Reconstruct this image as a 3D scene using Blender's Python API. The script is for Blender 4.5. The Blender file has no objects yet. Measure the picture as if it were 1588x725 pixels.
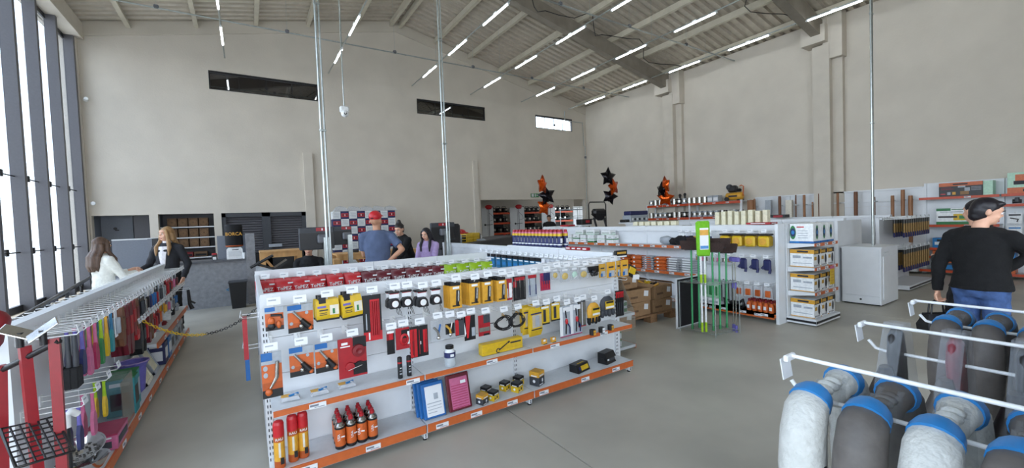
import bpy, bmesh, math, random
from mathutils import Vector, Matrix
random.seed(7)
SC = bpy.context.scene
COL = SC.collection
R = math.radians

# ---------------------------------------------------------------- camera
FPX, YAW, PITCH, ROLL, PCX, PCY, CAMH = 640.0, R(32.73), R(-1.88), R(-2.16), 794.0, 362.5, 1.6
_cy, _sy = math.cos(YAW), math.sin(YAW)
_f = Vector((_sy*math.cos(PITCH), _cy*math.cos(PITCH), math.sin(PITCH)))
_r = Vector((_cy, -_sy, 0)); _u = _r.cross(_f)
CR = _r*math.cos(ROLL) + _u*math.sin(ROLL)
CU = -_r*math.sin(ROLL) + _u*math.cos(ROLL)
CP = Vector((0, 0, CAMH))
cam = bpy.data.cameras.new('camera'); camo = bpy.data.objects.new('camera', cam); COL.objects.link(camo)
camo.matrix_world = Matrix(((CR.x, CU.x, -_f.x, 0), (CR.y, CU.y, -_f.y, 0), (CR.z, CU.z, -_f.z, CAMH), (0, 0, 0, 1)))
cam.sensor_fit = 'HORIZONTAL'; cam.sensor_width = 36; cam.lens = FPX/1588*36; cam.clip_start = .02; cam.clip_end = 300
SC.camera = camo

# ---------------------------------------------------------------- sky, sun, exposure
SC.view_settings.view_transform = 'Standard'; SC.view_settings.look = 'None'
SC.view_settings.gamma = 1; SC.view_settings.exposure = 0.14
W = bpy.data.worlds.new('sky'); SC.world = W; W.use_nodes = True
wn = W.node_tree.nodes; wl = W.node_tree.links; bg = wn['Background']
tc = wn.new('ShaderNodeTexCoord'); sx = wn.new('ShaderNodeSeparateXYZ'); rp = wn.new('ShaderNodeValToRGB')
rp.color_ramp.elements[0].position = .0; rp.color_ramp.elements[0].color = (.86, .93, 1.0, 1)
rp.color_ramp.elements[1].position = .7; rp.color_ramp.elements[1].color = (.62, .77, 1.0, 1)
wl.new(tc.outputs['Generated'], sx.inputs[0]); wl.new(sx.outputs[2], rp.inputs[0]); wl.new(rp.outputs[0], bg.inputs[0])
bg.inputs[1].default_value = 5.0
sun = bpy.data.lights.new('sun', 'SUN'); suno = bpy.data.objects.new('sun', sun); COL.objects.link(suno)
sun.energy = 6.0; sun.angle = R(.6); sun.color = (1, .95, .86)
SUND = Vector((.62, -.72, -1.75)).normalized()          # direction the light travels
suno.rotation_euler = SUND.to_track_quat('-Z', 'Y').to_euler(); suno.location = (-8, 10, 12)
TUBE = 14.0                                                # emission of the lamp tubes
def portal(name, loc, rot, sx_, sy_):                    # daylight openings: world light portals
    l = bpy.data.lights.new(name, 'AREA'); l.shape = 'RECTANGLE'; l.size = sx_; l.size_y = sy_
    l.cycles.is_portal = True
    o = bpy.data.objects.new(name, l); COL.objects.link(o); o.location = loc; o.rotation_euler = rot
portal('daylight_left', (-3.75, 5.5, 3.4), (0, R(-90), 0), 6.4, 18)
portal('daylight_front', (1.0, -3.6, 2.1), (R(90), 0, 0), 8.4, 4.2)

# ---------------------------------------------------------------- helpers
def ray(px, py): return (_f + CR*((px-PCX)/FPX) - CU*((py-PCY)/FPX))
def on_z(px, py, z=0): d = ray(px, py); return CP + d*((z-CAMH)/d.z)
def on_x(px, py, x): d = ray(px, py); return CP + d*(x/d.x)
def on_y(px, py, y): d = ray(px, py); return CP + d*(y/d.y)

def lin(h):
    h = h.lstrip('#'); c = [int(h[i:i+2], 16)/255 for i in (0, 2, 4)]
    return [x/12.92 if x <= .04045 else ((x+.055)/1.055)**2.4 for x in c]
MATS = {}
def mat(name, col, rough=.5, metal=0., var=.06, scale=30., bump=0., bscale=80., emit=0., alpha=1., trans=0., coat=0., dark=None, stretch=None, spec=None):
    m = bpy.data.materials.new(name); m.use_nodes = True; n = m.node_tree.nodes; l = m.node_tree.links
    b = n['Principled BSDF']; c = lin(col); d = lin(dark) if dark else [x*(1-var*2.2) for x in c]; e = [min(1, x*(1+var)) for x in c]
    t = n.new('ShaderNodeTexCoord'); mp = n.new('ShaderNodeMapping'); nz = n.new('ShaderNodeTexNoise'); r = n.new('ShaderNodeValToRGB')
    l.new(t.outputs['Object'], mp.inputs[0]); l.new(mp.outputs[0], nz.inputs['Vector'])
    if stretch: mp.inputs['Scale'].default_value = stretch
    nz.inputs['Scale'].default_value = scale; nz.inputs['Detail'].default_value = 4
    r.color_ramp.elements[0].position = .3; r.color_ramp.elements[0].color = (*d, 1)
    r.color_ramp.elements[1].position = .7; r.color_ramp.elements[1].color = (*e, 1)
    l.new(nz.outputs['Fac'], r.inputs[0]); l.new(r.outputs[0], b.inputs['Base Color'])
    b.inputs['Roughness'].default_value = rough; b.inputs['Metallic'].default_value = metal
    if spec is not None: b.inputs['Specular IOR Level'].default_value = spec
    if coat: b.inputs['Coat Weight'].default_value = coat
    if trans: b.inputs['Transmission Weight'].default_value = trans
    if bump:
        n2 = n.new('ShaderNodeTexNoise'); n2.inputs['Scale'].default_value = bscale; bp = n.new('ShaderNodeBump')
        bp.inputs['Strength'].default_value = bump; bp.inputs['Distance'].default_value = .01
        l.new(mp.outputs[0], n2.inputs['Vector']); l.new(n2.outputs['Fac'], bp.inputs['Height']); l.new(bp.outputs[0], b.inputs['Normal'])
    if emit:
        b.inputs['Emission Color'].default_value = (*c, 1); b.inputs['Emission Strength'].default_value = emit
    if alpha < 1: b.inputs['Alpha'].default_value = alpha
    MATS[name] = m; return m
def film(name, col=(1, 1, 1), gloss=.12, rough=.08, tint=None):       # thin clear plastic or glass
    m = bpy.data.materials.new(name); m.use_nodes = True; n = m.node_tree.nodes; l = m.node_tree.links
    n.remove(n['Principled BSDF']); tr = n.new('ShaderNodeBsdfTransparent'); gl = n.new('ShaderNodeBsdfGlossy'); mx = n.new('ShaderNodeMixShader')
    fr = n.new('ShaderNodeLayerWeight'); fr.inputs[0].default_value = .35; mu = n.new('ShaderNodeMath'); mu.operation = 'MULTIPLY_ADD'
    mu.inputs[1].default_value = .6; mu.inputs[2].default_value = gloss; mu.use_clamp = True
    nz = n.new('ShaderNodeTexNoise'); nz.inputs['Scale'].default_value = 60; bp = n.new('ShaderNodeBump'); bp.inputs['Strength'].default_value = .15 if rough > .05 else 0
    l.new(nz.outputs['Fac'], bp.inputs['Height']); l.new(bp.outputs[0], gl.inputs['Normal'])
    tr.inputs[0].default_value = (*col, 1); gl.inputs['Roughness'].default_value = rough
    l.new(fr.outputs['Facing'], mu.inputs[0]); l.new(mu.outputs[0], mx.inputs[0]); l.new(tr.outputs[0], mx.inputs[1]); l.new(gl.outputs[0], mx.inputs[2])
    l.new(mx.outputs[0], n['Material Output'].inputs[0]); MATS[name] = m; return m

class MB:
    def __init__(s): s.v = []; s.f = []; s.m = []; s.sm = []
    def add(s, vs, fs, m, smooth=False):
        o = len(s.v); s.v += [Vector(v) for v in vs]
        for f in fs: s.f.append([i+o for i in f]); s.m.append(m); s.sm.append(smooth)
        return s
    def box(s, c, d, m, rot=None):
        c = Vector(c); x, y, z = d[0]/2, d[1]/2, d[2]/2
        vs = [Vector(p) for p in ((-x,-y,-z),(x,-y,-z),(x,y,-z),(-x,y,-z),(-x,-y,z),(x,-y,z),(x,y,z),(-x,y,z))]
        if rot is not None: vs = [rot @ v for v in vs]
        return s.add([c+v for v in vs], [(0,3,2,1),(4,5,6,7),(0,1,5,4),(1,2,6,5),(2,3,7,6),(3,0,4,7)], m)
    def bx(s, x0, x1, y0, y1, z0, z1, m): return s.box(((x0+x1)/2,(y0+y1)/2,(z0+z1)/2), (abs(x1-x0),abs(y1-y0),abs(z1-z0)), m)
    def hull(s, pts, m, smooth=False):
        b = bmesh.new()
        for p in pts: b.verts.new(p)
        bmesh.ops.convex_hull(b, input=b.verts); b.verts.ensure_lookup_table()
        b.verts.index_update()
        s.add([v.co.copy() for v in b.verts], [[v.index for v in f.verts] for f in b.faces], m, smooth); b.free(); return s
    def rbox(s, c, d, b, m, rot=None):                   # chamfered box
        c = Vector(c); h = [d[0]/2, d[1]/2, d[2]/2]; ps = []
        for sx in (-1,1):
            for sy in (-1,1):
                for sz in (-1,1):
                    for k in range(3):
                        p = Vector((sx*(h[0]-(b if k else 0)), sy*(h[1]-(b if k != 1 else 0)), sz*(h[2]-(b if k != 2 else 0))))
                        p = Vector((sx*(h[0]-(0 if k == 0 else b)), sy*(h[1]-(0 if k == 1 else b)), sz*(h[2]-(0 if k == 2 else b))))
                        ps.append(c + (rot @ p if rot is not None else p))
        return s.hull(ps, m)
    def tube(s, pts, r, m, n=8, closed=False, smooth=True):
        pts = [Vector(p) for p in pts]; N = len(pts); rs = r if isinstance(r, (list, tuple)) else [r]*N
        up = Vector((0, 0, 1)); vs = []; pv = None
        for i, p in enumerate(pts):
            a = pts[(i-1) % N] if (i or closed) else p; b = pts[(i+1) % N] if (i < N-1 or closed) else p
            t = (b-a).normalized() if (b-a).length > 1e-9 else Vector((0,0,1))
            if pv is None:
                x = t.cross(up if abs(t.z) < .9 else Vector((1,0,0))).normalized()
            else:
                x = pv - t*pv.dot(t); x = x.normalized() if x.length > 1e-6 else t.cross(up).normalized()
            pv = x; y = t.cross(x)
            for k in range(n):
                q = 2*math.pi*k/n; vs.append(p + (x*math.cos(q) + y*math.sin(q))*rs[i])
        fs = []
        for i in range(N if closed else N-1):
            j = (i+1) % N
            for k in range(n): fs.append((i*n+k, i*n+(k+1) % n, j*n+(k+1) % n, j*n+k))
        s.add(vs, fs, m, smooth)
        if not closed: s.add(vs[:n], [tuple(range(n-1,-1,-1))], m); s.add(vs[-n:], [tuple(range(n))], m)
        return s
    def cyl(s, a, b, r, m, n=12): return s.tube([a, b], r, m, n)
    def lathe(s, c, prof, m, n=16, axis='z'):            # prof [(r, z, material?)]
        c = Vector(c); vs = []
        for q in prof:
            for k in range(n):
                a = 2*math.pi*k/n; p = (q[0]*math.cos(a), q[0]*math.sin(a), q[1])
                if axis == 'y': p = (p[0], p[2], p[1])
                if axis == 'x': p = (p[2], p[0], p[1])
                vs.append(c+Vector(p))
        for i in range(len(prof)-1):
            mm = prof[i][2] if len(prof[i]) > 2 else m
            fs = []
            for k in range(n):
                f = (k, (k+1) % n, n+(k+1) % n, n+k); fs.append(f[::-1] if axis == 'y' else f)
            s.add(vs[i*n:(i+2)*n], fs, mm, True)
        return s
    def ball(s, c, r, m, nu=12, nv=8, rot=None):
        c = Vector(c); r = (r, r, r) if isinstance(r, (int, float)) else r; vs = []
        P = [(0,0,-1)] + [(math.sin(math.pi*j/nv)*math.cos(2*math.pi*i/nu), math.sin(math.pi*j/nv)*math.sin(2*math.pi*i/nu), -math.cos(math.pi*j/nv)) for j in range(1, nv) for i in range(nu)] + [(0,0,1)]
        for p in P:
            q = Vector((p[0]*r[0], p[1]*r[1], p[2]*r[2])); vs.append(c + (rot @ q if rot is not None else q))
        fs = [(0, 1+(i+1) % nu, 1+i) for i in range(nu)]
        for j in range(nv-2):
            for i in range(nu): a = 1+j*nu; fs.append((a+i, a+(i+1) % nu, a+nu+(i+1) % nu, a+nu+i))
        L = len(vs)-1; a = 1+(nv-2)*nu
        fs += [(a+i, a+(i+1) % nu, L) for i in range(nu)]
        return s.add(vs, fs, m, True)
    def prism(s, poly, t, m, M=None, mside=None):        # polygon in xy extruded 0..t along z, then transformed
        n = len(poly); vs = [Vector((p[0], p[1], 0)) for p in poly] + [Vector((p[0], p[1], t)) for p in poly]
        if M is not None: vs = [M @ v for v in vs]
        s.add(vs, [tuple(range(n-1,-1,-1)), tuple(range(n, 2*n))], m)
        s.add(vs, [(i, (i+1) % n, n+(i+1) % n, n+i) for i in range(n)], mside or m); return s
    def loft(s, rings, m, n=16, smooth=True, cap=True):  # rings (centre, rx, ry) elliptical, in horizontal planes
        vs = []
        for c, rx, ry in rings:
            for k in range(n): a = 2*math.pi*k/n; vs.append(Vector(c) + Vector((rx*math.cos(a), ry*math.sin(a), 0)))
        fs = [(i*n+k, i*n+(k+1) % n, (i+1)*n+(k+1) % n, (i+1)*n+k) for i in range(len(rings)-1) for k in range(n)]
        s.add(vs, fs, m, smooth)
        if cap: s.add(vs[:n], [tuple(range(n-1,-1,-1))], m, smooth); s.add(vs[-n:], [tuple(range(n))], m, smooth)
        return s
    def face(s, pts, m): return s.add(pts, [tuple(range(len(pts)))], m)
    def mesh(s, name, off=None):
        me = bpy.data.meshes.new(name); vs = [v - off for v in s.v] if off is not None else s.v
        me.from_pydata([tuple(v) for v in vs], [], s.f)
        names = []
        for x in s.m:
            if x not in names: names.append(x)
        for x in names: me.materials.append(MATS[x])
        ix = {x: i for i, x in enumerate(names)}
        me.polygons.foreach_set('material_index', [ix[x] for x in s.m]); me.polygons.foreach_set('use_smooth', s.sm); me.update(); return me
    def part(s, name, parent, world=True):               # a part: a child mesh of a thing or of a part
        off = None
        if world:
            p = parent
            while p.parent: p = p.parent
            off = p.location.copy()
        o = bpy.data.objects.new(name, s.mesh(name, off)); COL.objects.link(o); o.parent = parent; return o
    def solo(s, name, label, cat, group=None, kind=None): # a thing that is one mesh, origin at its base
        xs = [v.x for v in s.v]; ys = [v.y for v in s.v]; zs = [v.z for v in s.v]
        off = Vector(((min(xs)+max(xs))/2, (min(ys)+max(ys))/2, min(zs)))
        o = bpy.data.objects.new(name, s.mesh(name, off)); COL.objects.link(o); o.location = off
        return tag(o, label, cat, group, kind)
    def struct(s, name, parent=None):
        if parent: return s.part(name, parent)
        o = bpy.data.objects.new(name, s.mesh(name)); COL.objects.link(o); o['kind'] = 'structure'; return o
def tag(o, label, cat, group=None, kind=None):
    if label: o['label'] = label
    if cat: o['category'] = cat
    if group: o['group'] = group
    if kind: o['kind'] = kind
    return o
def thing(name, label, cat, loc=(0,0,0), rz=0., group=None):
    o = bpy.data.objects.new(name, None); COL.objects.link(o); o.location = loc; o.rotation_euler = (0, 0, rz)
    o.empty_display_size = .05; return tag(o, label, cat, group)
KIDS = {}
def kids(o): return [c for c in bpy.data.objects if c.parent == o]
def protokids(o):
    if o.name not in KIDS: KIDS[o.name] = [(c, kids(c)) for c in kids(o)]
    return KIDS[o.name]
def dup(root, loc, label, rz=None, rot=None, group=None, scale=None):
    ks = protokids(root); r = root.copy(); COL.objects.link(r); r.location = loc; r['label'] = label
    if rz is not None: r.rotation_euler = (0, 0, rz)
    if rot is not None: r.rotation_euler = rot
    if scale is not None: r.scale = scale
    if group: r['group'] = group
    for c, gs in ks:
        d = c.copy(); COL.objects.link(d); d.parent = r
        for g in gs: e = g.copy(); COL.objects.link(e); e.parent = d
    return r
def piece(src, parent, loc=(0,0,0), rot=None):           # a copy of a single part
    c = src.copy(); COL.objects.link(c); c.parent = parent; c.location = loc
    if rot is not None: c.rotation_euler = rot
    return c
ORD = 'first second third fourth fifth sixth seventh eighth ninth tenth eleventh twelfth thirteenth fourteenth fifteenth sixteenth seventeenth eighteenth nineteenth twentieth'.split()
def nth(i):
    if i < 20: return ORD[i]
    t = ['', '', 'twenty', 'thirty', 'forty', 'fifty', 'sixty'][(i+1)//10]; u = (i+1) % 10
    return (t + '-' + ORD[u-1]) if u else t[:-1] + 'ieth'
TXT = {}
def lettering(s, size, m, parent, loc, rot=(R(90), 0, 0), name='lettering', ext=.0006, align='CENTER', sx=1.):
    k = (s, size, m, align, sx)
    if k not in TXT:
        cu = bpy.data.curves.new('lettering', 'FONT'); cu.body = s; cu.size = size; cu.align_x = align; cu.align_y = 'CENTER'; cu.extrude = ext; cu.resolution_u = 2; cu.offset = size*.012
        t = bpy.data.objects.new('t', cu); COL.objects.link(t); bpy.context.view_layer.update()
        me = bpy.data.meshes.new_from_object(t.evaluated_get(bpy.context.evaluated_depsgraph_get())); bpy.data.objects.remove(t)
        me.materials.clear(); me.materials.append(MATS[m])
        for v in me.vertices: v.co.x *= sx
        TXT[k] = me
    o = bpy.data.objects.new(name, TXT[k]); COL.objects.link(o); o.parent = parent
    p = parent; off = Vector((0,0,0))
    while p.parent: p = p.parent
    o.location = Vector(loc) - (p.location if p.rotation_euler.z == 0 else off); o.rotation_euler = rot; return o
# ---------------------------------------------------------------- materials
mat('plaster', 'd6cec1', .9, var=.03, scale=1.3, bump=.25, bscale=26)
mat('plaster_band', 'cfc7b9', .9, var=.03, scale=1.3, bump=.25, bscale=26)
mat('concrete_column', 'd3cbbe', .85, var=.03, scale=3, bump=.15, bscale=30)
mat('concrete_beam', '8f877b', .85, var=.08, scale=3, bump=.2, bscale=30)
mat('roof_metal', 'c4bcae', .45, .35, var=.05, scale=6)
mat('purlin_metal', 'c9c2b0', .5, .1, var=.04, scale=5)
mat('floor_concrete', 'bab6a9', .42, var=.05, scale=1.1, bump=.04, bscale=12, dark='a5a196')
mat('joint', '55534e', .9)
mat('fin_grey', '605f63', .5, var=.03)
mat('black_frame', '1e1e22', .45)
mat('grey_panel', '7d828c', .6, var=.03)
mat('slate', '8b8d92', .6, var=.1, scale=14, bump=.1, bscale=40)
mat('slate_dark', '55575c', .45, var=.08, scale=14)
mat('white_paint', 'e0e3e6', .35, var=.015, scale=8)
mat('white_matte', 'd6d9db', .6, var=.02)
mat('slot', '3b3d42', .8)
mat('orange_strip', 'c9652f', .4, var=.04)
mat('orange_deep', 'c64a22', .4, var=.05)
mat('label_white', 'e6e8ea', .5, var=.01)
mat('ink', '2a2b33', .6); mat('label_text', '7d818c', .6); mat('bronze', '8f7040', .4, .3)
mat('galv', 'b9c0bf', .28, .8, var=.08, scale=14)
mat('chrome', 'd8d8d8', .12, 1.)
mat('steel', 'b4b2ac', .25, 1., var=.08)
mat('dark_steel', '4d4c4a', .4, .7)
mat('black_plastic', '17171a', .4, var=.1)
mat('black_soft', '131316', .85, var=.12, bump=.3, bscale=60)
mat('grey_plastic', '6b6d72', .5)
mat('dark_grey', '3c3f45', .5)
mat('dusk_glass', '6d6a70', .12, var=.02)
mat('red', 'a81c26', .4); mat('bright_red', 'c2222a', .35); mat('stand_red', '8f1620', .35); mat('maroon', '641422', .35); mat('dark_red', '7d1820', .45)
mat('yellow', 'd9b322', .4); mat('amber', 'dba233', .45); mat('mustard', 'c99b3a', .5)
mat('lime', '9cc21c', .35); mat('green', '2f7d46', .45); mat('light_green', '9fcfa8', .5); mat('mint', 'bfe3cc', .5)
mat('blue', '1d64a8', .4); mat('navy', '23295c', .45); mat('sky_blue', '2c7fc0', .35); mat('cyan_blue', '2a6f96', .4); mat('teal', '2d8c93', .45); mat('lilac', 'ab95bf', .85, bump=.3, bscale=40); mat('purple', '6c64b0', .5)
mat('pink', 'c9688f', .4); mat('magenta', 'a82a54', .4); mat('orange', 'cc632a', .4); mat('dark_orange', 'b5541f', .45)
mat('white_plastic', 'eef0f0', .35); mat('off_white', 'e3ddcd', .5); mat('cream', 'e2dcc0', .55)
mat('grey_card', 'a9b0b8', .5); mat('card_blue', '2c6aa6', .4)
mat('wood_pine', 'd2a268', .55, var=.1, scale=10, stretch=(1, 1, .15)); mat('wood_handle', '9a6a46', .5, var=.14, scale=30, stretch=(1, 1, .08)); mat('wood_dark', '754a30', .55, var=.14, scale=30, stretch=(1, 1, .08)); mat('pallet_wood', '8f6d4c', .8, var=.15, scale=20)
mat('cardboard', '9b7a58', .8, var=.06, scale=20); mat('cardboard_dark', '6d533c', .8, var=.08)
mat('skin', 'd9a78c', .55, var=.04, scale=20); mat('skin_tan', 'c08d6f', .55, var=.04, scale=20); mat('lips', 'b5645e', .5); mat('eye_white', 'ece8e4', .3); mat('eye_dark', '1d1512', .25)
mat('hair_black', '17131a', .45, var=.2, scale=60, stretch=(1, 1, .1)); mat('hair_brown', '5a4334', .5, var=.2, scale=60, stretch=(1, 1, .1)); mat('hair_blonde', 'a57f52', .5, var=.22, scale=50, stretch=(1, 1, .1)); mat('hair_dark', '221b1a', .5, var=.2, scale=60)
mat('denim', '3f5b8c', .85, var=.16, scale=14, bump=.25, bscale=90, dark='2c4168'); mat('shirt_blue', '55627f', .9, var=.07, scale=9, bump=.3, bscale=30)
mat('wool_white', 'e7e6dd', .95, var=.05, bump=.5, bscale=120); mat('blazer', '24252b', .8, var=.1, bump=.2, bscale=50); mat('shirt_white', 'e6e2e4', .8); mat('knit_black', '0b0b0d', .95, var=.15, bump=.4, bscale=100)
mat('eva_white', 'c3c4bf', .55, bump=.5, bscale=70, var=.05); mat('eva_grey', '5f5a56', .55, bump=.2, bscale=40, var=.08); mat('sole_black', '1a1718', .35, var=.15); mat('sole_red', '84343f', .4, var=.15)
mat('brush_dark', '3a2a26', .9, bump=1., bscale=120); mat('handle_green', '3f9a62', .4); mat('mop_green', '78c02a', .95, bump=1., bscale=90)
mat('foil_orange', 'e05a16', .14, .75); mat('foil_black', '17141a', .12, .6)
mat('plastic_bag', 'c8ccd0', .15, alpha=.3); mat('bag_white', 'dcdfe3', .3, alpha=.45); mat('bag_clear', 'ccd2d8', .12, alpha=.2); mat('crystal', 'dfe9ee', .1, alpha=.35)
mat('tube_light', 'f4fbff', .5, emit=TUBE)
mat('hedge', '55803a', .9, var=.3, scale=3, bump=1.); mat('asphalt', 'b9b7b2', .9, var=.06, scale=.6); mat('pavement', 'd8d4cc', .9, var=.04); mat('car_paint', '4a525e', .25, .3); mat('car_glass', '1a2026', .1); mat('tyre', '17171a', .8)
film('window_glass', (.96, .98, 1), .03, .02); film('acrylic', (.93, .95, .96), .1, .06); film('mirror_glass', (.5, .5, .53), .16, .03)

# ---------------------------------------------------------------- room shell
XL, XR, YB, YF = -3.3, 13.6, 14.43, -3.5
EL, ER, XRI, ZRI = 6.9, 6.76, 4.72, 8.7
def zr(x): return EL + (ZRI-EL)*(x-XL)/(XRI-XL) if x < XRI else ZRI + (ER-ZRI)*(x-XRI)/(XR-XRI)
# floor: concrete slabs with saw-cut joints
b = MB(); b.bx(XL-.4, XR+.3, YF, YB+3.6, -.3, -.012, 'joint'); fl = b.struct('floor')
xs = [XL-.4, 1.786, 7.75, XR+.3]; ys = [YF, -1.2, 9.3, YB, YB+3.6]
for i in range(3):
    for j in range(4):
        b = MB(); g = .005; b.bx(xs[i]+g, xs[i+1]-g, ys[j]+g, ys[j+1]-g, -.012, 0, 'floor_concrete'); b.part('floor_slab', fl)
# back wall, built around its openings
def wall_back():
    t = .2; b = MB(); y0, y1 = YB, YB+t
    ops = [(-3.25, -2.15, 0, 2.11), (-1.97, -.76, 0, 2.12), (-.58, 1.6, 0, 2.12), (7.86, 13.42, 0, 2.46)]
    wins = [(-.68, 2.12, 5.62, 6.14), (5.4, 8.2, 5.59, 6.12), (10.69, 12.75, 5.55, 6.1)]
    cuts = sorted(set([XL-.4, XR+.3, XRI] + [v for o in ops+wins for v in o[:2]]))
    for a, c in zip(cuts[:-1], cuts[1:]):
        mid = (a+c)/2; zs = [0]
        for o in ops+wins:
            if o[0] < mid < o[1]: zs += [o[2], o[3]]
        zs.sort(); zs = zs if len(zs) % 2 else zs
        segs = []; z = 0
        for o in sorted([o for o in ops+wins if o[0] < mid < o[1]], key=lambda o: o[2]):
            if o[2] > z: segs.append((z, o[2]))
            z = o[3]
        for s0, s1 in segs: b.bx(a, c, y0, y1, s0, s1, 'plaster')
        za, zc = zr(max(a, XL))+.02, zr(min(c, XR))+.02
        b.add([(a,y0,z),(c,y0,z),(c,y1,z),(a,y1,z),(a,y0,za),(c,y0,zc),(c,y1,zc),(a,y1,za)], [(0,3,2,1),(4,5,6,7),(0,1,5,4),(1,2,6,5),(2,3,7,6),(3,0,4,7)], 'plaster')
    return b.struct('wall_back'), wins
wb, wins = wall_back()
b = MB()                                                  # proud ring beam following the gable
n = 40
for i in range(n):
    a = XL+(XR-XL)*i/n; c = XL+(XR-XL)*(i+1)/n; da = .36+.03*math.sin(i*1.7); 
    za, zc = zr(a), zr(c)
    b.add([(a,YB-.035,za-.36),(c,YB-.035,zc-.36),(c,YB,zc-.36),(a,YB,za-.36),(a,YB-.035,za),(c,YB-.035,zc),(c,YB,zc),(a,YB,za)], [(0,3,2,1),(4,5,6,7),(0,1,5,4),(1,2,6,5),(2,3,7,6),(3,0,4,7)], 'plaster_band')
b.part('ring_beam', wb)
for x0, x1, zt in ((1.6, 1.86, 3.96), (7.55, 7.74, 3.97)):
    b = MB(); b.bx(x0, x1, YB-.09, YB, 0, zt, 'concrete_column'); b.part('pilaster', wb)
# high windows of the back wall
for i, (x0, x1, z0, z1) in enumerate(wins):
    w = MB(); w.bx(x0, x1, YB-.02, YB+.08, z1-.06, z1, 'black_frame'); w.bx(x0, x0+.025, YB-.01, YB+.08, z0, z1, 'black_frame'); w.bx(x1-.025, x1, YB-.01, YB+.08, z0, z1, 'black_frame'); w.bx(x0, x1, YB-.01, YB+.08, z0, z0+.02, 'black_frame')
    wo = w.struct('window_%d' % (i+2))
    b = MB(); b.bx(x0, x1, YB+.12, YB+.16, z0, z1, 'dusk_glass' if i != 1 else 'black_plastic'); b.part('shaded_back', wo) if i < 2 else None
    for k in range(4):
        a = x0+.025+(x1-x0-.05)*k/4; c = x0+.025+(x1-x0-.05)*(k+1)/4
        b = MB(); b.bx(a+.006, c-.006, YB+.03, YB+.038, z0+.02, z1-.06, 'mirror_glass' if i < 2 else 'window_glass'); b.part('pane', wo)
        if k: b = MB(); b.bx(a-.008, a+.008, YB+.02, YB+.045, z0, z1, 'black_frame'); b.part('mullion', wo)
    if i != 1: xm = (x0+x1)/2; b = MB(); b.lathe((xm, YB-.005, z0+.2), [(0,-.02),(.05,-.02),(.05,.02),(0,.02)], 'black_plastic', axis='y'); b.part('latch', wo)
# right wall
b = MB(); b.bx(XR, XR+.25, YF, YB+.2, 0, ER, 'plaster'); b.struct('wall_right')
for y0, y1, k in ((9.2, 9.95, 0), (4.42, 5.1, 1)):
    b = MB(); ym = (y0+y1)/2
    b.bx(XR-.32, XR, ym-.05, y1, 0, 6.0, 'concrete_column'); b.bx(XR-.14, XR, ym-.28, ym-.05, 0, 5.7, 'concrete_column')
    b.bx(XR-.3, XR, ym-.33, ym+.1, 5.6, ER+.05, 'concrete_column'); b.bx(XR-.5, XR, ym-.02, y1+.2, 6.05, 6.5, 'concrete_column'); b.bx(XR-.34, XR, ym+.0, y1+.02, 6.4, ER+.1, 'concrete_column')
    b.struct('trim_%d' % (k+1))
# rest of the shell (left piers, front piers)
b = MB(); b.bx(XL-.32, XL+.14, YF, YB, 6.48, 6.88, 'concrete_column'); b.struct('trim_3')
b = MB(); b.bx(XL-.4, XL-.3, YF, YB, 6.48, 7.1, 'plaster'); b.bx(XL-.4, XL, YF, YB, 0, .3, 'plaster'); b.bx(XL-.3, XL+.02, 14.34, YB, 0, 6.6, 'plaster')
b.struct('wall_left')
b = MB(); n = 16
for i in range(n):
    a = XL-.4+(XR+.6-XL)*i/n; c = XL-.4+(XR+.6-XL)*(i+1)/n
    za, zc = zr(min(max(a, XL), XR)), zr(min(max(c, XL), XR))
    b.add([(a,YF-.2,4.0),(c,YF-.2,4.0),(c,YF,4.0),(a,YF,4.0),(a,YF-.2,za),(c,YF-.2,zc),(c,YF,zc),(a,YF,za)], [(0,3,2,1),(4,5,6,7),(0,1,5,4),(1,2,6,5),(2,3,7,6),(3,0,4,7)], 'plaster')
for x in (-3.4, 0.9): b.bx(x-.15, x+.15, YF-.2, YF, 0, 4.0, 'plaster')
b.bx(5.2, XR+.25, YF-.2, YF, 0, 4.0, 'plaster')  # unseen front wall; right part closed and opening sized to tune the daylight
b.struct('wall_front')
# left window wall: deep grey fins with glass between
FY = [14.2, 13.1, 12.02, 11.0, 9.95] + [9.95-1.05*i for i in range(1, 13)]
for k, y in enumerate(FY):
    b = MB(); b.bx(XL-.18, XL, y, y+.1, .3, 6.48, 'fin_grey'); fin = b.struct('trim_%d' % (k+4))
w = MB(); w.bx(XL-.2, XL-.14, FY[-1], 14.3, .3, .42, 'black_frame'); w.bx(XL-.2, XL-.16, FY[-1], 14.3, 6.38, 6.48, 'black_frame'); win1 = w.struct('window_1')
for k in range(len(FY)-1):
    y0, y1 = FY[k+1]+.1, FY[k]
    b = MB(); b.bx(XL-.17, XL-.162, y0, y1, .4, 6.4, 'window_glass'); b.part('pane', win1)
    for z in (1.36, 2.72):
        b = MB(); b.tube([(XL-.13, y0, z), (XL-.13, y1, z)], .012, 'black_plastic', 6); b.tube([(XL-.13, y0, z+.05), (XL-.13, (y0+y1)/2, z+.05)], .008, 'black_plastic', 6); b.part('tie_rod', win1)
        b = MB(); b.rbox((XL-.13, (y0+y1)/2, z+.01), (.04, .07, .12), .01, 'black_plastic'); b.part('glass_clamp', win1)
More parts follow.
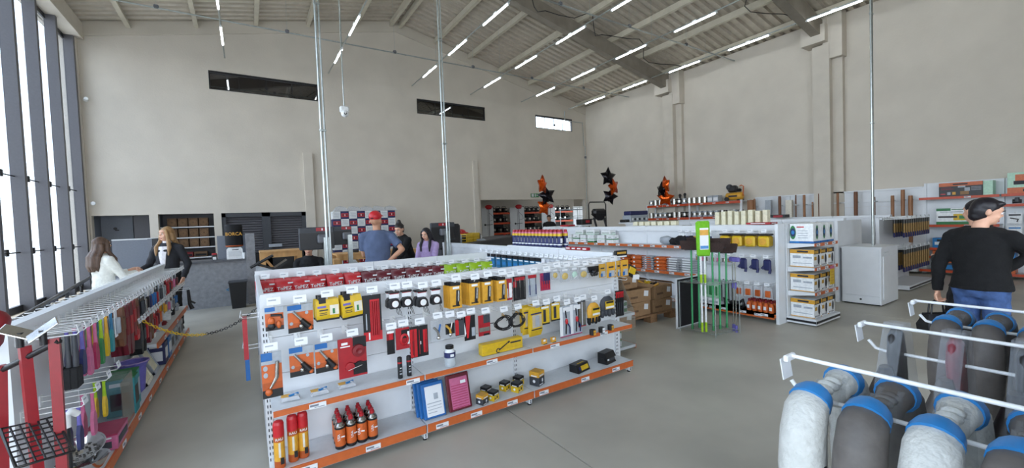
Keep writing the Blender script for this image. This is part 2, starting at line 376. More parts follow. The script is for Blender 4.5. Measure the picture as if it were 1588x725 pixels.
# ceiling: corrugated sheets between purlins
ce = MB(); ce.bx(XRI-.2, XRI+.2, YF, YB, ZRI+.06, ZRI+.1, 'roof_metal'); ceil = ce.struct('ceiling')
def sheet(x0, x1, w=1.0):
    b = MB(); prof = []; p = w/4
    for i in range(4): prof += [(i*p, 0), (i*p+.12, 0), (i*p+.15, .065), (i*p+.22, .065)]
    prof.append((w, 0)); n = len(prof); vs = []
    for x in (x0, x1):
        for y, h in prof: vs.append((x, y, zr(x)+h))
    b.add(vs, [(i, i+1, n+i+1, n+i) for i in range(n-1)], 'roof_metal'); return b.part('roof_sheet', ceil)
for x0, x1 in ((XL-.4, XRI), (XRI, XR+.3)):
    s0 = sheet(max(x0, XL-.4), x1)
    for j in range(18): (s0 if j == 0 else piece(s0, ceil)).location.y = YF + j*1.0
pu = None
for x in (-2.32, -.9, .52, 1.92, 3.37, 4.56, 4.87, 6.18, 7.55, 8.93, 10.36, 11.7, 13.09):
    z = zr(x)
    b = MB(); b.bx(x-.035, x+.035, YF, YB, z-.17, z-.01, 'purlin_metal'); b.bx(x-.035, x+.07, YF, YB, z-.178, z-.17, 'purlin_metal'); b.part('purlin', ceil)
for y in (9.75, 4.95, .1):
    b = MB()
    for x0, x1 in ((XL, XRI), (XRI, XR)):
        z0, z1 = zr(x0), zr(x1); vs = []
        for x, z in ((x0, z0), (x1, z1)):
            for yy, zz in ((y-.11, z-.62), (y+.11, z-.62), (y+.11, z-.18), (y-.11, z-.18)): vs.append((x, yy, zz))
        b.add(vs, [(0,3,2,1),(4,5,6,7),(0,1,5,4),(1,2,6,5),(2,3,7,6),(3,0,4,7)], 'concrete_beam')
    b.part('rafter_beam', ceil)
# outside: pavement, road, hedge, building side
b = MB(); b.bx(-60, 60, -60, 70, -.5, -.31, 'asphalt'); b.struct('ground')
b = MB(); b.bx(-7.5, XL-.4, -10, 30, -.31, -.06, 'pavement'); b.bx(-12, XR+6, YF-9, YF, -.31, -.03, 'pavement'); b.struct('pavement')
# ---------------------------------------------------------------- alcoves behind the back wall
Y2 = YB+.2
b = MB(); b.bx(-3.3, -2.1, 16.2, 16.3, 0, 2.3, 'grey_panel'); b.bx(-3.35, -3.25, Y2, 16.3, 0, 2.3, 'grey_panel'); b.bx(-2.15, -2.05, Y2, 16.3, 0, 2.3, 'grey_panel'); b.bx(-3.35, -2.05, Y2, 16.3, 2.3, 2.4, 'grey_panel'); b.bx(-2.56, -2.15, 15.0, 15.1, 0, 2.3, 'fin_grey')
al = b.struct('trim_30')
d = MB(); d.bx(-3.24, -2.6, 15.14, 15.18, 0, 2.12, 'grey_panel'); dr = d.struct('door_1')
h = MB(); h.lathe((-2.96, 15.12, 1.78), [(0, -.03), (.035, -.03), (.035, .02), (0, .02)], 'black_plastic', 10, 'y'); h.bx(-2.96, -2.88, 15.08, 15.1, 1.72, 1.75, 'black_plastic'); h.part('door_handle', dr)
# shelved niche with brown baskets
b = MB(); b.bx(-2.0, -.73, 15.15, 15.25, 0, 2.2, 'fin_grey'); b.bx(-2.03, -1.97, Y2, 15.25, 0, 2.2, 'grey_panel'); b.bx(-.76, -.7, Y2, 15.25, 0, 2.2, 'grey_panel'); b.bx(-2.03, -.7, Y2, 15.25, 2.13, 2.2, 'grey_panel'); ni = b.struct('trim_31')
shz = [1.77, 1.47, 1.19, .9, .6]
for z in shz: b = MB(); b.bx(-1.97, -.76, 14.68, 15.15, z-.03, z, 'white_matte'); b.part('niche_shelf', ni)
def basket():
    t = thing('storage_box', '', 'box', (0, 0, 0), 0, 'patterned boxes in the wall niche')
    b = MB(); b.rbox((0, 0, .12), (.21, .3, .24), .008, 'cardboard_dark'); b.part('box_body', t)
    b = MB()
    for i in range(3): b.tube([(.075*math.cos(a*PI6)*(1-i*.28), -.153, .12+.075*math.sin(a*PI6)*(1-i*.28)) for a in range(12)], .005, 'cardboard', 4, closed=True)
    b.part('ring_print', t)
    return t
PI6 = math.pi/6
rows = ['top', 'second', 'third']; first = None
for r in range(3):
    for c in range(4 if r < 2 else 4):
        x = -1.72+c*.235; lab = '%s brown patterned box from the left on the %s shelf of the wall niche' % (nth(c), rows[r])
        if first is None: first = basket(); first.location = (x, 14.86, shz[r]); first['label'] = lab
        else: dup(first, (x, 14.86, shz[r]), lab)
for i, (x, w) in enumerate(((-1.4, .2), (-1.12, .3))):
    b = MB(); b.rbox((x, 14.86, .975), (w, .25, .15), .01, 'dark_red' if i == 0 else 'cardboard_dark'); b.bx(x-w/2+.02, x+w/2-.02, 14.732, 14.736, .93, .99, 'black_soft'); b.solo('keepsake_box', ('small dark red' if i == 0 else 'wider dark brown') + ' box on the lowest visible shelf of the wall niche', 'box')
# louvred niche
b = MB(); b.bx(-.6, 1.62, 14.85, 14.95, 0, 2.2, 'black_plastic'); b.bx(-.63, -.58, Y2, 14.9, 0, 2.2, 'dark_grey'); b.bx(1.6, 1.66, Y2, 14.9, 0, 2.2, 'dark_grey'); b.bx(-.6, 1.62, Y2, 14.9, 2.12, 2.2, 'dark_grey'); b.struct('trim_32')
t = thing('louvred_cabinet', 'dark grey cabinet with two doors of horizontal louvres in a wall recess', 'cabinet', (.5, 14.6, 0))
b = MB()
for x0, x1 in ((-.58, -.48), (.41, .63), (1.48, 1.6)): b.bx(x0, x1, 14.46, 14.62, 0, 2.12, 'dark_grey')
b.bx(-.58, 1.6, 14.46, 14.62, 2.0, 2.12, 'dark_grey'); b.bx(-.58, 1.6, 14.46, 14.62, 0, .9, 'black_plastic'); b.part('frame', t)
sl = None
for x0, x1 in ((-.48, .41), (.63, 1.48)):
    for i in range(15):
        z = 1.96-i*.072
        if sl is None or True:
            b = MB(); b.box(((x0+x1)/2, 14.55, z), (x1-x0, .014, .075), 'fin_grey', Matrix.Rotation(R(-38), 3, 'X')); b.part('slat', t)
b = MB(); b.bx(.55, .9, 14.45, 14.458, 1.07, 1.16, 'grey_card'); o = b.part('name_plate', t); o['label'] = 'pale grey name plate'

# ---------------------------------------------------------------- back room seen through the wide opening
b = MB(); b.bx(7.0, 17.5, 17.6, 17.7, 0, 3, 'plaster'); b.bx(7.0, 7.86, Y2, 17.7, 0, 3, 'plaster'); b.bx(15.5, 15.6, Y2, 17.7, 0, 3, 'plaster'); b.bx(7.0, 15.6, Y2, 17.7, 2.75, 2.85, 'plaster'); b.struct('wall_back_room')
b = MB(); b.bx(XR, 15.6, Y2-.2, 17.7, -.05, 0, 'floor_concrete'); b.struct('floor_back_room')
t0 = thing('storage_rack', 'white metal storage rack with orange shelf edges in the back room', 'shelving', (11.5, 16.5, 0))
for x0, x1 in ((8.9, 9.5), (10.42, 11.22), (12.28, 13.1), (14.3, 15.2)):
    b = MB(); b.bx(x0, x1, 16.3, 16.36, 0, 2.2, 'white_matte'); b.bx((x0+x1)/2-.005, (x0+x1)/2+.005, 16.296, 16.3, 0, 2.2, 'slot'); b.part('side_panel', t0)
BAYS = ((9.5, 10.42), (11.22, 12.28), (13.1, 14.3)); SZ = (1.98, 1.52, 1.05, .55)
for x0, x1 in BAYS:
    b = MB(); b.bx(x0, x1, 16.95, 17.0, 0, 2.2, 'black_plastic'); b.part('back_panel', t0)
    for z in SZ: b = MB(); b.bx(x0, x1, 16.34, 16.95, z-.03, z, 'white_matte'); s = b.part('shelf', t0); b = MB(); b.bx(x0, x1, 16.33, 16.34, z-.08, z+.0, 'orange_deep'); b.part('shelf_edge', s)
def engine(red):
    t = thing('small_engine', '', 'engine', (0, 0, 0), 0, 'small engines on the back room rack')
    b = MB(); b.rbox((0, 0, .12), (.2, .26, .2), .03, 'red' if red else 'black_plastic'); b.rbox((0, 0, .01), (.16, .3, .02), .004, 'dark_steel'); b.part('housing', t)
    b = MB(); b.lathe((.02, -.13, .13), [(0, -.03), (.05, -.03), (.06, 0), (.06, .02)], 'steel', 10, 'y'); b.part('starter', t)
    b = MB(); b.tube([(-.1, .05, .14), (-.12, .0, .27), (.06, .0, .28), (.1, .05, .16)], .014, 'black_plastic', 6); b.part('handle', t); return t
e0 = engine(False); used = False
bn = ('left', 'middle', 'right'); sn = ('top', 'second', 'third')
for bi, (x0, x1) in enumerate(BAYS):
    for si, z in enumerate((1.98, 1.52, 1.05)):
        k = 3 if bi == 0 else 4
        if bi == 2 and si == 2: continue
        for i in range(k):
            lab = '%s dark engine from the left, %s shelf of the %s back room rack bay' % (nth(i), sn[si], bn[bi])
            p = (x0+.13+(x1-x0-.26)*i/(k-1), 16.6, z)
            if not used: e0.location = p; e0['label'] = lab; used = True
            else: dup(e0, p, lab, rz=random.uniform(-.1, .1))
b = MB(); b.rbox((9.96, 16.62, .765), (.8, .5, .42), .08, 'black_plastic'); b.lathe((10.1, 16.36, .9), [(0,-.02),(.07,-.02),(.07,.02)], 'red', 12, 'y'); b.solo('generator', 'large black generator with red cap on the lowest shelf of the left rack bay', 'generator')
def trimmer():
    t = thing('brush_cutter', '', 'tool', (0, 0, 0), 0, 'brush cutters hung on the white rack panels')
    b = MB(); b.tube([(0, 0, .35), (0, 0, 1.7)], .014, 'grey_plastic', 6); b.part('shaft', t)
    b = MB(); b.ball((0, 0, 1.78), (.19, .1, .1), 'bright_red', 10, 6); b.rbox((0, -.02, 1.7), (.22, .12, .06), .02, 'red'); b.part('motor', t)
    b = MB(); b.tube([(-.22, -.02, .98), (0, -.02, .98), (.16, -.02, .99)], .013, 'black_plastic', 6); b.ball((-.22, -.02, .98), .045, 'black_plastic', 8, 6); b.part('handle', t)
    b = MB(); b.tube([(.02, 0, 1.5), (.2, -.02, 1.35), (.22, -.02, 1.2), (.03, 0, 1.15)], .007, 'black_plastic', 5); b.part('cable', t); return t
T = trimmer()
for i, x in enumerate((9.2, 10.82, 12.7)):
    lab = ('leftmost', 'middle', 'rightmost')[i] + ' of three brush cutters with red motors hung on white rack panels'
    if i == 0: T.location = (x, 16.17, .46); T['label'] = lab
    else: dup(T, (x, 16.17, .46), lab)
# green exit plate over the opening
t = thing('exit_sign', 'small green exit sign on the wall above the wide opening', 'sign', (10.5, YB-.02, 2.56))
b = MB(); b.bx(10.3, 10.72, YB-.02, YB, 2.56, 2.72, 'green'); b.part('plate', t)
b = MB(); b.bx(10.33, 10.45, YB-.023, YB-.02, 2.58, 2.7, 'white_matte'); b.bx(10.5, 10.56, YB-.023, YB-.02, 2.585, 2.695, 'white_matte'); b.hull([(10.6, YB-.023, 2.6), (10.6, YB-.023, 2.68), (10.68, YB-.023, 2.64), (10.6, YB-.02, 2.6), (10.6, YB-.02, 2.68), (10.68, YB-.02, 2.64)], 'white_matte'); b.part('pictogram', t)

# ---------------------------------------------------------------- ceiling fittings: lamp rows on conduits
LX = [(-.27, 'leftmost'), (2.42, 'second'), (5.13, 'third'), (7.42, 'fourth'), (9.75, 'fifth'), (12.3, 'rightmost')]
LZ = 6.4; LY = [13.0, 10.95, 8.9, 6.85, 4.8, 2.75]
con = []
for x, nm in LX:
    t = thing('light_track', '%s galvanised conduit of six running to the back wall' % (nm if nm in ('leftmost', 'rightmost') else nm + ' from left'), 'conduit', (x, 0, LZ+.03))
    b = MB(); b.tube([(x, -1.5, LZ+.045), (x, 14.1, LZ+.045)], .018, 'galv', 8); b.part('conduit', t)
    for y in (11.9, 7.6, 3.1): b = MB(); b.tube([(x, y, LZ+.06), (x, y, zr(x)-.02)], .005, 'galv', 5); b.part('hanger_rod', t)
    for y in LY:
        b = MB(); b.rbox((x, y-.55, LZ+.05), (.05, .12, .034), .008, 'white_plastic'); b.part('lamp_clip', t)
def lamp():
    t = thing('tube_lamp', '', 'lamp', (0, 0, 0), 0, 'fluorescent tube lamps under the roof')
    b = MB(); b.tube([(0, -.56, 0), (0, .56, 0)], .02, 'tube_light', 8); b.part('tube', t)
    b = MB(); b.cyl((0, -.6, 0), (0, -.555, 0), .022, 'white_plastic', 8); b.cyl((0, .555, 0), (0, .6, 0), .022, 'white_plastic', 8); b.bx(-.014, .014, -.58, .58, .016, .028, 'white_plastic'); b.part('fitting', t); return t
L0 = lamp(); used = False
for x, nm in LX:
    for k, y in enumerate(LY):
        lab = 'lit tube lamp %s from the back wall on the %s' % (nth(k), nm + ' conduit' if nm[-4:] == 'most' else nm + ' conduit from the left')
        p = (x, y-.55, LZ)
        if not used: L0.location = p; L0['label'] = lab; used = True
        else: dup(L0, p, lab)
for y, x1, nm in ((11.72, 13.5, 'far'), (7.38, 13.55, 'near')):
    t = thing('cross_conduit', '%s galvanised conduit crossing the hall from wall to wall under the lamps' % nm, 'conduit', (5, y, LZ+.06))
    b = MB(); b.tube([(XL+.1, y, LZ+.085), (x1, y, LZ+.085)], .018, 'galv', 8); b.part('conduit', t)
    for x in (-1.4, 1.1, 3.8, 6.3, 8.6, 11.0): b = MB(); b.rbox((x, y, LZ+.11), (.09, .07, .08), .015, 'grey_plastic'); b.tube([(x, y, LZ+.15), (x, y, zr(x)-.02)], .004, 'galv', 5); b.part('junction_box', t)
for i, y in enumerate((9.2, 5.6)):
    b = MB(); pts = []
    for k in range(41):
        x = 0.2+k*.32; pts.append((x, y+.35*math.sin(k*.9+i), min(7.1+.45*(1-abs(x-6.5)/7)+.12*math.sin(k*1.7), zr(x)-.2)))
    b.tube(pts, .012, 'black_plastic', 5); b.solo('loose_cable', '%s loose black cable strung under the roof' % ('far' if i == 0 else 'near'), 'cable')
# emergency lights
def elight(loc, rz, lab):
    t = thing('emergency_light', lab, 'lamp', loc, rz)
    b = MB(); b.rbox((0, 0, -.1), (.3, .09, .2), .015, 'white_plastic'); b.part('battery_box', t)
    for s in (-1, 1): b = MB(); b.ball((s*.09, -.04, .045), (.05, .05, .05), 'white_plastic', 10, 6); b.lathe((s*.09, -.085, .045), [(0, 0), (.04, 0), (.045, .03)], 'chrome', 10, 'y'); b.part('lamp_head', t)
    b = MB(); b.cyl((0, 0, 0), (0, 0, .12), .015, 'galv', 8); b.part('stem', t); return t
elight((2.45, 14.05, 6.3), 0, 'white emergency light with two heads near the left high window')
elight((13.4, 7.38, 6.3), R(-90), 'white emergency light with two heads high on the right wall')
# cameras
t = thing('hanging_camera', 'white camera hanging on a thin pipe from the roof', 'camera', (1.81, 9, 3.86))
b = MB(); b.rbox((1.81, 9, 4.0), (.17, .12, .12), .02, 'white_plastic'); b.part('housing', t)
b = MB(); b.ball((1.81, 8.97, 3.91), (.075, .075, .075), 'white_plastic', 12, 8); b.lathe((1.81, 8.9, 3.9), [(0, 0), (.03, 0), (.03, .02)], 'black_plastic', 10, 'y'); b.part('lens', t)
b = MB(); b.tube([(1.81, 9, 4.05), (1.81, 9, zr(1.81))], .013, 'galv', 6); b.part('drop_pipe', t)
for z, w in ((5.0, 'upper'), (2.42, 'lower')):
    t = thing('wall_camera', '%s small white camera in the left corner of the back wall' % w, 'camera', (-3.2, YB-.1, z-.06))
    b = MB(); b.tube([(-3.16, YB-.16, z), (-3.2, YB-.02, z+.01)], .04, 'white_plastic', 10); b.part('body', t)
    b = MB(); b.cyl((-3.2, YB-.03, z), (-3.2, YB, z), .05, 'white_plastic', 10); b.part('mount', t)
# conduit in the far right corner
t = thing('corner_conduit', 'thin galvanised conduit running down the far right corner', 'conduit', (13.45, 14.3, 0))
b = MB(); b.tube([(12.3, 14.38, 6.42), (12.3, 14.38, 6.0), (13.36, 14.38, 6.0), (13.4, 14.38, 4.95), (13.46, 14.36, 4.9), (13.46, 14.36, 0)], .018, 'galv', 6); b.part('pipe', t)
b = MB(); b.rbox((13.44, 14.34, 4.4), (.1, .06, .1), .01, 'grey_plastic'); b.part('junction_box', t)
# drop poles
def poles(x, y, z0, lab):
    t = thing('service_pole', lab, 'pole', (x, y, z0))
    for dx, r in ((-.022, .017), (.024, .013)): b = MB(); b.tube([(x+dx, y, z0), (x+dx, y, zr(x))], r, 'galv', 8); b.part('pipe', t)
    for z in (3.0, 4.8):
        if z > z0: b = MB(); b.rbox((x, y, z), (.09, .04, .03), .006, 'galv'); b.part('clamp', t)
poles(1.0, 6.5, 0, 'leftmost pair of thin steel pipes dropping from roof to floor behind the snack shelf')
poles(3.02, 6.8, 0, 'middle pair of thin steel pipes dropping from roof to floor beside the second checkout')
poles(8.9, 2.56, .95, 'rightmost pair of thin steel pipes dropping from the roof onto the white cabinet')
# ---------------------------------------------------------------- shop shelving
PC = {}
def proto_piece(key, mb, name, parent, loc, rot=None):   # first call builds the mesh at the origin, later calls share it
    if key in PC:
        o = bpy.data.objects.new(name, PC[key]); COL.objects.link(o); o.parent = parent
    else:
        o = mb().part(name, parent, world=False); PC[key] = o.data
    p = parent; off = Vector((0,0,0))
    while p.parent: off += p.location; p = p.parent
    o.location = Vector(loc) - p.location - off
    if rot is not None: o.rotation_euler = rot
    return o
HOOKS = {}
def hook(parent, x, y, z, L, rz=0., tag_=True, double=True):
    """peg hook fixed at (x, y, z), pointing along -y when rz = 0"""
    L = round(L, 2)
    def mk():
        b = MB(); b.tube([(0, 0, 0), (0, -L+.015, 0), (0, -L, .018)], .0033, 'white_plastic', 5); b.bx(-.02, .02, -.004, .004, -.025, .04, 'white_plastic')
        if double: b.tube([(0, 0, .03), (0, -L+.01, .03)], .0026, 'white_plastic', 5)
        return b
    h = proto_piece(('hook', L, double), mk, 'hook', parent, (x, y, z), (0, 0, rz))
    if tag_:
        def mt():
            b = MB(); M = Matrix.Rotation(R(-12), 3, 'X')
            b.box((0, -L, .038), (.074, .003, .046), 'label_white', M); b.box((0, -L-.0012, .03), (.058, .0026, .006), 'grey_card', M); b.box((-.008, -L-.0012, .044), (.042, .0026, .008), 'grey_card', M); return b
        k = ('tag', L)
        if k in PC: o = bpy.data.objects.new('price_tag', PC[k]); COL.objects.link(o); o.parent = h
        else: o = mt().part('price_tag', h, world=False); PC[k] = o.data
    return h
def strip_label(parent, x, y, z, axis='x', s=1):         # price label in the shelf edge
    def mk():
        b = MB(); b.box((0, 0, 0), (.1, .003, .034), 'label_white'); b.box((-.02, -.0018, .004), (.05, .001, .012), 'label_text'); b.box((.01, -.0018, -.009), (.06, .001, .004), 'label_text'); return b
    return proto_piece(('slabel',), mk, 'price_label', parent, (x, y, z), (0, 0, {'x': 0, 'y': R(-90), 'e': R(90)}[axis]))
def upright(t, x, y, z0, z1, face):
    b = MB(); b.bx(x-.018, x+.018, y-.012, y+.03, z0, z1, 'white_paint')
    if face:
        z = z0+.05
        while z < z1-.03:
            for d in (-.008, .008): b.bx(x+d-.003, x+d+.003, y-.0132, y-.012, z, z+.02, 'slot')
            z += .04
    return b.part('upright', t)

# --- front island, long shelf facing the camera
G0 = thing('display_gondola', 'long white double-bay shelf with orange edges and hanging tools in front', 'shelving', (1.7, 3.2, 0))
UX = [.07, 1.055, 2.035, 3.37]
for x in UX: upright(G0, x, 3.2, 0, 1.08, True)
for i in range(3):
    for z0, z1 in ((.1, .36), (.363, .62), (.623, .87), (.873, 1.075)):
        b = MB(); b.bx(UX[i]+.018, UX[i+1]-.018, 3.205, 3.225, z0, z1, 'white_paint'); b.part('back_panel', G0)
    b = MB(); b.bx(UX[i]-.017, UX[i+1]-.019 if i < 2 else UX[i+1]+.015, 3.165, 3.213, 1.085, 1.175, 'white_paint'); b.part('header_strip', G0)
SX = [.075, 1.05, 2.03, 3.29]
for i in range(3):
    for zt, zb in ((.485, .452), (.112, .055)):
        b = MB(); b.bx(SX[i]+.004, SX[i+1]-.004, 2.912, 3.2, zt-.03, zt, 'white_matte'); b.bx(SX[i]+.004, SX[i+1]-.004, 2.9, 2.915, zb-.004, zt+.003, 'white_paint'); s = b.part('shelf' if zt > .3 else 'base_shelf', G0)
        b = MB(); b.bx(SX[i]+.008, SX[i+1]-.006, 2.894, 2.9, zb, zt+.001, 'orange_strip'); b.bx(SX[i]+.008, SX[i+1]-.006, 2.89, 2.9, zt-.004, zt+.004, 'orange_strip'); b.part('edge_strip', s)
        for xx in ([.33], [.96, 1.62], [2.27, 2.88]) [i] if zt > .3 else ([.26, .66], [1.17, 1.46, 1.8], [2.13, 2.62, 3.03])[i]: strip_label(s, xx, 2.89, (zt+zb)/2-.004)
for x in (.09, 1.04, 1.99, 3.245):
    b = MB(); b.add([(x-.014, 2.9, .05), (x-.014, 3.2, .08), (x-.014, 3.2, 0.02), (x-.014, 2.9, .015), (x+.014, 2.9, .05), (x+.014, 3.2, .08), (x+.014, 3.2, .02), (x+.014, 2.9, .015)], [(0,1,2,3),(7,6,5,4),(0,4,5,1),(1,5,6,2),(2,6,7,3),(3,7,4,0)], 'white_paint'); b.bx(x-.005, x+.005, 2.897, 2.9, .022, .032, 'slot'); b.bx(x-.005, x+.005, 2.897, 2.9, .037, .046, 'slot'); b.cyl((x, 2.92, 0), (x, 2.92, .02), .016, 'black_plastic', 8); b.part('foot', G0)
# --- rear panel row of the island (snack bags) and its left end
GR = thing('snack_gondola', 'white shelf wall with snack bags behind the front shelf', 'shelving', (1.4, 4.9, 0))
for i, (a, c) in enumerate(((.05, 1.22), (1.22, 2.0), (2.0, 2.72))):
    b = MB(); b.bx(a, c, 4.9, 4.93, .05, 1.1, 'white_paint'); b.part('back_panel', GR)
    b = MB(); b.bx(a, c-.004, 4.87, 4.92, 1.1, 1.185, 'white_paint'); b.part('header_strip', GR)
for x in (.065, 1.22, 2.0, 2.71): upright(GR, x, 4.9, 0, 1.15, x < .1)
b = MB(); b.bx(.05, 2.72, 4.6, 4.9, .06, .11, 'white_matte'); b.part('base_shelf', GR)
GL = thing('side_gondola', 'narrow white shelf end seen edge-on at the left of the island', 'shelving', (.06, 4.05, 0))
b = MB(); b.bx(.05, .08, 3.26, 4.85, .05, 1.15, 'white_paint'); b.part('back_panel', GL)
for i, z in enumerate((.93, .62)): hook(GL, .05, 3.75+.3*i, z, .12, R(-90))
# --- side row of the island running into the room
GS = thing('blue_pack_gondola', 'white double shelf row running into the hall on the right of the island', 'shelving', (3.45, 5.6, 0))
for i in range(5):
    y0 = 3.25+.95*i
    b = MB(); b.bx(3.43, 3.46, y0, y0+.945, .05, 1.12, 'white_paint'); b.part('back_panel', GS)
    b = MB(); b.bx(3.41, 3.48, y0, y0+.945, 1.12, 1.2, 'white_paint'); b.part('header_strip', GS)
    for zt in (.485, .112):
        b = MB(); b.bx(3.46, 3.74, y0, y0+.945, zt-.03, zt, 'white_matte'); s = b.part('shelf', GS)
        b = MB(); b.bx(3.74, 3.75, y0, y0+.945, zt-.045, zt+.002, 'orange_strip'); b.part('edge_strip', s)
for y in (3.25, 4.2, 5.15, 6.1, 7.05, 8.0): b = MB(); b.bx(3.425, 3.465, y-.018, y+.018, 0, 1.17, 'white_paint'); b.part('upright', GS)
b = MB(); b.add([(3.46, 3.26, .06), (3.74, 3.26, .06), (3.74, 3.26, .48), (3.5, 3.26, .95), (3.46, 3.26, .95), (3.46, 3.245, .06), (3.74, 3.245, .06), (3.74, 3.245, .48), (3.5, 3.245, .95), (3.46, 3.245, .95)], [(0,1,2,3,4),(9,8,7,6,5),(0,5,6,1),(1,6,7,2),(2,7,8,3),(3,8,9,4),(4,9,5,0)], 'acrylic'); b.part('side_screen', GS)

# --- middle row G1 with left face and end cap
G1 = thing('paint_gondola', 'long white shelf row with cartons and bagged goods, ending near the brooms', 'shelving', (6.5, 5.3, 0))
ys = [2.86, 4.08, 5.3, 6.52, 7.75]
for i in range(4):
    b = MB(); b.bx(6.49, 6.53, ys[i]+.004, ys[i+1]-.004, .05, .74, 'white_paint'); b.part('back_panel', G1)
    b = MB(); b.bx(6.49, 6.53, ys[i]+.004, ys[i+1]-.004, .745, 1.3, 'white_paint'); b.part('back_panel', G1)
    b = MB(); b.bx(6.46, 6.56, ys[i], ys[i+1]-.003, 1.3, 1.39, 'white_paint'); b.part('header_strip', G1)
    for zt, lo in ((1.06, 1), (.6, 1), (.13, 0)):
        if i == 0 and zt > .2: continue
        if zt == 1.06 and i == 1: y0 = 4.3
        else: y0 = ys[i]
        b = MB(); b.bx(6.2, 6.49, y0, ys[i+1]-.004, zt-.025, zt, 'white_matte'); s = b.part('shelf', G1)
        b = MB(); b.bx(6.19, 6.2, y0, ys[i+1]-.004, zt-.045, zt+.003, 'orange_strip'); b.part('edge_strip', s)
        n = 4
        for k in range(n): strip_label(s, 6.186, y0+(ys[i+1]-y0)*(k+.5)/n, zt-.02, 'y')
    if i == 0:
        b = MB(); b.bx(6.2, 6.49, 2.88, 4.08, .1, .13, 'white_matte'); s = b.part('shelf', G1); b = MB(); b.bx(6.19, 6.2, 2.88, 4.07, .06, .133, 'orange_strip'); b.part('edge_strip', s); strip_label(s, 6.186, 3.1, .1, 'y'); strip_label(s, 6.186, 3.8, .1, 'y')
for y in ys: b = MB(); b.bx(6.47, 6.5, y-.02, y+.02, 0, 1.32, 'white_paint'); b.part('upright', G1)
b = MB(); b.bx(6.2, 7.2, 2.82, 2.86, 0, 1.41, 'white_paint'); b.part('end_panel', G1)
b = MB(); b.bx(6.2, 6.6, 7.75, 7.79, .1, 1.39, 'white_paint'); b.part('end_panel', G1)
EC = thing('endcap_shelf', 'white end-cap shelf with four tiers of boxed tools and orange edges', 'shelving', (6.8, 2.65, 0))
b = MB(); b.bx(6.4, 7.18, 2.45, 2.815, .02, .1, 'white_paint'); b.bx(6.41, 7.17, 2.445, 2.81, .045, .075, 'black_plastic'); b.bx(6.395, 6.4, 2.45, 2.815, .045, .075, 'black_plastic'); b.part('plinth', EC)
for z in (1.13, .8, .46):
    b = MB(); b.hull([(6.42, 2.47, z-.03), (7.16, 2.47, z-.03), (6.42, 2.47, z), (7.16, 2.47, z), (6.42, 2.8, z), (7.16, 2.8, z), (6.42, 2.8, z-.07), (7.16, 2.8, z-.07)], 'white_paint'); s = b.part('shelf', EC)
    b = MB(); b.bx(6.42, 7.16, 2.462, 2.47, z-.04, z+.003, 'orange_strip'); b.part('edge_strip', s)
    for k in range(3): strip_label(s, 6.52+.25*k, 2.459, z-.018)
b = MB(); b.bx(6.4, 7.18, 2.80, 2.815, .1, 1.4, 'white_matte'); b.part('back_panel', EC)
b = MB(); b.bx(7.205, 7.25, 2.74, 2.86, 0, 1.41, 'white_paint'); b.bx(7.18, 7.21, 2.74, 2.815, 0, 1.41, 'white_paint'); b.part('upright', EC)
# --- next rows G2 and G3, white cabinet
G2 = thing('second_gondola', 'white shelf row with blank end panel behind the white cabinet', 'shelving', (8.9, 5.4, 0))
for i in range(5):
    b = MB(); b.bx(8.87, 8.93, 2.95+i*1.0, 3.94+i*1.0, .05, 1.37, 'white_paint'); b.part('back_panel', G2)
    b = MB(); b.bx(8.84, 8.96, 2.95+i*1.0, 3.945+i*1.0, 1.37, 1.42, 'white_paint'); b.part('header_strip', G2)
for z0, z1 in ((0, .46), (.463, .92), (.923, 1.38)): b = MB(); b.bx(8.44, 9.5, 2.9, 2.945, z0, z1, 'white_paint'); b.part('end_panel', G2)
for zt in (1.18, .8, .4):
    b = MB(); b.bx(9.6, 10.85, 3.4, 3.7, zt-.03, zt, 'white_matte'); s = b.part('shelf', G2); b = MB(); b.bx(9.6, 10.85, 3.39, 3.4, zt-.05, zt, 'orange_strip'); b.part('edge_strip', s)
b = MB(); b.bx(9.5, 10.9, 3.7, 3.74, 0, 1.38, 'white_paint'); b.part('back_panel', G2)
CB = thing('cabinet', 'low white metal cabinet with a lock standing on the concrete floor', 'cabinet', (8.865, 2.6, 0))
b = MB(); b.bx(8.47, 9.26, 2.34, 2.86, .02, .93, 'white_paint'); b.bx(8.5, 9.24, 2.36, 2.84, 0, .03, 'black_plastic'); b.part('body', CB)
b = MB(); b.bx(8.455, 9.275, 2.325, 2.875, .93, .95, 'white_paint'); b.part('top', CB)
b = MB(); b.bx(8.456, 8.47, 2.36, 2.84, .16, .92, 'white_paint'); d = b.part('door', CB); b = MB(); b.bx(8.456, 8.47, 2.36, 2.84, .03, .15, 'white_paint'); d = b.part('drawer', CB); b = MB(); b.lathe((8.45, 2.6, .09), [(0, 0), (.015, 0), (.015, .01)], 'black_plastic', 10, 'x'); b.part('lock', d)
b = MB(); b.bx(8.55, 9.18, 2.33, 2.34, .1, .8, 'white_paint'); sp = b.part('side_panel', CB); b = MB(); b.bx(8.6, 8.75, 2.322, 2.33, .85, .875, 'white_matte'); b.part('vent', CB)
G3 = thing('wrench_gondola', 'white end rack hung with wrenches beside the white cabinet', 'shelving', (11.2, 2.9, 0))
b = MB(); b.bx(10.4, 12.2, 2.9, 2.95, .05, 1.38, 'white_paint'); b.part('back_panel', G3)
b = MB(); b.bx(10.34, 11.86, 2.45, 2.9, .02, .1, 'white_paint'); b.bx(10.35, 11.85, 2.444, 2.9, .04, .07, 'black_plastic'); b.part('plinth', G3)
for i in range(5): b = MB(); b.bx(11.25, 11.31, 2.95+i, 3.94+i, .05, 1.37, 'white_paint'); b.part('back_panel', G3); b = MB(); b.bx(11.22, 11.34, 2.95+i, 3.945+i, 1.37, 1.42, 'white_paint'); b.part('header_strip', G3)
for z in (1.34, .76):
    b = MB(); b.bx(10.42, 12.18, 2.86, 2.9, z, z+.03, 'white_paint'); b.part('hook_bar', G3)
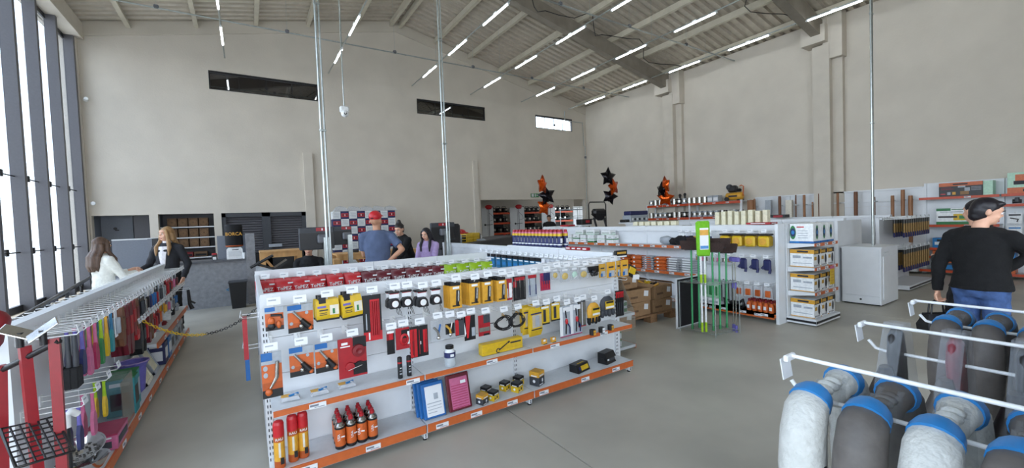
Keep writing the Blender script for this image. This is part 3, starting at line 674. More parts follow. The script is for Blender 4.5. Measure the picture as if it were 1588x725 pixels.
# --- right wall: paint shelves, tool wall, box shelves
PS = thing('paint_shelf', 'open rack with orange shelf edges holding paint tins by the right wall', 'shelving', (13.1, 8.77, 0))
for y in (6.98, 8.77, 10.57): b = MB(); b.bx(13.03, 13.08, y-.03, y+.03, 0, 1.98, 'white_paint'); b.bx(13.5, 13.55, y-.03, y+.03, 0, 1.98, 'white_paint'); b.part('upright', PS)
for z in (1.955, 1.475, 1.0):
    for y0, y1 in ((7.0, 8.75), (8.79, 10.55)):
        b = MB(); b.bx(13.05, 13.55, y0, y1, z-.03, z, 'white_matte'); s = b.part('shelf', PS); b = MB(); b.bx(13.01, 13.05, y0, y1, z-.075, z+.003, 'orange_deep'); b.part('beam', s)
        for k in range(3): strip_label(s, 13.005, y0+.4+.45*k, z-.035, 'y')
TW = thing('tool_rack', 'tall white slotted wall panel hung with wooden tool handles', 'shelving', (13.5, 4.85, 0))
for i in range(4):
    y0 = 2.95+i*.95
    for z0, z1 in ((.1, .6), (.603, 1.1), (1.103, 1.6), (1.603, 2.0)): b = MB(); b.bx(13.5, 13.54, y0+.003, y0+.947, z0, z1, 'white_paint'); b.part('back_panel', TW)
    b = MB(); b.bx(13.46, 13.55, y0, y0+.95, 2.0, 2.035, 'white_paint'); b.part('header_strip', TW)
    b = MB(); b.bx(13.46, 13.5, y0, y0+.95, 1.72, 1.75, 'white_paint'); b.part('rail', TW)
for y in (2.95, 3.9, 4.85, 5.8, 6.75): b = MB(); b.bx(13.47, 13.51, y-.02, y+.02, 0, 2.03, 'white_paint'); b.part('upright', TW)
b = MB(); b.bx(13.0, 13.5, 2.95, 6.75, .06, .12, 'white_matte'); b.part('base_shelf', TW)
BS = thing('box_shelf', 'white wall shelving with orange edges behind the man in black', 'shelving', (13.4, .6, 0))
for i in range(4):
    y0 = -2.0+1.24*i
    b = MB(); b.bx(13.5, 13.55, y0, y0+1.215, .05, 2.1, 'white_paint'); b.part('back_panel', BS)
    for z in ((1.76, 1.14, .62, .43, .12) if i == 3 else (1.76, 1.55 if i == 2 else 1.14, .62, .12)):
        b = MB(); b.bx(13.1, 13.495, y0, y0+1.215, z-.03, z, 'white_matte'); s = b.part('shelf', BS); b = MB(); b.bx(13.085, 13.1, y0, y0+1.215, z-.05, z+.004, 'orange_deep'); b.part('edge_strip', s)
        strip_label(s, 13.08, y0+.45, z-.023, 'y')
for y in (-.76, .48, 1.72, 2.91): b = MB(); b.bx(13.47, 13.51, y-.02, y+.02, 0, 2.1, 'white_paint'); b.part('upright', BS)
# --- left row along the window
LG = thing('hook_gondola', 'long white shelf row crowded with wire hooks beside the glazed wall', 'shelving', (-1.1, 5.4, 0))
for i in range(6):
    y0 = 2.3+i*.97; yn = y0
    if i == 0: continue
    b = MB(); b.bx(-1.115, -1.085, y0, y0+.967, .05, 1.09, 'white_paint'); b.part('back_panel', LG)
    b = MB(); b.bx(-1.135, -1.065, y0, y0+.967, 1.09, 1.14, 'white_paint'); b.part('header_strip', LG)
    b = MB(); b.bx(-1.085, -.83, y0, y0+.967, .09, .12, 'white_matte'); s = b.part('base_shelf', LG); b = MB(); b.bx(-.835, -.82, y0, y0+.963, .06, .125, 'orange_strip'); b.part('edge_strip', s)
    strip_label(s, -.816, y0+.3, .095, 'e'); strip_label(s, -.816, y0+.75, .095, 'e')
    if i >= 3:
        b = MB(); b.bx(-1.085, -.83, max(y0, 5.55), y0+.967, .44, .47, 'white_matte'); s = b.part('shelf', LG); b = MB(); b.bx(-.835, -.82, max(y0, 5.55), y0+.963, .42, .474, 'orange_strip'); b.part('edge_strip', s); strip_label(s, -.816, y0+.75, .447, 'e')
for y in (3.27, 4.24, 5.21, 6.18, 7.15, 8.12): b = MB(); b.bx(-1.12, -1.08, y-.018, y+.018, 0, 1.1, 'white_paint'); b.part('upright', LG)
b = MB(); b.bx(-1.35, -1.115, 3.27, 8.12, .06, .12, 'white_matte'); b.part('base_shelf', LG)
LH = []                                                   # right-hand hooks: (y, z, tip x)
for k in range(2, 40): LH.append((3.1+k*.126, 1.04, .25))
for k in range(26): LH.append((4.85+k*.126, .8, .25))
for k in range(1, 5): LH.append((3.1+k*.25, .62, .25))
for y, z, L in LH: hook(LG, -1.085, y, z, L, R(90), True)
for k in range(26): hook(LG, -1.115, 3.2+k*.19, 1.04, .25, R(-90), False)
# ---------------------------------------------------------------- goods on the front shelf
def flat(b, w, h, d, items, y0=None):
    """prints on a front face at local y = -d/2; items (mat, u0, u1, v0, v1) as fractions from bottom left"""
    for k, it in enumerate(items):
        m, u0, u1, v0, v1 = it[:5]; y = -d/2-.0006-.0004*k
        if len(it) > 5 and it[5] == 'o':
            n = 14; b.face([((u0+u1)/2*w-w/2+(u1-u0)/2*w*math.cos(2*math.pi*i/n), y, (v0+v1)/2*h+(v1-v0)/2*h*math.sin(2*math.pi*i/n)) for i in range(n)], m)
        elif len(it) > 5: b.face([(u*w-w/2, y, v*h) for u, v in it[5]], m)
        else: b.face([(u0*w-w/2, y, v0*h), (u1*w-w/2, y, v0*h), (u1*w-w/2, y, v1*h), (u0*w-w/2, y, v1*h)], m)
    return b
def span(x0, y0, x1, y1, Y):
    c = on_y((x0+x1)/2, (y0+y1)/2, Y); d = (c-CP).dot(_f)
    w = abs(on_y(x1, (y0+y1)/2, Y).x - on_y(x0, (y0+y1)/2, Y).x); h = abs(on_y((x0+x1)/2, y0, Y).z - on_y((x0+x1)/2, y1, Y).z)
    return c, w, h
def carded(name, label, cat, box, Y, base, prints, solid=None, texts=(), rz=0., group=None, d=.006, hk=True, part_name='blister', ypan=3.2, par=None, tag_=True):
    c, w, h = span(*box, Y); t = thing(name, label, cat, (c.x, Y, c.z-h/2), rz, group)
    b = MB(); b.box((0, 0, h/2), (w, d, h), base); flat(b, w, h, d, prints); b.part('card', t, world=False)
    if solid:
        b = MB(); solid(b, w, h, d); b.part(part_name, t, world=False)
    for s, sz, m, u, v in texts: lettering(s, sz, m, t, (u*w-w/2, -d/2-.0032, v*h))
    if hk: hook(par or G0, c.x, ypan, c.z+h/2+.005, ypan-Y+.03, 0, tag_)
    return t, w, h
R3 = lambda a, ax='Y': Matrix.Rotation(R(a), 3, ax)
TORCH = [('blue', 0, .55, .82, 1), ('orange', 0, 1, .34, .74), ('dark_orange', 0, 1, .18, .34), ('black_plastic', 0, 1, 0, .18), ('grey_card', .06, .2, .28, .4, 'o'), ('grey_card', .68, .82, .62, .74, 'o')]
def torch_solid(bent=False):
    def f(b, w, h, d):
        y = -d/2-.012
        if bent:
            b.tube([(.28*w, y, .8*h), (.22*w, y, .45*h), (-.12*w, y, .22*h)], [.011, .012, .006], 'steel', 8); b.ball((-.2*w, y, .14*h), (.02, .012, .022), 'orange', 8, 6)
        else:
            b.tube([(-.3*w, y, .78*h), (.05*w, y, .42*h)], .009, 'chrome', 8); b.tube([(.0*w, y, .46*h), (.3*w, y, .16*h)], [.014, .019], 'black_plastic', 8); b.ball((.36*w, y, .12*h), .015, 'orange', 8, 6); b.ball((.0*w, y, .22*h), .016, 'steel', 8, 6); b.tube([(.05*w, y, .4*h), (-.05*w, y, .2*h), (.15*w, y, .18*h)], .006, 'black_plastic', 6)
    return f
def jug_solid(b, w, h, d):
    y = -d/2-.014
    b.ball((-.18*w, y, .42*h), (.2*w, .012, .17*h), 'orange', 10, 6); b.ball((-.18*w, y, .2*h), (.22*w, .013, .17*h), 'black_plastic', 10, 6); b.tube([(-.2*w, y, .68*h), (.38*w, y, .64*h), (.4*w, y, .5*h)], .008, 'black_plastic', 6); b.ball((.22*w, y, .25*h), (.14*w, .01, .17*h), 'orange', 10, 6)
Yc = 2.96
carded('torch_card', 'leftmost card of the upper hook row, black and orange gas burner under a blue corner', 'torch', (411, 476, 440, 512), Yc, 'grey_card', TORCH[:4], jug_solid)
carded('torch_card', 'second card of the upper hook row, slanted blow torch on an orange card', 'torch', (446, 472, 486, 514), Yc, 'grey_card', TORCH, torch_solid(), rz=R(6))
carded('torch_card', 'tall torch card with a bent steel pipe at the lower left shelf end', 'torch', (406, 546, 438, 616), Yc-.04, 'grey_card', TORCH[:4]+[('grey_card', .08, .3, .6, .72, 'o'), ('grey_card', .08, .3, .45, .57, 'o')], torch_solid(True))
carded('torch_card', 'left one of two slanted blow torch cards in the lower hook row', 'torch', (449, 537, 487, 582), Yc, 'grey_card', TORCH, torch_solid())
carded('torch_card', 'slanted blow torch card in the lower hook row, right beside the red card', 'torch', (489, 531, 524, 576), Yc, 'grey_card', TORCH, torch_solid())
def discs(b, w, h, d):
    b.lathe((.2*w, 0, .66*h), [(0, -.022), (.02, -.03), (.22*w, -.028), (.23*w, -.003)], 'dark_red', 18, 'y'); b.lathe((.22*w, 0, .24*h), [(0, -.02), (.2*w, -.02), (.21*w, -.003)], 'black_plastic', 18, 'y'); b.lathe((-.12*w, 0, .28*h), [(0, -.024), (.16*w, -.022), (.17*w, -.003)], 'red', 14, 'y'); b.tube([(-.2*w, -.02, .2*h), (.3*w, -.02, .28*h)], .004, 'chrome', 6)
carded('accessory_card', 'red card with round red and black pad discs in the lower hook row', 'tool', (525, 523, 569, 584), Yc, 'red', [('white_plastic', .12, .34, .84, .9), ('white_plastic', .08, .42, .78, .81), ('black_plastic', .5, 1, .05, .35), ('black_plastic', .52, 1, .72, 1)], discs)
# yellow bags, several on each of two hooks
def yellow_bag(w, h):
    t = thing('fixings_bag', '', 'bag', (0, 0, 0), 0, 'yellow bags on the upper hook row'); d = .03
    b = MB(); n = 8; vs = []
    b.hull([(x*w/2*s, y*d/2*q, z) for s, q, z in ((.96, .15, h), (1, 1, h*.72), (1, 1, h*.25), (.97, .2, 0)) for x in (-1, 1) for y in (-1, 1)], 'yellow'); b.part('pouch', t, world=False)
    b = MB(); flat(b, w, h, d, [('purple', .05, .42, .62, .72), ('ink', .12, .5, .48, .54), ('off_white', .58, .97, .25, .72), ('green', .7, .8, .3, .55), ('ink', .12, .45, .36, .39), ('ink', .12, .45, .28, .31)]); b.part('print', t, world=False)
    b = MB(); b.box((-.22*w, 0, h*.98), (.3*w, .02, .05), 'black_plastic'); b.box((0, 0, .004), (w, .02, .012), 'black_plastic'); b.part('header', t, world=False); return t
for j, (bx_, rz, nm) in enumerate((((490, 464, 526, 496), R(3), 'left'), ((530, 458, 563, 492), R(10), 'right'))):
    c, w, h = span(*bx_, 2.94); yb = yellow_bag(w, h); KIDS.pop(yb.name, None)
    yb.location = (c.x, 2.94, c.z-h/2); yb.rotation_euler = (0, R(-3)*j, rz); yb['label'] = 'front yellow bag of the %s of two hooks of yellow fixings bags' % nm
    for k in range(3): dup(yb, (c.x+.008*(k % 2), 2.985+.04*k, c.z-h/2-.003*k), '%s yellow bag from the front on the %s of two hooks of yellow bags' % (nth(k+1), nm), rz=rz*.6)
    hook(G0, c.x, 3.2, c.z+h/2+.005, .28)
# marker card
def markers(b, w, h, d):
    for k in range(4): b.tube([(-.05*w+.11*w*k, -d/2-.008, .12*h), (-.02*w+.1*w*k, -d/2-.008, .86*h)], .006, 'red', 6)
carded('marker_card', 'tall black and red card of red markers between yellow bags and tape measures', 'markers', (563, 457, 592, 528), Yc, 'black_plastic', [('bright_red', 0, 1, 0, .2), ('bright_red', .38, .9, .15, .9), ('white_plastic', .26, .34, .03, .18), ('grey_card', .14, .2, .25, .6)], markers)
# tape measures
def tape():
    t = thing('tape_measure', '', 'tape measure', (0, 0, 0), 0, 'tape measures on the upper hook row')
    b = MB(); P = [(-.035, 0), (.038, 0), (.042, .012), (.035, .05), (.02, .07), (-.025, .07), (-.04, .05), (-.042, .01)]
    b.prism(P, .045, 'black_plastic', Matrix.Translation((0, .02, .0)) @ Matrix.Rotation(R(90), 4, 'X')); b.part('case', t, world=False)
    b = MB(); b.lathe((.0, -.0255, .034), [(0, -.002), (.019, -.002), (.024, 0, 'red'), (.027, .002, 'red')], 'white_plastic', 16, 'y'); b.part('face', t, world=False)
    b = MB(); b.box((0, .0, .097), (.07, .012, .045), 'label_white'); b.box((0, -.0065, .11), (.066, .001, .014), 'red'); b.box((0, .002, .115), (.076, .03, .012), 'black_plastic'); b.part('header_card', t, world=False)
    b = MB(); b.tube([(.03, 0, .005), (.045, -.005, -.03), (.05, -.01, -.06), (.04, 0, -.05), (.035, .01, -.01)], .002, 'black_plastic', 5); b.part('wrist_cord', t, world=False); return t
tp = tape(); tp.location = (0, 0, -5)
k = 0
for i, (x, y, n) in enumerate(((612, 478, 2), (631, 475, 1), (655, 475, 2), (676, 471, 1))):
    for q in range(n):
        p = on_y(x, y, 2.95); p.y += .055*q; p.x -= .006*q
        lab = ('black tape measure with white dial, %s of four hooks from the left, %s' % (nth(i), ('front one' if q == 0 else 'one behind'))) if n > 1 else 'single black tape measure with white dial on the %s of four tape hooks' % nth(i)
        if k == 0: tp.location = p; tp['label'] = lab
        else: dup(tp, p, lab, rz=random.uniform(-.15, .15))
        k += 1
    p = on_y(x, y, 2.95); hook(G0, p.x, 3.2, p.z+.128, .28)
# yellow carded cutters, a stack on each of four hooks
def knife(w, h):
    t = thing('knife_card', '', 'knife', (0, 0, 0), 0, 'yellow carded knives on the upper hook row'); d = .004
    b = MB(); b.box((0, 0, h/2), (w, d, h), 'amber'); b.box((0, 0, h*1.07), (.8*w, .003, h*.14), 'black_plastic'); flat(b, w, h, d, [('white_plastic', .25, .8, .86, .96)]); b.part('card', t, world=False)
    b = MB(); b.rbox((.12*w, -.007, h*.45), (.26*w, .012, h*.72), .004, 'black_plastic', R3(4)); b.rbox((.2*w, -.013, h*.55), (.16*w, .008, h*.5), .003, 'steel', R3(4)); b.box((-.02*w, -.005, h*.12), (.6*w, .008, h*.05), 'black_plastic'); b.part('knife', t, world=False); return t
kc = None
for i, (bx_, n) in enumerate((((698, 443, 716, 478), 5), ((728, 441, 744, 473), 6), ((748, 437, 764, 470), 5), ((770, 434, 786, 467), 6))):
    c, w, h = span(*bx_, 2.93)
    for q in range(n):
        p = (c.x-.004*q, 2.93+.022*q, c.z-h/2); lab = '%s yellow knife card from the front on the %s of four yellow stacks' % (nth(q), nth(i))
        if kc is None: kc = knife(w, h); kc.location = p; kc['label'] = lab
        else: dup(kc, p, lab)
    hook(G0, c.x, 3.2, c.z+h/2*1.28+.006, .29)
# screwdriver cards etc. right of them
def drivers(n, m='dark_steel', hm='red'):
    def f(b, w, h, d):
        for k in range(n): x = -.36*w+.72*w*k/max(1, n-1); b.tube([(x, -d/2-.006, .1*h), (x, -d/2-.006, .55*h)], .0045, hm, 6); b.tube([(x, -d/2-.006, .5*h), (x, -d/2-.006, .88*h)], .0025, m, 5)
    return f
carded('cutter_card', 'narrow red and white card between yellow knives and black screwdriver cards', 'tool', (785, 432, 794, 465), Yc, 'red', [('white_plastic', .45, .95, .1, .8)], drivers(1, 'steel', 'white_plastic'))
carded('screwdriver_card', 'wide black card of dark screwdrivers with red top', 'screwdrivers', (796, 428, 815, 465), Yc, 'black_plastic', [('red', .1, .95, .82, .96), ('red', 0, .25, .55, .8)], drivers(3, 'steel', 'dark_steel'))
carded('screwdriver_card', 'narrow black card with red header and two dark screwdrivers', 'screwdrivers', (819, 426, 832, 460), Yc, 'grey_card', [('red', 0, 1, .85, 1)], drivers(2, 'black_plastic', 'navy'))
carded('screwdriver_card', 'pink and navy card of four small screwdrivers with red handles', 'screwdrivers', (838, 423, 853, 450), Yc, 'magenta', [('navy', .3, 1, .35, 1)], drivers(4, 'navy', 'bright_red'))
def bagged(m, lab, bx_, Y=2.97, extra=None, ypan=3.2, par=None, grp=None, tg=True):
    c, w, h = span(*bx_, Y); t = thing('parts_bag', lab, 'bag', (c.x, Y, c.z-h/2), 0, grp)
    b = MB(); b.hull([(s*w/2*k, q*.012, z) for s in (-1, 1) for q, z, k in ((.2, h, .9), (1, h*.6, 1), (-1, h*.6, 1), (1, h*.15, 1), (-1, h*.15, 1), (0, 0, .95))], 'bag_clear'); b.part('clear_bag', t, world=False)
    b = MB(); b.ball((.02*w, 0, h*.42), (w*.36, .009, h*.26), m, 10, 6); b.box((0, .0, h*.86), (w*.6, .003, h*.14), 'label_white')
    if extra: b.tube([(-.2*w, -.004, .12*h), (.25*w, -.004, .3*h)], .006, extra, 6)
    b.part('contents', t, world=False); hook(par or G0, c.x, ypan, c.z+h/2+.005, ypan-Y+.03, 0, tg); return t
bagged('yellow', 'leftmost small clear bag with a yellow fitting on the upper right hooks', (856, 417, 866, 434))
bagged('yellow', 'second clear bag with a big yellow fitting on the upper right hooks', (869, 416, 883, 437))
bagged('mint', 'clear bag with a white nozzle between yellow fittings on the upper right hooks', (885, 414, 897, 434), extra='white_plastic')
bagged('yellow', 'fourth clear bag with a yellow fitting, next to black knobs', (898, 414, 912, 433))
c, w, h = span(912, 412, 930, 431, 2.97); t = thing('knob_set', 'dark bundle of black knobs between clear bags and amber packs', 'knobs', (c.x, 2.97, c.z-h/2))
b = MB()
for i in range(5): b.ball((-.03+.016*i, random.uniform(-.01, .02), h*.35+.02*(i % 2)), (.02, .02, .024), 'black_plastic', 8, 6)
b.part('knobs', t, world=False); b = MB(); b.box((0, .012, h*.7), (w, .003, h*.5), 'black_plastic'); b.part('card', t, world=False); hook(G0, c.x, 3.2, c.z+h/2+.005, .25)
for i, (bx_, m) in enumerate((((929, 409, 939, 430), 'mustard'), ((941, 406, 954, 430), 'amber'), ((956, 404, 962, 429), 'mustard'), ((963, 403, 974, 428), 'amber'))):
    carded('blade_pack', '%s amber blade pack from the left at the upper right end of the shelf' % nth(i), 'blades', bx_, 2.97 if i < 3 else 2.95, m, [('grey_card', .3, .9, .05, .45), ('ink', .2, .8, .62, .72), ('blue', .2, .5, .05, .3)], None, group='amber blade packs', hk=i < 2)
carded('box_card', 'black and gold boxed card standing above the right end of the header', 'box', (954, 388, 971, 399), 3.19, 'black_plastic', [('mustard', .1, .9, .5, .8), ('label_white', .05, .95, .05, .25)], None, d=.03, hk=False)
# lower hook row
carded('wire_tool_card', 'narrow red and black wire tool card right of the tall marker card', 'tool', (600, 513, 612, 549), Yc, 'black_plastic', [('bright_red', 0, .9, .62, .95), ('white_plastic', .05, .95, .9, 1)], drivers(2, 'black_plastic', 'black_plastic'))
def coil(b, w, h, d):
    for k in range(3): b.tube([(.1*w+.3*w*math.cos(a*PI6)*(1-.12*k), -d/2-.006-.003*k, .45*h+.26*h*math.sin(a*PI6)*(1-.1*k)) for a in range(12)], .004, 'bright_red', 6, closed=True)
carded('coil_card', 'red card with a coiled red lead in the lower hook row', 'lead', (614, 508, 635, 541), Yc, 'red', [('black_plastic', .4, 1, .5, .9), ('white_plastic', .85, 1, .2, .8)], coil)
carded('file_set', 'wide red and black roll of red handled files in the lower hook row', 'files', (636, 505, 664, 553), Yc, 'black_plastic', [('bright_red', 0, .38, .02, .92), ('bright_red', .72, .95, .12, .86), ('white_plastic', .5, .6, .4, .5), ('dark_red', .18, .22, .02, .9)], drivers(3, 'red', 'dark_red'))
def silver_lump(m, m2):
    def f(b, w, h, d):
        b.tube([(-.3*w, -.014, .7*h), (0, -.018, .5*h), (.1*w, -.016, .2*h)], .009, m, 8); b.ball((.05*w, -.016, .2*h), .016, 'chrome', 8, 6); b.tube([(.25*w, -.014, .8*h), (.05*w, -.016, .35*h)], .007, m2, 6)
    return f
carded('valve_card', 'bagged silver and blue valve parts in the middle of the lower hook row', 'valve', (668, 496, 687, 530), Yc, 'bag_clear', [], silver_lump('steel', 'blue'))
carded('valve_card', 'bagged dark bronze valve parts next to the silver and blue valve', 'valve', (687, 494, 705, 524), Yc, 'bag_clear', [('black_plastic', .2, 1, .2, .75)], silver_lump('mustard', 'steel'))
carded('comb_card', 'small red and grey blade card left of the red and white scraper', 'tool', (706, 494, 721, 520), Yc, 'dark_grey', [('bright_red', 0, .35, .05, .95), ('black_plastic', .3, .8, .9, 1)])
carded('scraper_card', 'tall red, white and black scraper card in the lower hook row', 'tool', (720, 489, 737, 527), Yc, 'black_plastic', [('bright_red', 0, 0, 0, 0, [(.1, 1), (.6, 1), (.35, .1), (.2, .1)]), ('white_plastic', 0, 0, 0, 0, [(0, .75), (.15, .3), (0, .15)]), ('grey_card', .65, .95, .15, .5)])
carded('comb_card', 'red and grey comb card left of the black cable coils', 'tool', (742, 488, 760, 520), Yc, 'red', [('dark_grey', .42, 1, .6, 1), ('steel', .05, .95, .2, .4), ('black_plastic', .4, .9, .0, .1)])
for i, (bx_, nm) in enumerate((((766, 487, 795, 513), 'left'), ((790, 483, 814, 508), 'right'))):
    c, w, h = span(*bx_, 2.99); t = thing('cable_coil', '%s one of two black cable coils tied with yellow in the lower hook row' % nm, 'cable', (c.x, 2.99, c.z-h/2))
    b = MB()
    for k in range(7):
        rr = .5*(.75+.25*random.random()); ph = random.uniform(-.5, .5); pts = []
        for a in range(14):
            q = 2*math.pi*a/14; pts.append((w*rr*math.cos(q)*.95+.004*k-.012, .012*math.sin(2*q+ph)+random.uniform(-.012, .012), h/2+h*rr*math.sin(q+.15*ph)*.9))
        b.tube(pts, .0045, 'black_plastic', 5, closed=True)
    b.tube([(-w*.5, 0, h*.6), (-w*.72, -.01, h*.62)], .004, 'black_plastic', 5); b.part('cable', t, world=False)
    b = MB(); b.tube([(0, -.02, h*.95), (.01, 0, h*.8), (0, .02, h*.95), (0, .01, h*1.05)], .004, 'mustard', 5, closed=True); b.part('cable_tie', t, world=False); hook(G0, c.x, 3.2, c.z+h/2+.012, .23)
def sling(w, h):
    t = thing('yellow_pouch', '', 'bag', (0, 0, 0), 0, 'yellow and clear pouches in the lower hook row')
    b = MB(); d = .035
    b.hull([(s*w/2, q*d/2, z) for s in (-1, 1) for q, z in ((.2, h), (1, h*.7), (-1, h*.7), (1, h*.2), (-1, h*.2), (.3, 0))], 'yellow'); b.part('pouch', t, world=False)
    b = MB(); flat(b, w, h, d, [('navy', .05, .95, .8, .85), ('bag_white', .15, .95, .32, .78), ('grey_card', .4, .75, .35, .75), ('ink', .05, .95, .24, .28)]); b.part('print', t, world=False); return t
c, w, h = span(820, 478, 840, 521, 2.95); s0 = sling(w, h); s0.location = (c.x, 2.95, c.z-h/2); s0['label'] = 'front yellow and clear pouch right of the black cable coils'; s0.rotation_euler = (0, 0, R(6))
dup(s0, (c.x-.03, 3.0, c.z-h/2+.01), 'middle yellow and clear pouch behind the front one', rz=R(-4)); dup(s0, (c.x-.02, 3.045, c.z-h/2+.02), 'rearmost yellow and clear pouch on the same hook', rz=R(2)); hook(G0, c.x, 3.2, c.z+h/2+.016, .27)
for i, bx_ in enumerate(((838, 474, 852, 503), (854, 469, 868, 497))):
    carded('bit_card', '%s one of two bright yellow carded tools with black trim' % ('left', 'right')[i], 'tool', bx_, Yc, 'yellow', [('ink', .3, .6, .15, .8), ('black_plastic', 0, 1, 0, .08), ('black_plastic', 0, .06, 0, 1), ('white_plastic', .1, .9, .86, .96)], lambda b, w, h, d: b.tube([(-.3*w, 0, h), (0, -.01, h*1.1), (.3*w, 0, h*1.12)], .006, 'black_plastic', 6), part_name='loop')
def pruner(b, w, h, d):
    b.tube([(-.05*w, -.012, .85*h), (.0, -.014, .62*h)], .006, 'black_plastic', 6); b.ball((.02*w, -.014, .5*h), (.016, .012, .028), 'bright_red', 8, 6); b.tube([(0, -.012, .48*h), (-.05*w, -.012, .1*h)], .006, 'black_plastic', 6); b.tube([(.05*w, -.012, .48*h), (.3*w, -.012, .3*h), (.3*w, -.012, .08*h)], .006, 'navy', 6)
for i, bx_ in enumerate(((868, 474, 886, 522), (884, 470, 902, 518))):
    carded('pliers_card', '%s one of two tall white cards with red and black pliers' % ('left', 'right')[i], 'pliers', bx_, Yc, 'grey_card', [('label_white', 0, .25, .04, .98), ('label_white', .3, .9, .8, .95), ('magenta', 0, 1, 0, .03)], pruner)
carded('rule_card', 'grey steel rule set with red edge between pliers and gloves', 'rule', (896, 466, 908, 506), Yc, 'dark_grey', [('steel', .12, .45, .06, .94), ('label_white', .5, .6, .05, .95), ('steel', .65, .95, .06, .94), ('red', 0, 1, 0, .03)])
def glove(lab, bx_, m, m2):
    c, w, h = span(*bx_, 2.96); t = thing('work_glove', lab, 'gloves', (c.x, 2.96, c.z-h/2))
    b = MB(); b.loft([((0, 0, .0), w*.42, .018), ((0, 0, h*.3), w*.46, .024), ((.0, 0, h*.6), w*.5, .026), ((0, 0, h*.8), w*.42, .02), ((0, 0, h*.96), w*.2, .01)], m, 12); b.part('palm', t, world=False)
    b = MB()
    for k in range(4): b.tube([(-.36*w+.24*w*k, -.004, h*.22), (-.38*w+.25*w*k, -.008, -.0*h), (-.36*w+.25*w*k, -.006, -.12*h+.01*(k % 2))], [w*.13, w*.12, w*.07], m2, 8)
    b.part('fingers', t, world=False)
    b = MB(); b.box((.06*w, -.03, h*.52), (w*.6, .002, h*.42), 'yellow'); b.box((.06*w, -.0315, h*.66), (w*.5, .002, h*.1), 'black_plastic'); b.box((.06*w, -.0315, h*.4), (w*.55, .002, h*.1), 'label_white'); b.part('paper_band', t, world=False); hook(G0, c.x, 3.2, c.z+h/2+.006, .26); return t
glove('orange and black work gloves with a yellow band near the right end', (910, 468, 930, 498), 'amber', 'black_soft')
glove('dark grey work gloves with a yellow band at the right end', (930, 458, 952, 487), 'dark_grey', 'dark_grey')
t, w, h = carded('driver_set', 'black screwdriver set with red handles hanging past the right end panel', 'screwdrivers', (955, 450, 967, 490), 3.08, 'black_plastic', [('bright_red', 0, 1, .72, .95)], drivers(4, 'black_plastic', 'dark_grey'), hk=False)
hook(GS, 3.46, 3.3, .9, .2, 0, False); 
t = thing('yellow_case', 'yellow and black flat case hanging at the right end of the island', 'case', (3.5, 3.08, .93))
b = MB(); b.rbox((3.5, 3.08, 1.0), (.13, .04, .12), .01, 'black_plastic', R3(25)); b.part('case', t); b = MB(); b.rbox((3.5, 3.058, 1.005), (.1, .012, .07), .004, 'yellow', R3(25)); b.part('window', t); b = MB(); b.box((3.56, 3.06, .93), (.1, .004, .05), 'label_white', R3(8)); b.part('price_tag', t)
# upper shelf goods
def clip_pack(x, y, lab):
    p = on_z(x, y, .487); t = thing('clip_pack', lab, 'clips', p, R(random.uniform(-15, 15)))
    b = MB(); b.hull([(s*.055*k, q*.035*k, z) for s in (-1, 1) for q in (-1, 1) for k, z in ((1, .004), (.8, .026))] , 'bag_white'); b.part('clear_bag', t, world=False)
    b = MB(); b.box((-.03, .0, .029), (.05, .05, .002), 'amber'); b.tube([(-.01, -.02, .03), (.045, .01, .03)], .007, 'sky_blue', 6); b.tube([(.0, .02, .03), (.04, -.02, .03)], .006, 'grey_card', 6); b.part('clips', t, world=False)
clip_pack(451, 619, 'leftmost flat pack of blue clips lying on the upper orange-edged shelf'); clip_pack(496, 610, 'middle flat pack of blue clips lying on the upper orange-edged shelf'); clip_pack(538, 599, 'rightmost flat pack of clear clips lying on the upper orange-edged shelf')
for i, (x, y, h) in enumerate(((621, 586, .155), (635, 582, .15))):
    p = on_z(x, y, .485); t = thing('spray_tube', '%s one of two slim black tubes with red bands on the upper shelf' % ('left', 'right')[i], 'bottle', p)
    b = MB(); b.lathe((0, 0, 0), [(0, 0), (.017, 0), (.018, .01), (.018, h*.62), (.018, h*.7, 'red'), (.018, h*.78), (.017, h*.97), (.012, h), (0, h)], 'black_plastic', 12); b.part('tube', t, world=False)
    b = MB(); flat(b, .03, h, .037, [('grey_card', .2, .8, .2, .26), ('grey_card', .2, .8, .35, .38), ('white_plastic', .3, .7, .48, .52)]); b.part('print', t, world=False)
p = on_z(702, 569, .485); p.y += .045; t = thing('plastic_jar', 'clear plastic jar with blue label and black lid on the upper shelf', 'jar', p)
b = MB(); b.lathe((0, 0, 0), [(0, 0), (.042, 0), (.044, .01), (.044, .09), (.044, .105, 'white_plastic'), (.03, .13, 'white_plastic'), (.028, .14), (0, .14)], 'crystal', 18); b.part('jar_body', t, world=False)
b = MB(); b.lathe((0, 0, 0), [(.0448, .07), (.0448, .112)], 'navy', 18); b.box((0, -.0455, .09), (.03, .001, .02), 'label_white'); b.part('label', t, world=False)
b = MB(); b.lathe((0, 0, 0), [(.031, .135), (.033, .137), (.033, .158), (.028, .162), (0, .162)], 'black_plastic', 18); b.part('lid', t, world=False)
p0 = on_z(747, 553, .485); p1 = on_z(809, 538, .485); t = thing('wrench_box', 'long yellow box with a black wrench picture on the upper shelf', 'box', ((p0.x+p1.x)/2, 2.99, .485), R(0))
w = p1.x-p0.x; b = MB(); b.rbox((0, .02, .05), (w, .07, .095), .004, 'yellow'); b.part('box_body', t, world=False)
b = MB(); flat(b, w, .1, .03, [('ink', .68, .95, .62, .75), ('mustard', 0, 1, .3, .33), ('mustard', 0, 1, .78, .8)]); b.part('print', t, world=False)
b = MB(); b.box((.0, -.0185, .052), (.1, .002, .01), 'ink', R3(-28)); b.tube([(-.05+.018*math.cos(a), -.0185, .026+.018*math.sin(a)) for a in [.9+.55*k for k in range(9)]], .004, 'ink', 5); b.box((.055, -.0185, .08), (.02, .002, .016), 'ink', R3(-28)); b.part('wrench_picture', t, world=False)
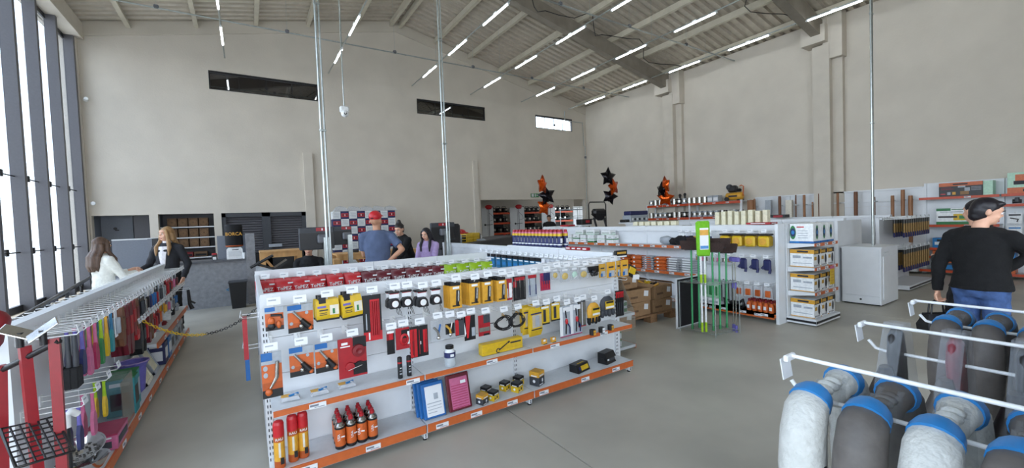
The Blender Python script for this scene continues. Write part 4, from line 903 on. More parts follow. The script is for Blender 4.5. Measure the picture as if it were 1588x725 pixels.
for i, (x, y) in enumerate(((844, 533), (858, 530))):
    p = on_z(x, y, .485); t = thing('small_box', '%s of two tiny amber and white boxes right of the yellow wrench box' % ('left', 'right')[i], 'box', p)
    b = MB(); b.rbox((0, 0, .022), (.042, .035, .044), .002, 'amber'); b.part('box_body', t, world=False); b = MB(); flat(b, .042, .044, .036, [('label_white', .0, .6, .6, 1), ('black_plastic', 0, 1, 0, .15)]); b.part('print', t, world=False)
def tape_roll(p, lab, m):
    t = thing('tape_roll', lab, 'tape', p, 0, 'tape rolls at the right end of the upper shelf')
    b = MB(); b.lathe((0, 0, .0), [(.018, 0), (.03, 0), (.03, .025), (.018, .025), (.018, 0)], 'black_plastic', 14); b.part('roll', t, world=False)
    b = MB(); b.box((.0, -.031, .0125), (.03, .002, .02), m); b.part('label', t, world=False)
for i in range(6):
    p = on_z(926+14*(i % 3), 521-4*(i % 3), .485); z = .485+.025*(i//3); p.z = z; p.y += .06
    tape_roll(p, '%s roll from the left in the %s layer of black tape rolls' % (nth(i % 3), 'lower' if i < 3 else 'upper'), ('amber', 'label_white', 'mustard')[i % 3])
# base shelf goods
Z0 = .1125
def spray(): 
    t = thing('spray_can', '', 'spray can', (0, 0, 0), 0, 'orange spray cans with red caps')
    b = MB(); b.lathe((0, 0, 0), [(0, 0), (.029, 0), (.031, .006), (.031, .035, 'dark_orange'), (.031, .05, 'amber'), (.031, .17, 'dark_orange'), (.031, .2), (.028, .208), (0, .21)], 'dark_orange', 18); b.part('can', t, world=False)
    b = MB(); b.lathe((0, 0, 0), [(.0305, .2), (.0315, .202), (.031, .275), (.026, .292), (.012, .298), (0, .298)], 'bright_red', 18); b.part('cap', t, world=False)
    b = MB(); b.box((.012, -.031, .05), (.02, .004, .04), 'black_plastic'); b.box((0, -.0315, .12), (.012, .002, .09), 'off_white'); b.part('print', t, world=False)
    lettering('RAU', .022, 'label_white', t, (0, -.0325, .188)); return t
sp = spray()
for i, (x, y) in enumerate(((435, 724), (456, 713), (472, 707))):
    p = on_z(x, y, Z0); lab = '%s of the three orange spray cans with red caps on the base shelf' % ('left', 'middle', 'right')[i]
    if i == 0: sp.location = p; sp['label'] = lab
    else: dup(sp, p, lab)
def canister():
    t = thing('gas_canister', '', 'gas canister', (0, 0, 0), 0, 'orange gas canisters on the base shelf')
    b = MB(); b.lathe((0, 0, 0), [(0, 0), (.031, 0), (.034, .006, 'black_plastic'), (.034, .022, 'orange'), (.034, .135, 'black_plastic'), (.034, .148, 'steel'), (.033, .155, 'steel'), (.022, .172, 'steel'), (.014, .178, 'steel'), (0, .178, 'steel')], 'black_plastic', 18); b.part('can', t, world=False)
    b = MB(); b.lathe((0, 0, 0), [(.015, .175), (.016, .178), (.016, .195), (.011, .2), (.011, .212), (0, .214)], 'red', 14); b.part('valve_cap', t, world=False)
    b = MB(); b.lathe((.012, -.0335, .11), [(0, 0), (.008, 0), (.009, .002)], 'dark_orange', 10, 'y'); b.box((.012, -.0345, .085), (.022, .0015, .008), 'label_white'); b.part('print', t, world=False)
    lettering('USA', .024, 'label_white', t, (-.013, -.0345, .085), (R(90), R(-90), 0)); return t
gc = canister(); k = 0
base = on_z(530, 698, Z0); rown = ('front', 'middle', 'back'); P4 = [on_z(530, 697, Z0), on_z(548, 691, Z0), on_z(564, 686, Z0), on_z(580, 680, Z0)]
for r in range(3):
    for c in range(4):
        p = Vector((P4[0].x + (P4[3].x-P4[0].x)*c/3 -.0+.004*r, P4[0].y+.035+.072*r, Z0))
        lab = '%s orange gas canister from the left in the %s row' % (nth(c), rown[r])
        if k == 0: gc.location = p; gc['label'] = lab
        else: dup(gc, p, lab, rz=random.uniform(-.5, .6))
        k += 1
def pad_box(bx_, m, m2, lab, n, prints, grp=None):
    p0 = on_z(bx_[0], bx_[3], Z0); c, w, h = span(*bx_, 2.97); proto = None
    for q in range(n):
        tilt = R(-14); L = lab if n == 1 else '%s of the three blue-framed pads leaning on the base shelf' % ('front', 'middle', 'rearmost')[q]
        p = (c.x-.016*q, 2.965+.041*q, Z0)
        if proto is None:
            t = thing('filter_pad', L, 'pad', p, 0, grp); t.rotation_euler = (tilt, 0, 0)
            b = MB(); b.rbox((0, 0, h*.52), (w*.95, .025, h*1.02), .006, m); b.part('frame', t, world=False)
            b = MB(); b.rbox((.02*w, -.014, h*.5), (w*.74, .006, h*.86), .002, m2); b.part('sheet', t, world=False)
            b = MB(); flat(b, w*.74, h*.86, .036, prints); b.part('print', t, world=False); proto = t
        else: dup(proto, p, L, rot=(tilt, 0, R(1.5*q)))
pad_box((656, 596, 692, 648), 'blue', 'label_white', '', 3, [('grey_card', .5, .75, .62, .82), ('grey_card', .08, .9, .5, .53), ('grey_card', .08, .9, .4, .42), ('grey_card', .08, .9, .3, .32), ('grey_card', .08, .6, .2, .22)], 'blue-framed pads')
pad_box((695, 582, 732, 635), 'maroon', 'pink', 'pink-red grooved pad leaning on the base shelf beside the blue pads', 1, [('magenta', .05, .95, .1+.08*k, .12+.08*k) for k in range(10)]+[('label_white', .6, .9, .86, .96)])
def bulb_box(w, dk, lab, p, tall=False, grp=None):
    t = thing('bulb_box', lab, 'box', p, R(22), grp); h = w*1.05 if not tall else w*1.25
    lo, hi = ('yellow', 'black_plastic') if dk else ('dark_grey', 'amber')
    b = MB(); b.rbox((0, 0, h*.31), (w, w, h*.62), .002, lo); b.part('box_body', t, world=False)
    b = MB(); b.rbox((0, 0, h*.81), (w, w, h*.38), .002, hi); b.part('box_top', t, world=False)
    b = MB(); flat(b, w, h, w, [('label_white', .15, .85, .68, .78), ('black_plastic' if dk else 'label_white', .5, .72, .22, .5, 'o'), ('black_plastic', .12, .3, .2, .34), ('label_white', .1, .7, .08, .14)]); b.part('print', t, world=False)
    b = MB(); b.box((-w/2-.0006, .0, h*.7), (.001, w*.6, h*.09), 'label_white'); b.lathe((-w/2-.001, 0, h*.32), [(0, 0), (w*.14, 0), (w*.14, .001)], 'label_white', 10, 'x'); b.part('side_print', t, world=False)
bulb_box(.075, False, 'front amber-topped bulb box of the left group on the base shelf', on_z(748, 625, Z0))
bulb_box(.072, True, 'black-topped yellow box at the right of the left group on the base shelf', on_z(765, 619, Z0))
bulb_box(.072, True, 'black-topped box at the back of the left group on the base shelf', on_z(754, 612, Z0))
bulb_box(.072, True, 'left black-topped yellow box of the right group on the base shelf', on_z(783, 604, Z0))
bulb_box(.078, True, 'front right black-topped yellow box of the right group on the base shelf', on_z(802, 606, Z0))
bulb_box(.075, True, 'rear black-topped yellow box of the right group on the base shelf', on_z(804, 596, Z0))
bulb_box(.1, False, 'large amber-topped dark box standing alone on the right base shelf', on_z(833, 595, Z0), True)
def belt_box(x, y, w, h, n, lab):
    p = on_z(x, y, Z0); t = thing('sandpaper_box', lab, 'box', p, R(12))
    for q in range(n):
        b = MB(); b.hull([(sx*w/2, sy, z) for sx in (-1, 1) for sy, z in ((-.05, h*q/n+.001), (.06, h*q/n+.001), (.06, h*(q+1)/n), (-.02, h*(q+1)/n))], 'black_plastic'); b.part('sleeve', t, world=False)
    b = MB(); M = Matrix.Rotation(R(math.degrees(math.atan2(.03, h))*-1), 3, 'X')
    b.box((.02, -.036-.002, h*.5), (w*.6, .002, h*.55), 'yellow' if n == 1 else 'dark_grey', M); b.box((-w*.25, -.037, h*.5), (w*.2, .003, h*.4), 'navy' if n == 1 else 'label_white', M); b.box((0, -.024, h*.86) if n > 1 else (0, .0, h+.0005), (w*.55, .003, h*.1), 'yellow', M if n > 1 else None); b.part('print', t, world=False)
belt_box(900, 574, .19, .075, 1, 'low black box with a big yellow oval print on the right base shelf')
belt_box(942, 561, .17, .11, 2, 'taller black box with yellow and white prints at the right base shelf end')
for i, z in enumerate((.11, .2)):
    t = thing('paint_tin', '%s green and white tin stacked at the right end of the island' % ('lower', 'upper')[i], 'tin', (3.515, 3.315, z+.003))
    b = MB(); b.lathe((0, 0, 0), [(0, 0), (.045, 0), (.046, .002), (.046, .085), (.044, .088), (0, .086)], 'green', 16); b.part('tin', t, world=False)
    b = MB(); b.lathe((0, 0, 0), [(.047, .085), (.047, .089), (.04, .089), (.038, .086)], 'mustard', 16); b.part('rim', t, world=False); b = MB(); b.box((-.02, -.044, .042), (.05, .006, .06), 'label_white', Matrix.Rotation(R(-25), 3, 'Z')); b.part('label', t, world=False)
for i, (z, n) in enumerate(((.49, 'on the upper end shelf'), (.56, 'stacked on the upper end shelf'))):
    t = thing('sealant_box', 'green and white carton %s at the right end' % n, 'box', (3.58, 3.32, z)); b = MB(); b.rbox((0, 0, .034), (.12, .1, .066), .003, 'label_white'); b.part('box_body', t, world=False); b = MB(); flat(b, .12, .068, .1, [('green', .55, .95, .2, .8), ('light_green', .05, .45, .1, .3)]); b.part('print', t, world=False)

# ---------------------------------------------------------------- snack bags on the rear panel
def snack(m, m2):
    w, h, d = .165, .24, .085
    t = thing('snack_bag', '', 'bag', (0, 0, 0), 0)
    b = MB(); N = 12; rings = []
    for z, rx, ry in ((0, .44, .08), (.05, .46, .5), (.3, .48, 1), (.6, .5, .85), (.85, .52, .35), (.94, .52, .06), (1, .53, .04)):
        rings.append(((0, 0, z*h), rx*w, ry*d/2))
    b.loft(rings, m, 14); b.part('pouch', t, world=False)
    b = MB(); b.ball((.01, -.036, .05), (.045, .006, .028), 'mustard', 8, 6); b.ball((-.04, -.032, .035), (.03, .006, .02), m2, 8, 6); b.box((.055, -.033, .2), (.045, .002, .014), 'label_white'); b.box((0, -.0445, .112), (.1, .002, .006), 'label_white'); b.part('print', t, world=False)
    lettering('ToPEZ', .046, 'label_white', t, (.0, -.0455, .15), (R(88), 0, 0)); return t
SN = [('bright_red', 'dark_orange', 'bright red', (411, 440, 466, 491, 519, 547)), ('maroon', 'mustard', 'maroon', (572, 594, 617, 639, 659, 678)), ('lime', 'green', 'lime green', (697, 717, 736, 754))]
for m, m2, nm, xs_ in SN:
    pr = None
    for i, x in enumerate(xs_):
        ytop = 437+(408-437)*(x-411)/(754-411)-3.0; p = on_y(x, ytop, 4.68); pos = (p.x, 4.68, p.z-.245)
        lab = '%s %s snack bag from the left on the rear panel' % (nth(i), nm)
        if pr is None: pr = snack(m, m2); pr.location = pos; pr['label'] = lab; pr['group'] = nm + ' snack bags'; pr.rotation_euler = (0, 0, 0)
        else: dup(pr, pos, lab, rz=random.uniform(-.05, .05))
        q = dup(pr, (p.x+.008, 4.79, p.z-.245), '%s %s snack bag from the left in the layer behind' % (nth(i), nm), rz=random.uniform(-.05, .05))
        hook(GR, p.x, 4.868, p.z+.002, .25)
# ---------------------------------------------------------------- blue packs on the side row
def bluepack():
    t = thing('hanging_pack', '', 'pack', (0, 0, 0), R(-90)); w, h = .115, .2
    b = MB(); b.box((0, 0, h*.4), (w, .03, h*.8), 'cyan_blue'); b.box((0, 0, h*.9), (w, .028, h*.22), 'black_plastic'); b.part('pack_body', t, world=False)
    b = MB(); flat(b, w, h, .03, [('sky_blue', .1, .9, .25, .5), ('label_white', .1, .9, .68, .76)]); b.part('print', t, world=False); return t
bp = bluepack(); bp['group'] = 'blue packs on the side row'; k = 0
hz = 1.09
for i in range(11):
    x = 833-i*8.8+0; y = 398-(i*8.8)*.15; p = on_x(x+2, 395-.13*8.8*i, 3.2); pos = (3.2, p.y, hz-.2)
    lab = '%s blue and black pack from the right along the side row' % nth(i)
    if k == 0: bp.location = pos; bp['label'] = lab
    else: dup(bp, pos, lab)
    k += 1; hook(GS, 3.428, p.y, hz+.008, .25, R(-90))
cols = ['bright_red', 'dark_red', 'steel', 'cardboard', 'orange', 'white_plastic', 'steel', 'dark_orange', 'grey_card', 'white_plastic', 'steel', 'grey_card', 'white_plastic', 'grey_card']
for i in range(14):
    x = 842+i*7.5; p = on_x(x, 400, 3.2)
    if p.y < 3.36: continue
    t = thing('hanging_tool', '%s small hanging tool card right of the blue packs, counted toward the camera' % nth(i), 'tool', (3.2, p.y, hz-.16), R(-90), 'small tool cards on the side row')
    b = MB(); b.box((0, 0, .08), (.07, .004, .16), 'bag_white' if i % 3 else 'label_white'); b.part('card', t, world=False); b = MB(); b.rbox((0, -.012, .06), (.045, .022, .09), .006, cols[i]); b.part('tool', t, world=False)
    hook(GS, 3.428, p.y, hz+.008, .25, R(-90))
def aero():
    t = thing('aerosol_can', '', 'spray can', (0, 0, 0), 0, 'blue aerosol cans on the side row')
    b = MB(); b.lathe((0, 0, 0), [(0, 0), (.032, 0), (.034, .005), (.034, .03, 'label_white'), (.034, .045, 'navy'), (.034, .15, 'yellow'), (.034, .185, 'pink'), (.03, .205, 'red'), (.024, .21, 'red'), (.024, .235, 'red'), (0, .24)], 'navy', 12); b.part('can', t, world=False)
    b = MB(); b.box((0, -.034, .09), (.03, .003, .06), 'label_white'); b.part('print', t, world=False); return t
AS = thing('can_tray', 'clear tray carrying rows of blue aerosol cans above the side row', 'tray', (3.58, 4.8, 1.2))
b = MB(); b.bx(3.44, 3.72, 4.1, 5.5, 1.2, 1.215, 'white_paint'); b.part('tray_base', AS)
ac = aero(); k = 0
for r in range(2):
    for i in range(14):
        p = on_z(800+7.5*i, 382, 1.215); yy = 5.38-i*.085; pos = (3.5+.1*r, yy, 1.215)
        lab = '%s blue aerosol can from the far end in the %s row of the tray' % (nth(i), ('left', 'right')[r])
        if k == 0: ac.location = pos; ac['label'] = lab
        else: dup(ac, pos, lab)
        k += 1
for i in range(4):
    b = MB(); b.rbox((3.46, 4.03-.1*i, 1.219), (.06, .085, .035), .005, 'red'); b.box((3.4285, 4.03-.1*i, 1.22), (.003, .06, .014), 'label_white'); b.solo('red_pack', '%s flat red pack from the aerosol cans on top of the side row' % nth(i), 'pack', 'flat red packs')
# red packs hung on the left end of the island
for i, (y, z, c) in enumerate(((3.75, .93, 'red'), (4.05, .62, 'blue'))):
    t = thing('side_pack', '%s pack hung on the outer left end of the island' % ('red', 'small blue')[i], 'pack', (-.045, y, z-.3+.0), R(-90))
    b = MB(); b.box((0, 0, .15), (.16, .03, .3 if i == 0 else .18), c); b.part('pack_body', t, world=False); b = MB(); flat(b, .16, .3, .03, [('label_white', .1, .9, .7, .8)]); b.part('print', t, world=False)
# ---------------------------------------------------------------- goods on the left row
def at_d(px, py, d): return CP + ray(px, py)*d
def hang_generic(kind, c1, c2, w, h):
    t = thing({'card': 'carded_tool', 'spatula': 'spatula', 'pouch': 'tool_pouch', 'brush': 'brush'}[kind], '', {'card': 'tool', 'spatula': 'spatula', 'pouch': 'pouch', 'brush': 'brush'}[kind], (0, 0, 0), R(90))
    if kind == 'card':
        b = MB(); b.box((0, 0, -h/2), (w, .004, h), c1); flat_at(b, w, h, [('label_white', .1, .9, .85, .95)]); b.part('card', t, world=False)
        b = MB(); b.rbox((0, -.014, -h*.58), (w*.55, .024, h*.6), .006, c2); b.part('tool_body', t, world=False)
    elif kind == 'spatula':
        b = MB(); b.tube([(0, 0, 0), (0, 0, -h*.1), (0, 0, -h*.45)], [.01, .008, .011], c1, 8); b.part('handle', t, world=False)
        b = MB(); b.hull([(s*w/2*k, q*.008, z) for s in (-1, 1) for q in (-1, 1) for k, z in ((.4, -h*.42), (1, -h*.6), (1, -h*.9), (.6, -h))], c2); b.part('blade', t, world=False)
    elif kind == 'pouch':
        b = MB(); b.hull([(s*w/2*k, q*.022, z) for s in (-1, 1) for q in (-1, 1) for k, z in ((.7, 0), (1, -h*.2), (1, -h*.8), (.6, -h))], c1); b.part('pouch_body', t, world=False)
        b = MB(); b.hull([(s*w*.4, -.026+.006*q, z) for s in (-1, 1) for q in (0, 1) for z in (-h*.25, -h*.6)], c2); b.part('flap', t, world=False)
    else:
        b = MB(); b.tube([(0, 0, 0), (0, 0, -h*.6)], [.011, .014], c2, 8); b.part('handle', t, world=False)
        b = MB(); b.rbox((0, 0, -h*.8), (w*.9, .035, h*.4), .006, c1); b.part('bristles', t, world=False)
    return t
def flat_at(b, w, h, items):
    for m, u0, u1, v0, v1 in items: b.face([(u0*w-w/2, -.003, v0*h-h), (u1*w-w/2, -.003, v0*h-h), (u1*w-w/2, -.003, v1*h-h), (u0*w-w/2, -.003, v1*h-h)], m)
CN = {'black_soft': 'black', 'black_plastic': 'black', 'dark_grey': 'dark grey', 'pink': 'pink', 'magenta': 'magenta', 'lime': 'lime green', 'amber': 'amber', 'yellow': 'yellow', 'cyan_blue': 'blue', 'white_plastic': 'white', 'wood_dark': 'brown', 'maroon': 'maroon', 'bright_red': 'bright red', 'red': 'red', 'dark_red': 'dark red', 'navy': 'navy', 'steel': 'silver', 'grey_card': 'grey', 'green': 'green', 'orange': 'orange', 'purple': 'purple', 'cardboard_dark': 'brown', 'teal': 'teal', 'blue': 'blue'}
GP = {}
def hang(kind, c1, c2, w, h, y, z, row, k, xs=(-.865, -.9, -.94)):
    for q, x in enumerate(xs):
        lab = '%s %s on %s hook from near end, %s row of window shelf%s' % (CN[c1], {'card': 'card', 'spatula': 'spatula', 'pouch': 'pouch', 'brush': 'brush'}[kind], nth(k), row, (', front', ', middle', ', innermost')[q])
        key = (kind, c1, c2, w, h)
        if key not in GP: t = hang_generic(*key); t.location = (x, y, z-.005); t['label'] = lab; t['group'] = 'goods on the hooks of the window shelf'; GP[key] = t
        else: dup(GP[key], (x, y, z-.005), lab)
TOPI = [('brush', 'black_soft', 'dark_grey', .1, .3)]*3 + [('spatula', 'purple', 'navy', .07, .26), ('spatula', 'pink', 'pink', .075, .3), ('spatula', 'pink', 'magenta', .075, .3), ('spatula', 'lime', 'green', .06, .3), ('spatula', 'amber', 'yellow', .06, .28), ('spatula', 'cyan_blue', 'teal', .06, .28), ('card', 'white_plastic', 'grey_card', .07, .2),
 ('pouch', 'wood_dark', 'cardboard_dark', .09, .3), ('pouch', 'maroon', 'dark_red', .1, .4), ('pouch', 'maroon', 'red', .1, .42), ('pouch', 'dark_red', 'red', .1, .3), ('pouch', 'wood_dark', 'maroon', .09, .28), None, ('card', 'black_plastic', 'dark_grey', .1, .2), ('card', 'black_plastic', 'steel', .1, .2), ('card', 'grey_card', 'black_plastic', .1, .18), ('card', 'white_plastic', 'navy', .1, .2), ('card', 'grey_card', 'blue', .1, .2), ('card', 'white_plastic', 'blue', .1, .2), ('card', 'black_plastic', 'red', .1, .24), None, ('card', 'grey_card', 'dark_grey', .1, .2), ('card', 'dark_grey', 'grey_card', .1, .2), ('card', 'grey_card', 'steel', .1, .18), None, ('card', 'bright_red', 'red', .1, .2), ('card', 'red', 'black_plastic', .1, .2), ('card', 'bright_red', 'red', .1, .18), None, ('card', 'white_plastic', 'pink', .1, .18), None, ('card', 'grey_card', 'maroon', .1, .18)]
for k, it in enumerate(TOPI):
    if it and k > 1: hang(*it, 3.1+k*.126, 1.04, 'upper', k, (-.865, -.91) if k > 16 else (-.862, -.89, -.925))
MIDI = [('pouch', 'bright_red', 'red', .1, .12), ('pouch', 'black_plastic', 'dark_grey', .09, .28), ('pouch', 'black_soft', 'dark_grey', .09, .28), ('card', 'bright_red', 'red', .1, .22), ('pouch', 'maroon', 'wood_dark', .1, .26), ('pouch', 'wood_dark', 'maroon', .1, .25), ('card', 'maroon', 'dark_red', .1, .24), ('card', 'bright_red', 'red', .1, .24), ('card', 'dark_red', 'maroon', .1, .2), ('card', 'bright_red', 'orange', .1, .2), None, None, ('card', 'yellow', 'amber', .1, .14), None, ('card', 'grey_card', 'pink', .08, .16), ('card', 'white_plastic', 'grey_card', .1, .18), ('card', 'maroon', 'steel', .1, .16), ('card', 'white_plastic', 'steel', .1, .2), ('card', 'dark_grey', 'blue', .1, .16), ('card', 'grey_card', 'blue', .1, .16)]
for k, it in enumerate(MIDI):
    if it: hang(*it, 4.85+k*.126, .8, 'middle', k, (-.865, -.91))
for k, it in enumerate([('brush', 'black_soft', 'grey_card', .1, .22), ('spatula', 'purple', 'navy', .07, .24), ('spatula', 'pink', 'pink', .075, .26), ('spatula', 'lime', 'yellow', .06, .24)]):
    k and hang(*it, 3.1+k*.25, .62, 'lower', k, (-.865, -.91))
# base shelf of the left row
ZB = .122
t = thing('steel_colander', 'shiny steel bowl and colander at the near end of the base shelf', 'bowl', (-.93, 3.62, ZB))
b = MB(); b.lathe((-.93, 3.62, ZB), [(.05, 0), (.09, .02), (.12, .08), (.125, .085), (.115, .08), (.085, .025), (0, .01)], 'chrome', 24); b.part('bowl', t)
b = MB(); M = Matrix.Rotation(R(28), 3, 'X'); n0 = len(b.v); b.lathe((0, 0, 0), [(0, 0), (.07, .01), (.105, .06), (.112, .062), (.1, .055), (.06, .016), (0, .008)], 'chrome', 24); b.v = [M @ v + Vector((-.94, 3.68, ZB+.1)) for v in b.v]; s = b.part('colander', t)
b = MB()
for i in range(10):
    for j in range(2): a = 2*math.pi*i/10; r = .03+.025*j; v = M @ Vector((r*math.cos(a), r*math.sin(a), .0175+.004*j)) + Vector((-.94, 3.68, ZB+.1)); b.box(v, (.012, .006, .003), 'dark_steel', M)
tag(b.part('drain_holes', s), None, None, None, 'stuff')
def gift(name, lab, x, y, dx, dy, dz, c1, c2, z=ZB, rz=0, lid=None):
    t = thing(name, lab, 'box', (x, y, z), rz)
    b = MB(); b.rbox((0, 0, dz/2), (dx, dy, dz), .003, c1); b.part('box_body', t, world=False)
    b = MB(); b.box((dx/2+.0008, 0, dz*.5), (.0012, dy*.8, dz*.5), c2); b.box((0, -dy/2-.0008, dz*.4), (dx*.7, .0012, dz*.45), c2); b.box((0, -dy/2-.0008, dz*.86), (dx*.7, .0012, dz*.1), 'label_white'); b.part('print', t, world=False)
    if lid: b = MB(); b.rbox((0, 0, dz+.004), (dx+.004, dy+.004, .01), .002, lid); b.part('lid', t, world=False)
    return t
gift('gift_box', 'flat pink box with a dark photo print on the base shelf beside the steel bowl', -.92, 4.02, .2, .3, .1, 'pink', 'dark_grey', lid='magenta')
gift('teal_box', 'tall teal box with a dark print standing on the base shelf, nearer one', -.93, 4.62, .18, .14, .3, 'teal', 'black_plastic', lid='green')
gift('teal_box', 'tall teal box standing directly behind the nearer teal box', -.95, 4.8, .18, .14, .3, 'teal', 'grey_card', lid='green')
t = thing('purple_bowl', 'purple plastic bowl lying tilted above the teal boxes', 'bowl', (-.95, 5.12, ZB)); b = MB(); b.lathe((-.95, 5.12, ZB), [(.05, 0), (.08, .03), (.1, .26), (.125, .3), (.12, .3), (.09, .26), (0, .02)], 'purple', 20); b.part('bowl', t); b = MB(); b.tube([(-.95+.122*math.cos(a*PI6), 5.12+.122*math.sin(a*PI6), ZB+.3) for a in range(12)], .006, 'lilac', 6, closed=True); b.part('rim', t)
def frame(lab, y, c, tilt):
    t = thing('picture_frame', lab, 'frame', (-.88, y, ZB+.006)); t.rotation_euler = (0, R(tilt), 0)
    b = MB()
    for a, d in (((0, -.13, .15), (.02, .03, .3)), ((0, .13, .15), (.02, .03, .3)), ((0, 0, .015), (.02, .29, .03)), ((0, 0, .285), (.02, .29, .03))): b.box(a, d, c)
    b.part('frame', t, world=False); b = MB(); b.box((-.002, 0, .15), (.01, .24, .25), 'cream'); b.part('picture', t, world=False)
frame('beige framed picture leaning on the base shelf, nearer frame', 5.05+.35, 'off_white', -24); frame('grey framed picture leaning on the base shelf behind the beige one', 5.78, 'grey_card', -24)
gift('blue_carton', 'dark blue carton with white print on the base shelf under the upper shelf', -.92, 6.15, .16, .2, .24, 'navy', 'label_white')
gift('blue_carton', 'bright blue carton beyond the dark blue one on the base shelf', -.92, 6.42, .16, .2, .24, 'blue', 'label_white')
for i in range(4): gift('grey_carton', '%s grey carton beyond the blue cartons on the far base shelf' % nth(i), -.93, 6.75+.3*i, .15, .2, .22, 'grey_card', 'dark_grey')
for i, (c, h) in enumerate((('white_plastic', .16), ('grey_card', .2), ('dark_red', .06), ('white_plastic', .18), ('black_plastic', .2), ('grey_card', .14))):
    y = 5.9+.36*i; t = thing('jug', '%s container from the near end on the short upper shelf at the far end' % nth(i), 'container', (-.95, y, .472)); b = MB(); b.lathe((-.95, y, .472), [(0, 0), (.06, 0), (.065, .02), (.065, h*.75), (.03, h*.9), (.028, h), (0, h)], c, 14); b.part('body', t); b = MB(); b.tube([(-.9, y-.05, .472+h*.4), (-.87, y-.06, .472+h*.6), (-.9, y-.05, .472+h*.75)], .007, c, 6); b.part('handle', t)
for i, (y, c) in enumerate(((8.13, 'black_plastic'),)):
    t = thing('watering_nozzle', 'black hose gun hanging at the far end of the window shelf', 'nozzle', (-.8, 8.05, .42)); b = MB(); b.tube([(-.8, 8.05, .72), (-.79, 8.05, .5), (-.76, 8.05, .42)], [.02, .025, .03], c, 8); b.part('barrel', t); b = MB(); b.tube([(-.79, 8.05, .55), (-.72, 8.05, .5)], .015, c, 6); b.part('trigger', t)
hook(LG, -1.085, 8.05, .72, .31, R(90), False)
t = thing('acrylic_bin', 'clear plastic divider panel standing on the near base shelf', 'divider', (-.86, 4.3, ZB)); b = MB(); b.bx(-.845, -.84, 4.15, 4.5, ZB, .5, 'acrylic'); b.part('front_panel', t); b = MB(); b.bx(-1.06, -.84, 4.498, 4.503, ZB, .5, 'acrylic'); b.part('side_panel', t)
# plastic safety chain across the aisle
A = on_x(222, 497, -.8); B_ = Vector((.045, 4.6, .86)); t = thing('barrier_chain', 'yellow and black plastic chain hung across the aisle from shelf to shelf', 'chain', ((A.x+B_.x)/2, (A.y+B_.y)/2, .5))
N = 46; pts = []
for i in range(N+1): u = i/N; p = A.lerp(B_, u); p.z -= .3*4*u*(1-u)*.62; pts.append(p)
for nm, r0, r1, m in (('yellow_links', 0, 24, 'yellow'), ('black_links', 24, N, 'black_plastic')):
    b = MB()
    for i in range(r0, r1):
        a, c = pts[i], pts[i+1]; d = (c-a); L = d.length*.68; d.normalize(); s = d.cross(Vector((0, 0, 1))).normalized(); v = s if i % 2 else s.cross(d); mid = (a+c)/2
        b.tube([mid + d*(L*math.cos(q*PI6*2)) + v*(.011*math.sin(q*PI6*2)) for q in range(6)], .0035, m, 5, closed=True)
    tag(b.part(nm, t), None, None, None, 'stuff')
# black tubular rail in front of the glazing
t = thing('guard_rail', 'black tubular guard rail standing in front of the glazed wall', 'rail', (-2.05, 7.8, 0))
P0, P1 = Vector((-1.72, 5.35, .9)), Vector((-2.3, 10.0, .9))
b = MB(); b.tube([P0+Vector((0.0, -.06, -.9)), P0+Vector((0, -.06, -.07)), P0+Vector((0, -.03, -.015)), P0+Vector((0, .05, 0)), P1, P1+Vector((0, .05, -.05)), P1+Vector((0, .06, -.9))], .024, 'black_plastic', 10); b.part('top_tube', t)
for u in (.25, .5, .75): p = P0.lerp(P1, u); b = MB(); b.tube([p, (p.x, p.y, 0)], .018, 'black_plastic', 8); b.rbox((p.x, p.y, .87), (.05, .05, .05), .008, 'black_plastic'); b.part('post', t)
# red stand with black wire tray, near left
t = thing('red_stand', 'red square-tube display stand with black wire tray at the left edge', 'stand', (at_d(60, 620, 1.7).x, at_d(60, 620, 1.7).y, 0))
dn = 1.7
for (x0, y0, x1, y1) in ((1, 566, 4, 725), (38, 536, 58, 725), (84, 524, 97, 725)):
    p, q = at_d(x0, y0, dn), at_d(x1, y1, dn); d = q-p; f = q + d*(q.z/(-d.z)) if d.z < 0 else q
    f = Vector((f.x, f.y, 0)); b = MB(); ax = (f-p); L = ax.length; rot = ax.to_track_quat('Z', 'Y').to_matrix(); b.box((p+f)/2, (.032, .032, L), 'stand_red', rot); b.part('post', t)
a, c = at_d(0, 575, dn), at_d(92, 528, dn); b = MB(); b.tube([a, c], .012, 'black_plastic', 6); b.part('top_bar', t)
b = MB(); o = at_d(0, 665, 1.62); u = at_d(85, 645, 1.75)-o; v = Vector((.0, -.0, 0)) + (at_d(25, 725, 1.5)-o)
for i in range(9): b.tube([o+v*(i/8), o+u+v*(i/8)], .0035, 'black_plastic', 5)
for i in range(7): b.tube([o+u*(i/6), o+u*(i/6)+v], .0035, 'black_plastic', 5)
b.tube([o, o+u, o+u+v, o+v], .006, 'black_plastic', 6, closed=True); tag(b.part('wire_tray', t), None, None, None, 'stuff')
for i, (x, y, an) in enumerate(((30, 516, 28), (66, 512, -38))):
    p = at_d(x, y, 1.66); t2 = thing('steel_scraper', '%s of two shiny steel plates lying on top of the red stand' % ('left', 'right')[i], 'tool', p - Vector((0, 0, .02))); b = MB(); b.rbox(p, (.11, .05, .006), .002, 'chrome', CRM @ Matrix.Rotation(R(-an), 3, 'Y') if False else Matrix.Rotation(R(an), 3, 'Y') @ Matrix.Rotation(R(35), 3, 'X')); b.part('plate', t2); b = MB(); b.tube([p, p-Vector((0, 0, .06))], .012, 'black_plastic', 8); b.part('grip', t2)
p = at_d(-8, 500, 1.7); b = MB(); b.ball(p, (.045, .05, .05), 'dark_red', 12, 8); b.ball(p+Vector((-.02, .02, -.07)), (.035, .05, .05), 'dark_red', 10, 6); b.solo('red_glove', 'red cloth item on the red stand, cut by the left frame edge', 'glove')
